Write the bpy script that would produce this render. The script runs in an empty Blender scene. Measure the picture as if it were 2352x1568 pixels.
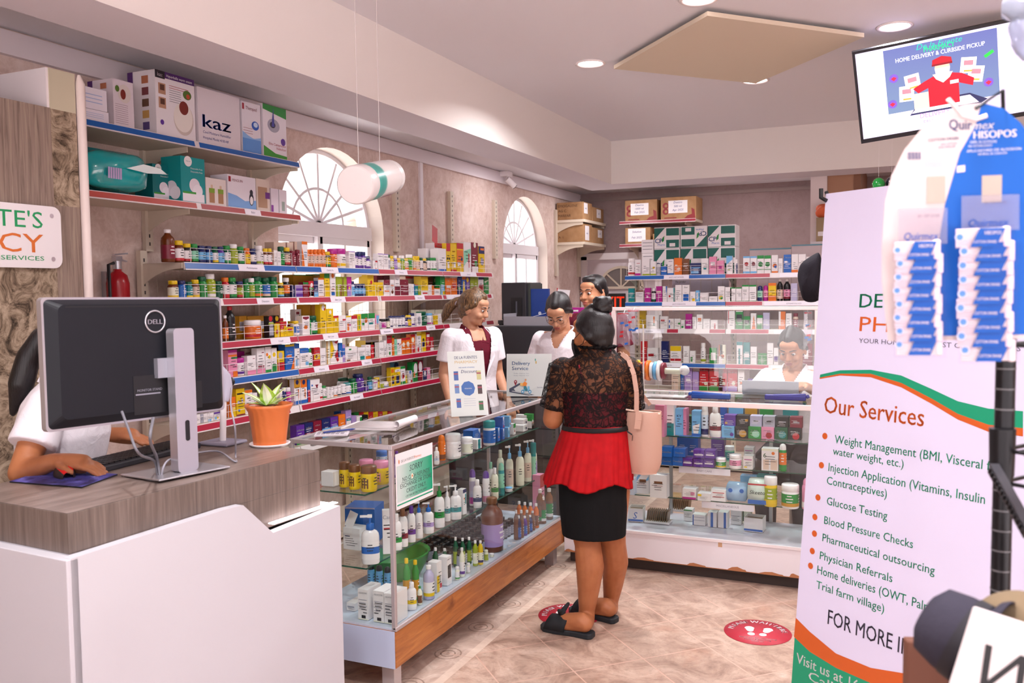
import bpy, bmesh, math, random
from mathutils import Vector, Matrix, Euler
random.seed(7)
S = bpy.context.scene
COL = S.collection
PI = math.pi
# ------------------------------------------------------------------ camera
F, CX, CY, HC = 2000.0, 1176.0, 784.0, 1.62          # focal length and centre in pixels of the 2352x1568 frame, eye height
YAW, PITCH, ROLL = math.radians(-24.06), math.radians(3.23), math.radians(-0.737)
FWD = Vector((math.sin(YAW) * math.cos(PITCH), math.cos(YAW) * math.cos(PITCH), -math.sin(PITCH)))
_r = Vector((math.cos(YAW), -math.sin(YAW), 0)); _u = _r.cross(FWD)
RT = _r * math.cos(ROLL) + _u * math.sin(ROLL)
UP = -_r * math.sin(ROLL) + _u * math.cos(ROLL)
EYE = Vector((0, 0, HC))
cam = bpy.data.cameras.new('camera'); camo = bpy.data.objects.new('camera', cam); COL.objects.link(camo)
cam.sensor_width = 36.0; cam.lens = 36.0 * F / 2352.0; cam.clip_start = 0.05
cam.dof.use_dof = True; cam.dof.focus_distance = 4.7; cam.dof.aperture_fstop = 6.3
camo.matrix_world = Matrix(((RT.x, UP.x, -FWD.x, 0), (RT.y, UP.y, -FWD.y, 0), (RT.z, UP.z, -FWD.z, HC), (0, 0, 0, 1)))
S.camera = camo
# ------------------------------------------------------------------ world, exposure
S.view_settings.view_transform = 'Standard'; S.view_settings.look = 'None'
S.view_settings.exposure = 0.19; S.view_settings.gamma = 1.0
S.view_settings.use_curve_mapping = False
W = bpy.data.worlds.new('daylight'); S.world = W; W.use_nodes = True
W.node_tree.nodes['Background'].inputs[0].default_value = (1.0, 0.99, 1.05, 1)
_wt = W.node_tree; _bg = _wt.nodes['Background']
_d = _wt.nodes.new('ShaderNodeVectorMath'); _d.operation = 'DOT_PRODUCT'; _d.inputs[1].default_value = (-1, 0, .15)      # the sky is brightest over the street side of the arched windows
_wt.links.new(_wt.nodes.new('ShaderNodeTexCoord').outputs['Generated'], _d.inputs[0])
_r = _wt.nodes.new('ShaderNodeMapRange'); _r.interpolation_type = 'SMOOTHSTEP'
for _i, _v in ((1, .2), (2, .85), (3, .74), (4, 2.6)): _r.inputs[_i].default_value = _v
_wt.links.new(_d.outputs['Value'], _r.inputs[0]); _wt.links.new(_r.outputs[0], _bg.inputs[1])
cy = S.cycles
cy.max_bounces = 10; cy.diffuse_bounces = 4; cy.glossy_bounces = 3; cy.transmission_bounces = 4; cy.transparent_max_bounces = 24
cy.caustics_reflective = False; cy.caustics_refractive = False
cy.sample_clamp_indirect = 6.0

sun = bpy.data.lights.new('sun', 'SUN'); sun.energy = 20.0; sun.color = (1, .98, 1.0); sun.angle = .02        # stands over the roof, lights the pavement outside the open shop front
suno = bpy.data.objects.new('sun', sun); COL.objects.link(suno); suno.rotation_euler = (math.radians(-32), 0, 0)
def lamp(name, loc, energy, size, color=(1, .98, 1.0), rot=(0, 0, 0), shape='DISK', size_y=None, spread=None):
    l = bpy.data.lights.new(name, 'AREA'); l.energy = energy; l.shape = shape; l.size = size; l.color = color
    if size_y: l.size_y = size_y
    if spread: l.spread = spread
    o = bpy.data.objects.new(name, l); COL.objects.link(o); o.location = loc; o.rotation_euler = rot
    return o

# ------------------------------------------------------------------ projection helpers: a pixel of the photograph onto a known plane of the room
def ray(x, y): return FWD * F + RT * (x - CX) - UP * (y - CY)
def onz(x, y, z): d = ray(x, y); return EYE + d * ((z - HC) / d.z)
def onx(x, y, X): d = ray(x, y); return EYE + d * (X / d.x)
def ony(x, y, Y): d = ray(x, y); return EYE + d * (Y / d.y)
def at(x, y, dep): return EYE + ray(x, y) * (dep / F)

# ------------------------------------------------------------------ materials
def lin(c):
    if isinstance(c, str):
        c = c.lstrip('#'); c = [int(c[i:i + 2], 16) / 255 for i in (0, 2, 4)]
    return tuple((v / 12.92 if v <= .04045 else ((v + .055) / 1.055) ** 2.4) for v in c[:3]) + (1,)
_mats = {}
def M(color, rough=.5, metal=0, spec=.5, emit=0, coat=0, name=None):
    key = (color if isinstance(color, str) else tuple(color), rough, metal, spec, emit, coat)
    if key in _mats: return _mats[key]
    m = bpy.data.materials.new(name or 'paint'); m.use_nodes = True
    b = m.node_tree.nodes['Principled BSDF']
    b.inputs['Base Color'].default_value = lin(color); b.inputs['Roughness'].default_value = rough
    b.inputs['Metallic'].default_value = metal; b.inputs['Specular IOR Level'].default_value = spec
    if coat: b.inputs['Coat Weight'].default_value = coat
    if emit:
        b.inputs['Emission Color'].default_value = lin(color); b.inputs['Emission Strength'].default_value = emit
    _mats[key] = m; return m
class NT:
    def __init__(s, name):
        s.m = bpy.data.materials.new(name); s.m.use_nodes = True
        s.t = s.m.node_tree; s.b = s.t.nodes['Principled BSDF']; s.out = s.t.nodes['Material Output']
    def n(s, typ, **kw):
        nd = s.t.nodes.new(typ)
        for k, v in kw.items():
            if k.startswith('_'): setattr(nd, k[1:], v)
            else:
                key = int(k[1:]) if k[0] == 'i' and k[1:].isdigit() else k.replace('_', ' ')
                if isinstance(v, bpy.types.NodeSocket): s.t.links.new(v, nd.inputs[key])
                else: nd.inputs[key].default_value = v
        return nd
    def l(s, a, b): s.t.links.new(a, b)
    def ramp(s, fac, stops, interp='LINEAR'):
        r = s.t.nodes.new('ShaderNodeValToRGB'); r.color_ramp.interpolation = interp
        e = r.color_ramp.elements
        while len(e) < len(stops): e.new(.5)
        for k, (p, c) in enumerate(stops): e[k].position = p; e[k].color = lin(c)
        s.l(fac, r.inputs[0]); return r.outputs[0]
    def obj(s): return s.t.nodes.new('ShaderNodeTexCoord').outputs['Object']
    def map(s, vec, scale=(1, 1, 1), rot=(0, 0, 0), loc=(0, 0, 0)):
        return s.n('ShaderNodeMapping', Vector=vec, Scale=scale, Rotation=rot, Location=loc).outputs[0]
    def noise(s, vec, scale, detail=4, rough=.55, dist=0):
        return s.n('ShaderNodeTexNoise', Vector=vec, Scale=scale, Detail=detail, Roughness=rough, Distortion=dist).outputs[0]
    def mix(s, fac, a, b, typ='MIX'):
        m = s.t.nodes.new('ShaderNodeMix'); m.data_type = 'RGBA'; m.blend_type = typ
        for v, i in ((fac, 0), (a, 6), (b, 7)):
            if isinstance(v, bpy.types.NodeSocket): s.l(v, m.inputs[i])
            else: m.inputs[i].default_value = v if i == 0 else lin(v)
        return m.outputs[2]
    def bump(s, h, strength, dist=.01):
        s.l(s.n('ShaderNodeBump', Height=h, Strength=strength, Distance=dist).outputs[0], s.b.inputs['Normal'])
    def base(s, c, rough=.5, spec=.5):
        if isinstance(c, bpy.types.NodeSocket): s.l(c, s.b.inputs['Base Color'])
        else: s.b.inputs['Base Color'].default_value = lin(c)
        s.b.inputs['Roughness'].default_value = rough; s.b.inputs['Specular IOR Level'].default_value = spec
        return s.m
def glass_mat(name, tint='#f4fbf8', ior=1.5, alpha=0.0, hazecol='#ffffff', f0=.07):
    n = NT(name); t = n.t
    tr = n.n('ShaderNodeBsdfTransparent', Color=lin(tint)); gl = n.n('ShaderNodeBsdfGlossy', Roughness=.02)
    lw = n.n('ShaderNodeLayerWeight', Blend=.5)                 # Schlick's curve, the same seen from either side of a pane
    p5 = n.n('ShaderNodeMath', i0=lw.outputs['Facing'], i1=5.0); p5.operation = 'POWER'
    fr = n.n('ShaderNodeMath', i0=p5.outputs[0], i1=.92, i2=f0); fr.operation = 'MULTIPLY_ADD'
    mx = t.nodes.new('ShaderNodeMixShader'); n.l(fr.outputs[0], mx.inputs[0]); n.l(tr.outputs[0], mx.inputs[1]); n.l(gl.outputs[0], mx.inputs[2])
    sh = mx.outputs[0]
    if alpha:
        df = n.n('ShaderNodeBsdfDiffuse', Color=lin(hazecol)); m2 = t.nodes.new('ShaderNodeMixShader'); m2.inputs[0].default_value = alpha
        n.l(sh, m2.inputs[1]); n.l(df.outputs[0], m2.inputs[2]); sh = m2.outputs[0]
    n.l(sh, n.out.inputs['Surface']); return n.m
GLASS = glass_mat('clear_glass')
GLASS_EDGE = glass_mat('green_glass_edge', '#4f8f7c', 1.5, .35, '#2f7a66')
PLASTIC = glass_mat('clear_plastic_film', '#f7f4f8', 1.45, .10, '#f2ecf4')

# ------------------------------------------------------------------ mesh builder
_fc = {}
def text_geo(s, bold=0, shear=0, space=1.0):
    """triangles of one line of lettering: (points, faces, width) with cap height near 1, from Blender's own built-in font"""
    k = (s, bold, shear, space)
    if k in _fc: return _fc[k]
    c = bpy.data.curves.new('lettering', 'FONT'); c.body = s; c.size = 1.38; c.offset = bold; c.shear = shear
    c.space_character = space; c.resolution_u = 2; c.fill_mode = 'FRONT'
    o = bpy.data.objects.new('lettering', c); COL.objects.link(o)
    dg = bpy.context.evaluated_depsgraph_get(); me = o.evaluated_get(dg).to_mesh()
    vs = [(v.co.x, v.co.y) for v in me.vertices]; fs = [tuple(p.vertices) for p in me.polygons]
    o.evaluated_get(dg).to_mesh_clear(); bpy.data.objects.remove(o); bpy.data.curves.remove(c)
    x0 = min([v[0] for v in vs] or [0]); w = max([v[0] for v in vs] or [1]) - x0
    _fc[k] = ([(x - x0, y) for x, y in vs], fs, w); return _fc[k]
class MB:
    def __init__(s): s.v = []; s.f = []; s.mi = []; s.ms = []; s.sm = []
    def mat(s, m):
        if isinstance(m, (str, tuple)): m = M(m)
        if m not in s.ms: s.ms.append(m)
        return s.ms.index(m)
    def add(s, vs, fs, m, smooth=False):
        b = len(s.v); s.v += [tuple(v) for v in vs]; i = s.mat(m)
        for f in fs: s.f.append(tuple(b + k for k in f)); s.mi.append(i); s.sm.append(smooth)
    def quad(s, a, b, c, d, m): s.add([a, b, c, d], [(0, 1, 2, 3)], m)
    def box(s, lo, hi, m, T=None, faces=None):
        x0, y0, z0 = lo; x1, y1, z1 = hi
        vs = [Vector(p) for p in ((x0, y0, z0), (x1, y0, z0), (x1, y1, z0), (x0, y1, z0), (x0, y0, z1), (x1, y0, z1), (x1, y1, z1), (x0, y1, z1))]
        if T: vs = [T @ v for v in vs]
        fs = [(0, 3, 2, 1), (4, 5, 6, 7), (0, 1, 5, 4), (1, 2, 6, 5), (2, 3, 7, 6), (3, 0, 4, 7)]
        s.add(vs, fs, m)
    def bar(s, a, b, w, h, m, up=(0, 0, 1)):
        a, b = Vector(a), Vector(b); d = (b - a).normalized(); u = Vector(up)
        if abs(d.dot(u)) > .98: u = Vector((1, 0, 0))
        r = d.cross(u).normalized(); u = r.cross(d)
        vs = [p + r * (w / 2 * i) + u * (h / 2 * j) for p in (a, b) for i, j in ((-1, -1), (1, -1), (1, 1), (-1, 1))]
        s.add(vs, [(0, 1, 2, 3), (7, 6, 5, 4), (0, 4, 5, 1), (1, 5, 6, 2), (2, 6, 7, 3), (3, 7, 4, 0)], m)
    def tube(s, pts, r, m, n=8, cap=True, smooth=True):
        pts = [Vector(p) for p in pts]; rs = r if isinstance(r, (list, tuple)) else [r] * len(pts)
        rings = []; u = None
        for i, p in enumerate(pts):
            d = (pts[min(i + 1, len(pts) - 1)] - pts[max(i - 1, 0)]).normalized()
            if u is None: u = d.orthogonal().normalized()
            u = (u - d * u.dot(d)).normalized(); w = d.cross(u)
            rings.append([p + (u * math.cos(2 * PI * k / n) + w * math.sin(2 * PI * k / n)) * rs[i] for k in range(n)])
        vs = [v for g in rings for v in g]
        fs = [(i * n + k, i * n + (k + 1) % n, (i + 1) * n + (k + 1) % n, (i + 1) * n + k) for i in range(len(pts) - 1) for k in range(n)]
        s.add(vs, fs, m, smooth)
        if cap: s.add(rings[0][::-1], [tuple(range(n))], m); s.add(rings[-1], [tuple(range(n))], m)
    def lathe(s, prof, m, n=20, T=None, smooth=True, sx=1, sy=1, cap=True):
        vs = []
        for r, z in prof:
            for k in range(n):
                a = 2 * PI * k / n; vs.append(Vector((r * math.cos(a) * sx, r * math.sin(a) * sy, z)))
        if T: vs = [T @ v for v in vs]
        q = len(prof)
        s.add(vs, [(i * n + k, i * n + (k + 1) % n, (i + 1) * n + (k + 1) % n, (i + 1) * n + k) for i in range(q - 1) for k in range(n)], m, smooth)
        if cap:
            if prof[0][0] > 1e-5: s.add(vs[:n][::-1], [tuple(range(n))], m)
            if prof[-1][0] > 1e-5: s.add(vs[-n:], [tuple(range(n))], m)
    def ball(s, c, r, m, n=12, sc=(1, 1, 1), T=None):
        prof = [(math.sin(PI * i / n), -math.cos(PI * i / n)) for i in range(n + 1)]
        X = Matrix.Translation(c) @ (T or Matrix()) @ Matrix.Diagonal((r * sc[0], r * sc[1], r * sc[2], 1))
        s.lathe(prof, m, n=max(8, n * 3 // 2), T=X, cap=False)
    def prism(s, poly, o, u, v, w, m, mside=None):
        """polygon (2d) in the frame o,u,v pushed along w"""
        o, u, v, w = Vector(o), Vector(u), Vector(v), Vector(w); n = len(poly)
        a = [o + u * x + v * y for x, y in poly]; b = [p + w for p in a]
        s.add(a, [tuple(range(n))[::-1]], mside or m); s.add(b, [tuple(range(n))], m)
        s.add(a + b, [(i, (i + 1) % n, n + (i + 1) % n, n + i) for i in range(n)], mside or m)
    def flat(s, poly, o, u, v, m):
        o, u, v = Vector(o), Vector(u), Vector(v)
        s.add([o + u * x + v * y for x, y in poly], [tuple(range(len(poly)))], m)
    def disc(s, c, u, v, m, n=20):
        c, u, v = Vector(c), Vector(u), Vector(v)
        s.add([c + u * math.cos(2 * PI * k / n) + v * math.sin(2 * PI * k / n) for k in range(n)], [tuple(range(n))], m)
    def text(s, st, o, u, v, h, m, width=None, align='l', bold=0, shear=0, space=1.0):
        """one line of lettering at o (baseline), cap height h, along unit vectors u, v; width squeezes it to fit"""
        P, fs, w = text_geo(st, 0, shear, space)
        if not fs: return
        if bold:                                        # heavier strokes: the line set twice, a hair apart
            for dx in (-bold, bold): s.text(st, Vector(o) + Vector(u) * dx * h * .7, u, v, h, m, width, align, 0, shear, space)
            return
        o, u, v = Vector(o), Vector(u), Vector(v); kx = (width / w) if width else h
        off = {'l': 0, 'c': -w * kx / 2, 'r': -w * kx}[align]
        s.add([o + u * (off + x * kx) + v * (y * h) for x, y in P], fs, m)
    def build(s, name, parent=None, bevel=0, loc=None, seg=2, rot=None):
        me = bpy.data.meshes.new(name); me.from_pydata(s.v, [], s.f)
        for m in s.ms: me.materials.append(m)
        me.polygons.foreach_set('material_index', s.mi); me.polygons.foreach_set('use_smooth', s.sm); me.update()
        o = bpy.data.objects.new(name, me); COL.objects.link(o)
        if parent: o.parent = parent
        if loc is not None: o.location = loc
        if rot is not None: o.rotation_euler = rot
        if bevel:
            b = o.modifiers.new('edge', 'BEVEL'); b.width = bevel; b.segments = seg; b.limit_method = 'ANGLE'; b.angle_limit = .7
        return o
def tag(o, label=None, cat=None, group=None, kind=None):
    if label: o['label'] = label
    if cat: o['category'] = cat
    if group: o['group'] = group
    if kind: o['kind'] = kind
    return o
def empty(name, loc=(0, 0, 0), rz=0):
    o = bpy.data.objects.new(name, None); COL.objects.link(o); o.location = loc; o.rotation_euler = (0, 0, rz); o.empty_display_size = .05
    return o
def struct(o): o['kind'] = 'structure'; return o
V3 = Vector
def lerp(a, b, t): return a + (b - a) * t
# ================================================================== THE ROOM
XL, YB, ZC, ZU, ZB = -3.65, 10.27, 2.99, 2.82, 2.60      # left wall, back wall, main ceiling, upper ceiling at the walls, beam underside
def plaster(name, c0, c1, c2, bump=.25):
    n = NT(name); o = n.obj()
    a = n.noise(o, 5.5, 8, .7, .6); b = n.noise(o, 22, 5, .7, 1.2)
    c = n.ramp(a, [(.32, c0), (.5, c1), (.68, c2)])
    c = n.mix(n.ramp(b, [(.42, '#000000'), (.62, '#ffffff')]), c, n.mix(.5, c, c2))
    n.bump(b, bump, .004); return n.base(c, .85, .2)
PLASTER = plaster('sponged_plaster', '#c2a499', '#d1b8ae', '#e3cfc8')
TAUPE = plaster('taupe_back_wall', '#8d7675', '#967f7e', '#9d8685', .08)  # back wall: a darker, greyer tone than the side plaster
def paint(name, c, s=3, d=.02):
    n = NT(name); a = n.noise(n.obj(), s, 3)
    cc = lin(c); dk = [max(0, (v ** (1 / 2.4)) - d) for v in cc[:3]]
    n.bump(n.noise(n.obj(), 180, 2), .04, .002)
    return n.base(c, .75, .25)
CEIL = paint('ceiling_paint', '#e9e6ec'); BEAMP = paint('beam_paint', '#e9e2de'); WHITE = M('#ece2e4', .45)
TRIM = M('#e2d6da', .5); FRAMEW = M('#efe9ee', .35)
def floor_mat():
    n = NT('terracotta_look_tiles'); o = n.obj()
    q = n.map(o, rot=(0, 0, -PI / 4), loc=(0, 0, 0))
    T = .336
    v0 = (Matrix.Rotation(-PI / 4, 3, 'Z') @ Vector((-1.019, 3.658, 0)))
    q2 = n.map(q, loc=(-v0.x, -v0.y, 0))
    br = n.n('ShaderNodeTexBrick', Vector=q2, Scale=1.0); br.offset = 0; br.squash = 1
    for k, v in (('Mortar Size', .0035), ('Brick Width', T), ('Row Height', T), ('Mortar Smooth', .1), ('Bias', 0)): br.inputs[k].default_value = v
    br.inputs['Color1'].default_value = (0, 0, 0, 1); br.inputs['Color2'].default_value = (1, 1, 1, 1)
    a = n.noise(o, 5, 9, .68, 1.5); b = n.noise(o, 2.2, 6, .6, .8); c3 = n.noise(o, 30, 4, .7)
    col = n.ramp(a, [(.3, '#8b7062'), (.45, '#af9282'), (.58, '#c4a998'), (.72, '#d3bdae')])
    col = n.mix(n.ramp(b, [(.55, '#000000'), (.72, '#ffffff')]), col, n.mix(.35, col, '#b06c48'))
    col = n.mix(n.ramp(c3, [(.35, '#ffffff'), (.5, '#000000')]), col, n.mix(.25, col, '#6d5346'))
    tone = n.mix(br.outputs['Color'], '#e2d8d2', '#ffffff', 'MIX')
    col = n.mix(.3, col, tone, 'MULTIPLY')
    col = n.mix(br.outputs['Fac'], col, '#c9a594')
    n.bump(n.mix(br.outputs['Fac'], '#ffffff', '#000000'), .3, .003)
    return n.base(col, .34, .5)
def border_mat():
    n = NT('patterned_border_tiles'); o = n.obj()
    q = n.map(o, scale=(1, 1, 1), loc=(0, -.02, 0))
    br = n.n('ShaderNodeTexBrick', Vector=n.map(q, rot=(0, 0, 0), loc=(1.93, 0, 0)), Scale=1.0); br.offset = 0
    for k, v in (('Mortar Size', .003), ('Brick Width', 5.0), ('Row Height', .336), ('Bias', 0)): br.inputs[k].default_value = v
    # repeated scroll rosettes: rings about the centre of each sixth of a tile
    sx = n.n('ShaderNodeSeparateXYZ', Vector=n.map(o, loc=(1.845, -.02, 0)))
    fy = n.n('ShaderNodeMath', i0=sx.outputs['Y'], i1=.168); fy.operation = 'PINGPONG'
    cmb = n.n('ShaderNodeCombineXYZ', X=sx.outputs['X'], Y=fy.outputs[0])
    ln = n.n('ShaderNodeVectorMath', i0=cmb.outputs[0]); ln.operation = 'LENGTH'
    sn = n.n('ShaderNodeMath', i0=ln.outputs['Value'], i1=230.0); sn.operation = 'MULTIPLY'
    wob = n.n('ShaderNodeMath', i0=sn.outputs[0], i1=n.noise(o, 9, 2)); wob.operation = 'ADD'
    si = n.n('ShaderNodeMath', i0=wob.outputs[0]); si.operation = 'SINE'
    a = n.noise(o, 9, 8, .65, 1)
    col = n.ramp(a, [(.3, '#a0887a'), (.5, '#bfa799'), (.7, '#d8c6b8')])
    ringm = n.ramp(si.outputs[0], [(.55, '#000000'), (.8, '#ffffff')])
    far = n.ramp(ln.outputs['Value'], [(.06, '#ffffff'), (.075, '#000000')])
    col = n.mix(n.mix(1.0, ringm, far, 'MULTIPLY'), col, n.mix(.55, col, '#5f4638'))
    edge = n.n('ShaderNodeMath', i0=sx.outputs['X'], i1=.082); edge.operation = 'GREATER_THAN'
    col = n.mix(edge.outputs[0], col, n.mix(.5, col, '#e0cab8'))
    col = n.mix(br.outputs['Fac'], col, '#c4a493')
    return n.base(col, .36, .5)
m = MB(); FT = floor_mat()
m.quad((XL - .2, -4, 0), (-1.945, -4, 0), (-1.945, YB + .2, 0), (XL - .2, YB + .2, 0), FT)
m.quad((-1.945, -4, 0), (-1.722, -4, 0), (-1.722, YB + .2, 0), (-1.945, YB + .2, 0), border_mat())
m.quad((-1.722, -4, 0), (3.4, -4, 0), (3.4, YB + .2, 0), (-1.722, YB + .2, 0), FT)
struct(m.build('floor'))
m = MB(); m.quad((-40, -40, -.12), (40, -40, -.12), (40, 40, -.12), (-40, 40, -.12), M('#e6dcda', .9)); struct(m.build('ground'))

# --- left wall with two arched openings
def arch(cy_, ry, zs, rz, n=24): return [(cy_ - ry * math.cos(PI * k / n), zs + rz * math.sin(PI * k / n)) for k in range(n + 1)]
WIN = [dict(c=5.145, ry=.625, zs=2.06, rz=.585, sill=1.07), dict(c=8.585, ry=.60, zs=2.06, rz=.57, sill=1.07)]
m = MB(); Y0 = -4.0
for w in WIN + [None]:
    y1 = w['c'] - w['ry'] if w else YB
    m.quad((XL, Y0, 0), (XL, y1, 0), (XL, y1, ZU), (XL, Y0, ZU), PLASTER)
    if not w: break
    A = arch(w['c'], w['ry'], w['zs'], w['rz']); yl, yr = A[0][0], A[-1][0]
    m.quad((XL, yl, 0), (XL, yr, 0), (XL, yr, w['sill']), (XL, yl, w['sill']), PLASTER)
    for (a0, b0), (a1, b1) in zip(A, A[1:]): m.quad((XL, a0, b0), (XL, a1, b1), (XL, a1, ZU), (XL, a0, ZU), PLASTER)
    REV = M('#eadcd2', .7)
    loop = [(yl, w['sill'])] + A + [(yr, w['sill'])]
    for (a0, b0), (a1, b1) in zip(loop, loop[1:] + loop[:1]): m.quad((XL, a0, b0), (XL - .24, a0, b0), (XL - .24, a1, b1), (XL, a1, b1), REV)
    Y0 = yr
struct(m.build('wall_left'))
for k, w in enumerate(WIN):
    XF = XL - .15; e = empty('window_%d' % (k + 1), (XF, w['c'], w['sill'])); struct(e)
    ry, zs, rz, si = w['ry'], w['zs'] - w['sill'], w['rz'], 0
    def fr(name, mb, par=e): return mb.build(name, par)
    f = MB(); t = .05
    for a, b in (((0, -ry, 0), (0, -ry, zs)), ((0, ry, 0), (0, ry, zs)), ((0, -ry, .025), (0, ry, .025)), ((0, -ry, zs + .02), (0, ry, zs + .02))):
        f.bar(a, b, .06, .07, FRAMEW, up=(1, 0, 0))
    f.bar((0, -ry, zs + .02), (0, ry, zs + .02), .10, .09, FRAMEW, up=(1, 0, 0))
    A = [(-ry * math.cos(PI * i / 28), zs + rz * math.sin(PI * i / 28)) for i in range(29)]
    for (a0, b0), (a1, b1) in zip(A, A[1:]): f.bar((0, a0, b0), (0, a1, b1), .06, .05, FRAMEW, up=(1, 0, 0))
    fr('window_frame', f)
    f = MB()
    for q in range(1, 8):
        a = PI * q / 8
        f.bar((0, 0, zs + .06), (0, -ry * math.cos(a), zs + rz * math.sin(a)), .02, .02, FRAMEW, up=(1, 0, 0))
    A = [(-ry * .48 * math.cos(PI * i / 16), zs + .05 + rz * .45 * math.sin(PI * i / 16)) for i in range(17)]
    for (a0, b0), (a1, b1) in zip(A, A[1:]): f.bar((0, a0, b0), (0, a1, b1), .018, .018, FRAMEW, up=(1, 0, 0))
    fr('fanlight_bars', f)
    for s_, (ya, yb) in enumerate(((-ry + .03, .03), (-.03, ry - .03))):
        f = MB(); xo = .02 if s_ else -.02
        for a, b in (((ya, .05), (ya, zs - .03)), ((yb, .05), (yb, zs - .03)), ((ya, .07), (yb, .07)), ((ya, zs - .05), (yb, zs - .05))):
            f.bar((xo, a[0], a[1]), (xo, b[0], b[1]), .055, .035, FRAMEW, up=(1, 0, 0))
        ym = (ya + yb) / 2
        f.bar((xo, ym, .05), (xo, ym, zs - .03), .022, .02, FRAMEW, up=(1, 0, 0))
        for zz in (.33, .62): f.bar((xo, ya, zs * zz), (xo, yb, zs * zz), .022, .02, FRAMEW, up=(1, 0, 0))
        sash = fr('sash', f)
        g = MB(); g.quad((xo, ya, .05), (xo, yb, .05), (xo, yb, zs - .03), (xo, ya, zs - .03), GLASS); g.build('pane', sash)
    g = MB(); g.flat([(-ry * math.cos(PI * i / 28), zs + rz * math.sin(PI * i / 28)) for i in range(29)], (0, 0, 0), (0, 1, 0), (0, 0, 1), GLASS); fr('fanlight_pane', g)
# a neighbour's arcade seen through the panes
m = MB(); PC = M('#e9cdc0', .8)
for y in (5.9, 9.4, 12.6): m.box((-6.6, y, 0), (-6.2, y + .5, 2.7), PC)
m.bar((-6.4, 5.9, 1.55), (-6.4, 9.4, 2.5), .12, .12, PC); m.bar((-6.4, 9.4, 1.5), (-6.4, 12.6, 2.5), .12, .12, PC)
o = m.build('porch'); tag(o, 'pale pink porch posts and sloping rails seen through the arched windows', 'porch')

# --- back wall, door in its corner
DX0, DX1, DZ = XL + .06, XL + 1.0, 2.045
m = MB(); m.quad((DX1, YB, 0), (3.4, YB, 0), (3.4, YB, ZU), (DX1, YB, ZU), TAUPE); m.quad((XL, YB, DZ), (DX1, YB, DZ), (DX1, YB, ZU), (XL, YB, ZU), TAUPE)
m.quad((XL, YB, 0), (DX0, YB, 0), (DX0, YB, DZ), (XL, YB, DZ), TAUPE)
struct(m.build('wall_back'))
d = empty('door_1', (DX0, YB, 0)); struct(d); w = DX1 - DX0
m = MB(); DW = M('#dccfd4', .5)
m.box((0, .03, 0), (w, .07, DZ), DW)
for x0, x1, z0, z1 in ((.12, w / 2 - .05, .15, .75), (w / 2 + .05, w - .12, .15, .75), (.12, w / 2 - .05, .85, 1.35), (w / 2 + .05, w - .12, .85, 1.35)): m.box((x0, .022, z0), (x1, .03, z1), DW)
m.build('door_leaf', d, bevel=.004)
m = MB()
for a, b in (((0, 0, 0), (0, 0, DZ)), ((w, 0, 0), (w, 0, DZ)), ((-.04, 0, DZ), (w + .04, 0, DZ))): m.bar(a, b, .08, .05, WHITE, up=(0, 1, 0))
m.build('door_frame', d)
m = MB(); fc = (w * .5, 0, 1.66)
A = [(.27 * math.cos(PI * i / 20), .25 * math.sin(PI * i / 20)) for i in range(21)]
m.flat(A, (fc[0], .018, fc[2]), (1, 0, 0), (0, 0, 1), M('#6f635f', .15)); m.build('fanlight_pane', d)
m = MB(); CR = M('#d9c9b6', .5)
for (a0, b0), (a1, b1) in zip(A, A[1:] + A[:1]): m.bar((fc[0] + a0, .012, fc[2] + b0), (fc[0] + a1, .012, fc[2] + b1), .03, .02, CR, up=(0, 1, 0))
for q in (1, 2, 3): m.bar((fc[0], .012, fc[2]), (fc[0] + .27 * math.cos(PI * q / 4), .012, fc[2] + .25 * math.sin(PI * q / 4)), .018, .016, CR, up=(0, 1, 0))
m.build('fanlight_bars', d)
m = MB(); m.box((-3.40, YB - .02, 1.375), (-3.06, YB - .003, 1.59), M('#141012', .5)); m.text('EXIT', (-3.385, YB - .0215, 1.405), (1, 0, 0), (0, 0, 1), .155, M('#f0502c', .5, emit=.35), width=.31, bold=.03)
tag(m.build('exit_sign'), 'black sign with EXIT in red letters on the white corner door', 'sign')
# --- right-hand recess: white pilaster, brown panel, side wall
m = MB(); m.box((-.777, 8.6, 0), (-.632, YB, ZU), M('#e8d8d6', .6)); struct(m.build('wall_pilaster'))
m = MB(); m.box((-.632, 8.66, 0), (-.405, YB, ZU), M('#b48465', .5)); m.box((-.405, 8.64, 0), (-.345, YB, ZU), M('#8a5a40', .5)); struct(m.build('wall_panel_brown'))
m = MB(); m.quad((3.4, 1.2, 0), (3.4, YB, 0), (3.4, YB, ZC), (3.4, 1.2, ZC), PLASTER); struct(m.build('wall_right'))
# --- ceilings and the dropped beam that runs round the shop floor
m = MB()
m.quad((-2.44, -4, ZC), (-2.44, 7.75, ZC), (3.4, 7.75, ZC), (3.4, -4, ZC), CEIL)
m.quad((XL, -4, ZU), (XL, YB, ZU), (-2.7, YB, ZU), (-2.7, -4, ZU), CEIL)
m.quad((-2.7, 8.1, ZU), (-2.7, YB, ZU), (3.4, YB, ZU), (3.4, 8.1, ZU), CEIL)
struct(m.build('ceiling'))
m = MB(); UND = paint('beam_underside', '#dcd4dc')
m.quad((-2.44, -4, ZB), (-2.44, 7.75, ZB), (-2.44, 7.75, ZC + .05), (-2.44, -4, ZC + .05), BEAMP)
m.quad((-2.44, 7.75, ZB), (3.4, 7.75, ZB), (3.4, 7.75, ZC + .05), (-2.44, 7.75, ZC + .05), BEAMP)
m.quad((-2.77, -4, ZB), (-2.77, 8.15, ZB), (-2.44, 7.75, ZB), (-2.44, -4, ZB), UND)
m.quad((-2.77, 8.15, ZB), (3.4, 8.15, ZB), (3.4, 7.75, ZB), (-2.44, 7.75, ZB), UND)
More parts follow.
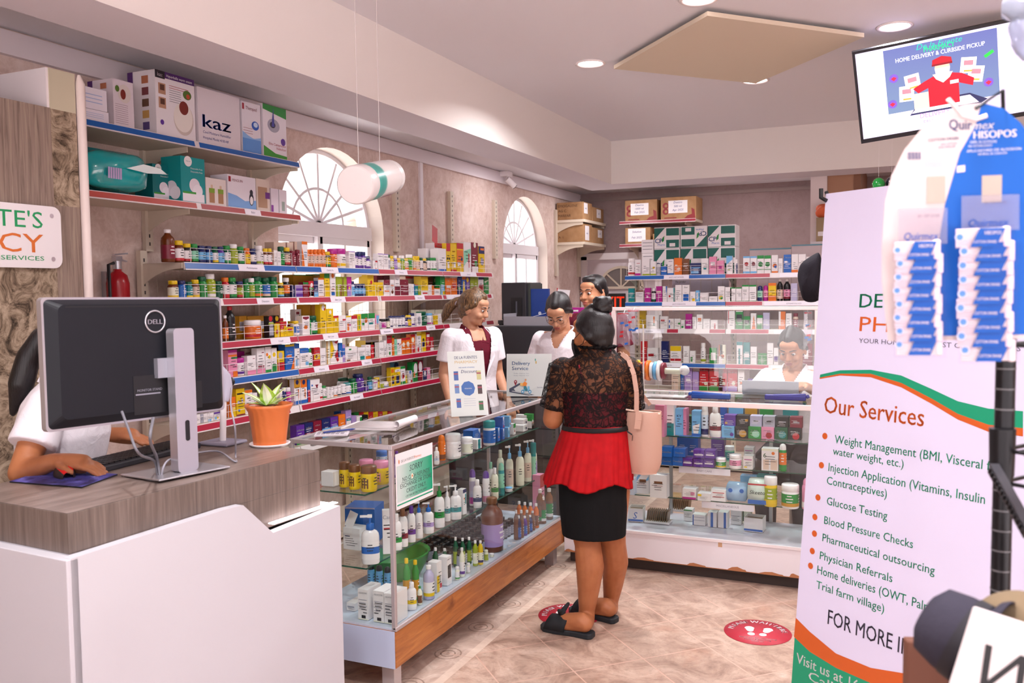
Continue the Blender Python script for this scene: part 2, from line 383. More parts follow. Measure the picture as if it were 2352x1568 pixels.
m.quad((-2.77, -4, ZB), (-2.77, 8.15, ZB), (-2.77, 8.15, ZU + .05), (-2.77, -4, ZU + .05), UND)
m.quad((-2.77, 8.15, ZB), (3.4, 8.15, ZB), (3.4, 8.15, ZU + .05), (-2.77, 8.15, ZU + .05), UND)
struct(m.build('ceiling_beam'))
m = MB(); m.box((XL, -4, 2.70), (XL + .03, YB, 2.735), TRIM); m.box((XL, -4, 2.735), (XL + .018, YB, ZU - .01), TRIM); struct(m.build('trim_1'))
m = MB(); m.box((XL, YB - .02, 2.72), (-.78, YB, 2.76), M('#8f7b78', .6)); struct(m.build('trim_2'))
m = MB(); m.box((XL, 6.32, .9), (XL + .02, 6.365, 2.71), TRIM); struct(m.build('trim_3'))
# --- the diamond panel and the downlights round it
m = MB(); pc = Vector((-.87, 5.08, 0)); th = math.radians(45.5); r_ = .703
PTS = [(-.87, 4.32), (-.192, 5.057), (-.87, 5.86), (-1.581, 5.087)]
m.prism(PTS, (0, 0, ZC - .045), (1, 0, 0), (0, 1, 0), (0, 0, .022), M('#b5ab94', .8), M('#d8c9b4', .8))
o = m.build('ceiling_panel'); m2 = MB(); m2.prism([(pc.x + (x - pc.x) * .86, pc.y + (y - pc.y) * .86) for x, y in PTS], (0, 0, ZC - .024), (1, 0, 0), (0, 1, 0), (0, 0, .024), M('#c9beac', .8)); m2.build('backing_board', o)
tag(o, 'olive grey square panel set diamondwise on the pink ceiling', 'ceiling panel')
LPOS = [(-1.72, 5.061, 'by the panel corner that points to the arched windows'), (-.887, 5.961, 'by the panel corner that points to the back wall'), (-.044, 5.079, 'by the panel corner next to the television'), (-.885, 4.193, 'by the panel corner cut off by the top of the photo')]
RING = M('#f2e6e4', .4); BULB = M('#fff2f4', .5, emit=9)
for k, (x, y, wh) in enumerate(LPOS):
    e = empty('downlight', (x, y, ZC)); tag(e, 'small round white downlight ' + wh, 'ceiling light', 'downlights round the diamond panel')
    m = MB(); m.lathe([(.088, -.001), (.092, -.006), (.082, -.010), (.072, -.004), (.072, -.001)], RING, 28, cap=False); m.build('trim_ring', e)
    m = MB(); m.lathe([(.001, -.003), (.071, -.003)], BULB, 28, cap=False); m.build('diffuser', e)
    lamp('downlight_lamp', (x, y, ZC - .03), 24, .13, spread=2.65)
for x, y in ((-1.3, 1.2), (-.05, 1.2), (1.7, 1.2), (1.7, 3.2), (1.7, 5.1), (-.885, -.6), (1.0, -1.0)): lamp('downlight_lamp', (x, y, ZC - .03), 24, .13, spread=2.65)
for x, y in ((-2.9, 9.2), (-1.8, 9.3), (-.95, 9.0), (-3.05, 7.4), (.6, 9.2)): lamp('staff_side_fill', (x, y, ZU - .02), 8, .2)  # unseen fill lights without fixtures, added to brighten the back of the room
# ================================================================== RACKS, CASES AND COUNTERS
CREAMM = M('#d3c3b2', .45); STEEL = M('#b9b6b6', .35, .7); ALU = M('#c9c0c2', .35, .6)
BLUE, RED = M('#1d5cab', .3), M('#b01c3c', .3); WIREW = M('#efe6e8', .4); CARD = M('#eee4ee', .4)
INK = M('#8a7f92', .6)
def strip_part(parent, y0, y1, x, z, cols, axis='x', cardpos=None, h=.04):
    """the sloping price channel on a shelf lip: coloured paper with white cards between"""
    u = Vector((0, 1, 0)) if axis == 'x' else Vector((1, 0, 0)); out = Vector((1, 0, 0)) if axis == 'x' else Vector((0, -1, 0))
    base = Vector((x, 0, z)) if axis == 'x' else Vector((0, x, z))
    m = MB(); W2 = M('#e6dadb', .4)
    a = base - Vector((0, 0, h)) + out * .012
    sec = [(0, 0), (.014, 0), (.004, h), (0, h)]
    vv = [base + out * p - Vector((0, 0, h)) + Vector((0, 0, q)) for p, q in sec]
    m.prism([(p, q) for p, q in sec], base - Vector((0, 0, h)) + u * y0, out, (0, 0, 1), u * (y1 - y0), W2)
    st = m.build('price_channel', parent)
    def face(t0, t1, lo, hi, mat, lift, mb):
        q = lambda t, f: base + u * lerp(y0, y1, t) + out * (lerp(.014, .004, f) + lift) - Vector((0, 0, h * (1 - f)))
        mb.quad(q(t0, lo), q(t1, lo), q(t1, hi), q(t0, hi), mat)
    for t0, t1, mat in cols:
        m = MB(); face(t0, t1, .16, .9, mat, .0012, m); m.build('coloured_strip', st)
    for t0, t1, txt in (cardpos or []):
        m = MB(); face(t0, t1, .08, .95, CARD, .0022, m)
        q = base + u * lerp(y0, y1, (t0 + t1) / 2) + out * .013 - Vector((0, 0, h * .66))
        m.text(txt, q, u, Vector((0, 0, 1)), .012, INK, align='c'); m.build('price_card', st)
def fence(parent, y0, y1, x, z, axis='x', hh=.075):
    m = MB(); P = lambda t, zz, o=0: (x - o, t, zz) if axis == 'x' else (t, x + o, zz)
    for zz in (z + hh * .5, z + hh): m.tube([P(y0 + .01, zz), P(y1 - .01, zz)], .0016, WIREW, 4)
    n = 6
    for i in range(n + 1):
        t = lerp(y0 + .01, y1 - .01, i / n); m.tube([P(t, z), P(t, z + hh)], .0016, WIREW, 4)
    m.build('wire_fence', parent)
def bracket(parent, p, out, L, h=.11, mat=None):
    """a shelf bracket plate: deep at the wall, tapering to the lip with a curved underside"""
    p, out = Vector(p), Vector(out); side = out.cross(Vector((0, 0, 1))) * .006
    pts = [(0, 0), (L, 0), (L, -.028)] + [(L * (1 - t), -.028 - (h - .028) * (t ** 2.2)) for t in (.3, .5, .65, .78, .88, .95)] + [(0, -h)]
    m = MB(); m.prism(pts, p, out, (0, 0, 1), side, mat or CREAMM); return m.build('bracket', parent)
def upright(parent, p, z0, z1, out, w=.045, d=.03, holes=True):
    out = Vector(out); sd = out.cross(Vector((0, 0, 1))); m = MB(); p = Vector(p)
    m.bar((p.x, p.y, z0), (p.x, p.y, z1), w, d, CREAMM, up=tuple(out))
    if holes:
        HO = M('#4a423e', .8); z = z0 + .03
        while z < z1 - .02:
            o = Vector((p.x, p.y, z)) + out * (d / 2 + .0006); m.quad(o - sd * .005, o + sd * .005, o + sd * .005 + Vector((0, 0, .018)), o - sd * .005 + Vector((0, 0, .018)), HO); z += .042
    return m.build('upright', parent)
# --- the long rack of remedies under the arched windows
XS = -3.32; BAY = [3.363, 4.256, 5.163, 6.09, 7.02]
ROWZ = [1.793, 1.606, 1.373, 1.174, .954, .70]
rack = empty('wall_rack', (-3.5, 5.19, 0))
tag(rack, 'long cream shelving rack of medicines under the arched windows, red and blue price strips', 'shelving rack')
def rel(par, v): return Vector(v) - par.location
class Off:
    """a parent whose children are given in room coordinates"""
def child_fix(par):
    for c in par.children: c.matrix_parent_inverse = Matrix.Translation(-par.location)
for y in BAY: upright(rack, (-3.60, y, 0), .05, 1.86, (1, 0, 0))
CARDS = ['Multivitamins', 'Cold & Flu', 'Vitamins', 'Digestion', 'Baby Care', 'Pain Relief', 'Cough', 'Hair Loss']
sh_cols = {  # (row, bay): colour fractions and cards
    (0, 0): ([(0, .44, BLUE), (.68, 1, BLUE)], [(.44, .68)]), (0, 1): ([(0, .27, BLUE), (.47, 1, BLUE)], [(.27, .47)]),
    (0, 2): ([(0, .22, RED), (.41, 1, RED)], [(.22, .41)]), (0, 3): ([(0, .32, RED), (.64, .98, RED)], [(.32, .64)]),
    (1, 0): ([(.3, .6, RED), (.76, 1, RED)], [(.6, .76)]), (1, 1): ([(.02, .37, RED), (.55, .98, RED)], [(.37, .55)]),
    (1, 2): ([(.02, .52, RED), (.68, .98, RED)], [(.52, .68)]), (1, 3): ([(.0, .05, RED), (.88, .96, RED)], [(.06, .36)]),
    (2, 0): ([(0, .72, RED), (.92, 1, RED)], [(.72, .92)]), (2, 1): ([(0, .27, RED), (.45, 1, RED)], [(.27, .45)]),
    (2, 2): ([(.18, .7, RED), (.85, 1, RED)], [(.0, .18), (.7, .85)]), (2, 3): ([(0, .1, RED), (.85, 1, RED)], []),
    (3, 0): ([(0, 1, BLUE)], []), (3, 1): ([(0, .16, RED), (.33, .74, RED), (.88, 1, RED)], [(.16, .33), (.74, .88)]),
    (3, 2): ([(0, 1, RED)], []), (3, 3): ([(0, 1, RED)], []),
    (4, 0): ([(0, .5, RED), (.72, .9, RED)], [(.5, .72)]), (4, 1): ([(.02, .58, RED), (.75, 1, RED)], [(.58, .75)]),
    (4, 2): ([(0, 1, RED)], []), (4, 3): ([(0, 1, RED)], []),
    (5, 0): ([], []), (5, 1): ([], []), (5, 2): ([], []), (5, 3): ([], [])}
for r, z in enumerate(ROWZ):
    for b in range(4):
        y0, y1 = BAY[b] + .004, BAY[b + 1] - .004
        m = MB(); m.box((-3.60, y0, z - .03), (XS - .002, y1, z), CREAMM); sh = m.build('shelf', rack)
        cols, cp = sh_cols[r, b]
        strip_part(sh, y0, y1, XS, z + .002, cols, cardpos=[(a, c, CARDS[(r * 3 + b + i) % 8]) for i, (a, c) in enumerate(cp)])
        if r < 5: fence(sh, y0 + (.0 if r else .05), y1, XS - .01, z)
    for y in BAY: bracket(rack, (-3.59, y - .003, z - .002), (1, 0, 0), .27)
m = MB(); z0, z1 = .5, 1.80; y = BAY[0]
while y < BAY[-1]:
    m.tube([(-3.605, y, z0), (-3.605, y, z1)], .0014, CREAMM, 3); y += .052
z = z0
while z < z1: m.tube([(-3.605, BAY[0], z), (-3.605, BAY[-1], z)], .0014, CREAMM, 3); z += .1
m.build('wire_back_panel', rack)
m = MB(); m.box((-3.61, BAY[0], .02), (XS - .03, BAY[-1], .12), CREAMM); m.build('plinth', rack)
child_fix(rack)
# --- spare wall standards
for i, (y, z0, z1, wh) in enumerate(((5.93, 1.95, 2.51, 'beside the large arched window'), (6.843, 1.80, 2.512, 'above the opened red flap boxes'), (7.76, 1.95, 2.52, 'next to the small arched window'))):
    e = empty('wall_standard', (XL + .018, y, z0)); o = upright(e, (XL + .018, y, 0), z0, z1, (1, 0, 0), .06, .034); o.name = 'slotted_rail'; child_fix(e)
    tag(e, 'cream slotted metal shelf standard fixed to the wall ' + wh, 'shelf standard', 'bare shelf standards on the wall')
# --- two shelves high on the wall, left of the large window
for nm, z, y0, cols, lab in (('blue', 2.41, 2.66, [(0, .48, BLUE), (.5, 1, BLUE)], 'high wall shelf with blue edge strip, carrying the kitchen appliance boxes'), ('red', 2.097, 2.66, [(0, .48, M('#b8463c', .35)), (.5, 1, M('#a83a3c', .35))], 'wall shelf with red edge strip, carrying the teal packs and bottle boxes')):
    e = empty('wall_shelf', (-3.48, 3.4, z)); tag(e, lab, 'shelf', 'shelves high on the wall')
    m = MB(); m.box((XL + .01, y0, z - .026), (-3.302, 4.285, z), CREAMM); m.box((XL + .01, 4.27, z - .05), (-3.302, 4.285, z - .026), CREAMM); bd = m.build('board', e)
    strip_part(bd, y0, 4.285, -3.30, z + .002, cols, h=.036, cardpos=[(.70, .78, 'Baby')] if nm == 'red' else None)
    for y in (3.44, 4.26): bracket(e, (XL + .012, y, z - .027), (1, 0, 0), .30, .12)
    child_fix(e)
e = empty('wall_standard', (XL + .016, 3.44, 1.9)); upright(e, (XL + .016, 3.44, 0), 1.86, 2.43, (1, 0, 0), .05, .026); e.children[0].name = 'slotted_rail'; child_fix(e); tag(e, 'slotted standard holding the high wall shelves, nearer the stone panel', 'shelf standard', 'standards of the high shelves')
e = empty('wall_standard', (XL + .016, 4.26, 1.9)); upright(e, (XL + .016, 4.26, 0), 1.90, 2.43, (1, 0, 0), .05, .026); e.children[0].name = 'slotted_rail'; child_fix(e); tag(e, 'slotted standard holding the high wall shelves, next to the large window', 'shelf standard', 'standards of the high shelves')
# --- shelves in the far corner and on the back wall
def plain_shelf(label, axis, a0, a1, wall, dep, z, strip=None, group='carton shelves in the far corner', br=True):
    e = empty('wall_shelf', (0, 0, 0)); tag(e, label, 'shelf', group); m = MB()
    if axis == 'x':
        m.box((wall + .01, a0, z - .03), (wall + dep, a1, z), M('#ddcdb9', .45)); m.build('board', e)
        for y in (a0 + .015, a1 - .01): bracket(e, (wall + .012, y, z - .031), (1, 0, 0), dep - .03, .13, M('#ddcdb9', .45))
    else:
        m.box((a0, wall - dep, z - .03), (a1, wall - .01, z), M('#cbb9a6', .45)); bd = m.build('board', e)
        if strip: strip_part(bd, a0, a1, wall - dep, z + .003, [(0, 1, strip)], axis='y', h=.036)
        for x in (a0 + .12, a1 - .12): bracket(e, (x, wall - .012, z - .031), (0, -1, 0), dep - .03, .13, M('#cbb9a6', .45))
    return e
plain_shelf('upper cream bracket shelf in the far corner holding two brown cartons', 'x', 9.42, 10.22, XL, .36, 2.44)
plain_shelf('lower cream bracket shelf in the far corner holding two brown cartons', 'x', 9.42, 10.22, XL, .36, 2.185)
for y, z0, wh in ((9.43, 1.80, 'near end'), (10.2, 1.80, 'corner end')):
    e = empty('wall_standard', (XL + .016, y, z0)); upright(e, (XL + .016, y, 0), z0, 2.56, (1, 0, 0), .07, .028, holes=False); e.children[0].name = 'slotted_rail'; child_fix(e); tag(e, 'cream standard carrying the corner carton shelves, ' + wh, 'shelf standard', 'standards of the corner shelves')
MAROON = M('#8e2234', .4)
plain_shelf('upper red-edged shelf on the back wall with two red-printed cartons', 'y', -3.01, -2.12, YB, .40, 2.425, MAROON, 'carton shelves on the back wall')
plain_shelf('lower red-edged shelf on the back wall, half hidden by green boxes', 'y', -3.01, -2.12, YB, .40, 2.16, MAROON, 'carton shelves on the back wall')
# --- the free-standing rack behind the display counter
YS = 7.75; GB = [-2.315, -1.402, -.488]
GZ = [1.756, 1.515, 1.272, .965, .72]
gon = empty('gondola_rack', (-1.4, 7.95, 0)); tag(gon, 'free-standing shelving rack behind the glass counter, medicine shelves with blue and red strips', 'shelving rack')
for x in GB: upright(gon, (x, 8.16, 0), .03, 1.80, (0, -1, 0))
gc = {(0, 0): ([(0, .4, BLUE), (.65, 1, BLUE)], [(.4, .65, 'ANTI HISTAMINES')]), (0, 1): ([(0, .41, RED)], [(.5, .95, 'ANTI COUGH')]),
      (1, 0): ([(0, .38, BLUE), (.72, 1, BLUE)], [(.38, .72, 'ANTI PARASITES')]), (1, 1): ([(0, .34, RED), (.96, 1, RED)], [(.36, .9, 'GYNAECOLOGY')]),
      (2, 0): ([(.43, .54, RED), (.85, 1, RED)], [(.1, .4, 'Antibiotics')]), (2, 1): ([(.05, .4, RED), (.92, .98, RED)], [(.45, .85, 'Eye Drops')]),
      (3, 0): ([(0, .3, BLUE), (.58, 1, BLUE)], [(.3, .58, 'DIABETES')]), (3, 1): ([(0, .4, RED), (.9, 1, RED)], [(.42, .8, 'Heart')]),
      (4, 0): ([(0, 1, RED)], []), (4, 1): ([(0, 1, RED)], [])}
for r, z in enumerate(GZ):
    for b in range(2):
        x0, x1 = GB[b] + .003, GB[b + 1] - .003
        m = MB(); m.box((x0, YS + .002, z - .03), (x1, 8.14, z), CREAMM); sh = m.build('shelf', gon)
        cols, cp = gc[r, b]; strip_part(sh, x0, x1, YS, z + .002, cols, axis='y', cardpos=cp, h=.042)
        fence(sh, x0, x1, YS + .012, z, axis='y', hh=.08)
    for x in GB: bracket(gon, (x, 8.15, z - .002), (0, -1, 0), .36, .12, M('#a9b8b0', .4))
m = MB()
for i in range(19): x = lerp(GB[0], GB[2], i / 18); m.tube([(x, 8.165, .4), (x, 8.165, 1.75)], .0014, CREAMM, 3)
for i in range(10): z = .45 + i * .14; m.tube([(GB[0], 8.165, z), (GB[2], 8.165, z)], .0014, CREAMM, 3)
m.build('wire_back_panel', gon); m = MB(); m.box((GB[0], YS + .02, .02), (GB[2], 8.15, .12), CREAMM); m.build('plinth', gon)
child_fix(gon)
# --- clear sheet partitions with clips stand behind the top row, over the far rack
for i, (x0, x1, zt) in enumerate(((-1.29, -.92, 1.995), (-.915, -.55, 2.02), (-.545, -.2, 2.03))):
    m = MB(); m.box((x0, 8.35, 0), (x1, 8.36, zt), M('#cdbabd', .5)); m.box((x0, 8.345, zt - .012), (x1, 8.365, zt), M('#5f8fa0', .4))
    tag(m.build('divider_board'), ['pale divider board beside the stacked green cartons', 'middle pale divider board behind the lung-picture boxes', 'pale divider board next to the white pilaster'][i], 'board', 'pale divider boards behind the far rack')

# --- glass display case along the aisle (wooden base)
CX0, CX1, CY0, CY1, CZ = -2.335, -1.83, 2.92, 4.84, 1.02
ORW = NT('varnished_plywood'); o_ = ORW.obj()
wv = ORW.noise(ORW.map(o_, scale=(3, 1.2, 14)), 3, 6, .6, .8); c_ = ORW.ramp(wv, [(.3, '#8a4c22'), (.5, '#a8642f'), (.7, '#bd7a40')])
c_ = ORW.mix(ORW.ramp(ORW.noise(o_, 7, 4), [(.62, '#000000'), (.75, '#ffffff')]), c_, '#7a4322'); ORW = ORW.base(c_, .35, .5)
case = empty('display_case', (CX0, CY0, 0)); tag(case, 'long glass display case on an orange plywood base, filled with lotions and bottles', 'display case')
m = MB(); m.box((CX0, CY0, .118), (CX1, CY1, .268), ORW); m.build('plywood_base', case, bevel=.003)
m = MB(); m.box((CX0 + .002, CY0 - .004, .118), (CX1 - .004, CY0 - .0005, .27), M('#bcc6e0', .5)); m.build('white_end_board', case)['label'] = 'pale blue-white laminate end board'
m = MB(); m.box((CX0 + .01, CY0 + .01, .268), (CX1 - .01, CY1 - .01, .276), M('#c9d0e2', .3)); m.build('deck', case)
for x, y in ((CX0 + .05, CY0 + .06), (CX1 - .06, CY0 + .06), (CX1 - .06, CY1 - .08), (CX0 + .05, CY1 - .08)):
    m = MB(); m.box((x - .028, y - .028, 0), (x + .028, y + .028, .118), ALU); m.build('leg', case)
t = .018
def alu(nm, lo, hi): m = MB(); m.box(lo, hi, ALU); m.build(nm, case, bevel=.002)
for x in (CX0, CX1 - t):
    for y in (CY0, CY1 - t): alu('corner_post', (x, y, .276), (x + t, y + t, CZ - t))
alu('top_rail', (CX0, CY0, CZ - t), (CX0 + t, CY1, CZ)); alu('top_rail', (CX1 - t, CY0, CZ - t), (CX1, CY1, CZ))
alu('top_rail', (CX0 + t, CY0, CZ - t), (CX1 - t, CY0 + t, CZ)); alu('top_rail', (CX0 + t, CY1 - t, CZ - t), (CX1 - t, CY1, CZ))
alu('bottom_rail', (CX1 - .012, CY0, .27), (CX1 + .004, CY1, .286)); alu('inner_rail', (CX0 + .02, CY0 + .12, CZ - .05), (CX0 + .035, CY1, CZ - .035))
def pane(nm, a, b, c, d, par, mat=None): m = MB(); m.quad(a, b, c, d, mat or GLASS); return m.build(nm, par)
pane('top_glass', (CX0 + t, CY0 + t, CZ - .004), (CX1 - t, CY0 + t, CZ - .004), (CX1 - t, CY1 - t, CZ - .004), (CX0 + t, CY1 - t, CZ - .004), case)
pane('front_glass', (CX1 - .006, CY0 + t, .28), (CX1 - .006, CY1 - t, .28), (CX1 - .006, CY1 - t, CZ - t), (CX1 - .006, CY0 + t, CZ - t), case)
pane('end_glass', (CX0 + t, CY0 + .006, .28), (CX1 - t, CY0 + .006, .28), (CX1 - t, CY0 + .006, CZ - t), (CX0 + t, CY0 + .006, CZ - t), case)
CSH = [(.805, -1.98), (.50, -1.98)]
for z, xf in CSH:
    m = MB(); m.quad((CX0 + .02, CY0 + .03, z), (xf, CY0 + .03, z), (xf, CY1 - .03, z), (CX0 + .02, CY1 - .03, z), GLASS)
    o = m.build('glass_shelf', case)
    m = MB(); m.box((xf - .003, CY0 + .028, z - .003), (xf + .002, CY1 - .03, z + .002), GLASS_EDGE); m.box((CX0 + .02, CY0 + .026, z - .003), (xf, CY0 + .031, z + .002), GLASS_EDGE); m.build('glass_edge', o)
    for y in (CY0 + .35, 3.9, CY1 - .3): m = MB(); m.box((CX0 + .02, y - .006, z - .016), (xf - .02, y + .006, z - .004), STEEL); m.build('shelf_arm', o)
child_fix(case)
# --- glass counter across the back of the shop floor
KX0, KX1, KY0, KY1, KZ, KT = -1.822, .55, 4.81, 5.31, .995, 1.527
ctr = empty('glass_counter', (KX0, KY0, 0)); tag(ctr, 'white-framed glass counter with a raised glass screen, chipped white base board', 'display counter')
CW = paint('chipped_white_laminate', '#eae4ea')
m = MB(); m.box((KX0, KY0, .07), (KX1, KY1, .225), CW); m.build('base_board', ctr, bevel=.002)
m = MB(); m.box((KX0 + .02, KY0 + .05, 0), (KX1, KY1 - .03, .07), M('#3a2e2a', .6)); m.build('kick_board', ctr)
m = MB(); CHIP = M('#b4754c', .7); rr = random.Random(4); x = KX0
while x < KX1:                                                    # places where the laminate has chipped off along the bottom edge
    wd = rr.uniform(.05, .16)
    if rr.random() < .75:
        h = rr.uniform(.012, .026); k = rr.uniform(.3, .7)
        m.flat([(0, 0), (wd, 0), (wd * .92, h * .5), (wd * .8, h * .55), (wd * k, h), (wd * k * .5, h * .8), (wd * .1, h * .4)], (x, KY0 - .0012, .07), (1, 0, 0), (0, 0, 1), CHIP)
    x += wd * rr.uniform(.8, 1.6)
m.flat([(0, 0), (KX1 - KX0, 0), (KX1 - KX0, .004), (0, .004)], (KX0, KY0 - .001, .07), (1, 0, 0), (0, 0, 1), CHIP)
m.flat([(0, 0), (.022, 0), (.022, .026), (0, .026)], (-.91, KY0 - .0012, .195), (1, 0, 0), (0, 0, 1), M('#cda582', .7)); m.build('chipped_edge', ctr)['label'] = 'brown chipped edge where the laminate has broken away'
m = MB(); m.box((KX0, KY0 - .006, .222), (KX1, KY0 + .012, .236), WHITE); m.box((KX0, KY0 + .01, .225), (KX1, KY1, .232), M('#dcd4e2', .25)); m.build('deck', ctr)
def wf(nm, lo, hi): m = MB(); m.box(lo, hi, M('#ead9d6', .45)); m.build(nm, ctr, bevel=.002)
wf('counter_rail', (-1.52, KY0 - .004, KZ - .02), (KX1, KY0 + .022, KZ + .008)); wf('counter_rail', (-1.52, KY1 - .02, KZ - .02), (KX1, KY1, KZ + .004))
wf('screen_rail', (-1.52, KY0, KT - .02), (-.36, KY0 + .02, KT)); wf('screen_post', (-1.52, KY0, KZ), (-1.495, KY0 + .022, KT - .02)); wf('screen_post', (-.41, KY0, KZ), (-.372, KY0 + .022, KT - .02))
wf('corner_post', (-1.82, KY0 + .001, .236), (-1.80, KY0 + .02, KZ - .02)); wf('counter_rail', (-1.82, KY0 - .002, KZ - .02), (-1.52, KY0 + .02, KZ))
wf('screen_stay', (-1.345, KY0 + .03, KZ), (-1.337, KY0 + .04, KT - .1))
pane('counter_glass', (-1.82, KY0 + .02, KZ), (KX1, KY0 + .02, KZ), (KX1, KY1 - .02, KZ), (-1.82, KY1 - .02, KZ), ctr)
pane('front_glass', (-1.80, KY0 + .006, .236), (KX1, KY0 + .006, .236), (KX1, KY0 + .006, KZ - .02), (-1.80, KY0 + .006, KZ - .02), ctr)
pane('screen_glass', (-1.497, KY0 + .01, KZ), (-.40, KY0 + .01, KZ), (-.40, KY0 + .01, KT - .02), (-1.497, KY0 + .01, KT - .02), ctr)
KSH = [.783, .617, .425]
for z, txt, xa in ((.783, None, 0), (.617, 'BABY CARE', -1.15), (.425, 'MISCELLANEOUS', -1.02)):
    m = MB(); m.quad((-1.80, KY0 + .10, z), (KX1, KY0 + .10, z), (KX1, KY1 - .03, z), (-1.80, KY1 - .03, z), GLASS); o = m.build('glass_shelf', ctr)
    m = MB(); m.box((-1.80, KY0 + .098, z - .004), (KX1, KY0 + .103, z + .001), GLASS_EDGE); m.build('glass_edge', o)
    if txt:
        m = MB(); m.box((xa, KY0 + .09, z - .04), (xa + .29, KY0 + .0935, z - .004), CARD); m.text(txt, (xa + .145, KY0 + .0895, z - .027), (1, 0, 0), (0, 0, 1), .012, INK, align='c'); m.build('shelf_card', o)
for x in (-1.3, -.7, -.1): m = MB(); m.box((x, KY1 - .03, .236), (x + .02, KY1 - .015, KZ - .02), STEEL); m.build('back_post', ctr)
child_fix(ctr)
# --- wood-look reception counter in the near corner
LAM = NT('grey_oak_laminate'); o_ = LAM.obj()
g1 = LAM.noise(LAM.map(o_, scale=(9, 9, .5)), 5, 7, .62, .3); g2 = LAM.noise(LAM.map(o_, scale=(40, 40, 1.2)), 5, 4, .6)
g1 = LAM.mix(.35, g1, g2); c_ = LAM.ramp(g1, [(.3, '#51453f'), (.48, '#695b54'), (.6, '#786962'), (.75, '#877971')]); LAM = LAM.base(c_, .42, .4)
LAMT = NT('grey_oak_laminate_top'); o_ = LAMT.obj(); g1 = LAMT.noise(LAMT.map(o_, scale=(9, 1.0, 9)), 4, 7, .6, .5)
LAMT = LAMT.base(LAMT.ramp(g1, [(.3, '#65564f'), (.5, '#7d6c65'), (.7, '#8e7e76')]), .38, .4)
bar_ = empty('reception_counter', (-1.83, 1.456, 0), -math.atan2(.062, .913)); tag(bar_, 'reception counter with a thick grey wood-look top on a white front', 'counter')
# local frame: x to the shop floor, y along the counter, corner at the origin
L = .916
m = MB(); m.box((-.50, 0, 1.0), (0, L, 1.1), LAM); m.box((-.50, .30, .9), (-.0005, L, 1.0), LAM)
o = m.build('wood_top', bar_, bevel=.0015)
m = MB(); m.quad((-.499, .001, 1.1008), (-.001, .001, 1.1008), (-.001, L - .001, 1.1008), (-.499, L - .001, 1.1008), LAMT); m.build('top_surface', o)
CWHITE = paint('white_lacquer', '#c0bcc2')
m = MB(); prof = [(-.02, 0), (L + .06, 0), (L + .06, .905), (.655, .892), (.535, 1.005), (.47, 1.008), (-.02, 1.0)]
m.prism(prof, (.003, 0, 0), (0, 1, 0), (0, 0, 1), (.030, 0, 0), CWHITE); m.build('white_front', bar_, bevel=.002)
m = MB(); m.box((-.60, -.032, 0), (.033, -.0, .998), CWHITE); m.box((-.60, .0, 0), (-.0, .02, 1.0), CWHITE); m.build('white_side', bar_, bevel=.002)
m = MB(); m.box((-.56, .03, 0), (-.54, L, .9), CWHITE); m.box((-.5, L - .03, 0), (0, L, .895), CWHITE); m.build('inner_board', bar_)
LED = M('#fff3f5', .4, emit=5)
m = MB(); m.box((-.46, L + .002, .905), (.0, L + .055, .912), LED); m.box((.004, .665, .9145), (.028, L + .055, .917), LED); m.build('light_strip', bar_)['label'] = 'lit white strip under the wood top'
# ================================================================== PRODUCTS: one builder per kind of pack, one object per pack
HEX = dict(w='#eee6e8', y='#e6be14', o='#e2701a', r='#be1e2c', m='#b4228c', p='#5c2c92', b='#1e62b8', n='#1e2660', g='#1d8a3a', d='#0a5638', l='#9aa81e', k='#1c1a1e', a='#6a3010',
           t='#14868a', s='#a9a6b4', c='#72b2e2', i='#e38cae', e='#dbbfae', u='#7e1830', x='#7a4a2c', q='#a98cc8', f='#c48a1e', v='#8ccfb0', z='#b9b0cf', h='#e8e4d0', j='#cfd8ea')
NAM = dict(w='white', y='yellow', o='orange', r='red', m='magenta', p='purple', b='blue', n='navy', g='green', d='dark-green', l='lime', k='black', a='amber', t='teal', s='silver', c='light-blue',
           i='pink', e='beige', u='maroon', x='brown', q='lilac', f='gold', v='mint', z='lavender', h='cream', j='frosted')
def PM(c, gl=.32): return M(HEX[c], gl)
TXT = M('#5d5664', .6)
_pk = {}
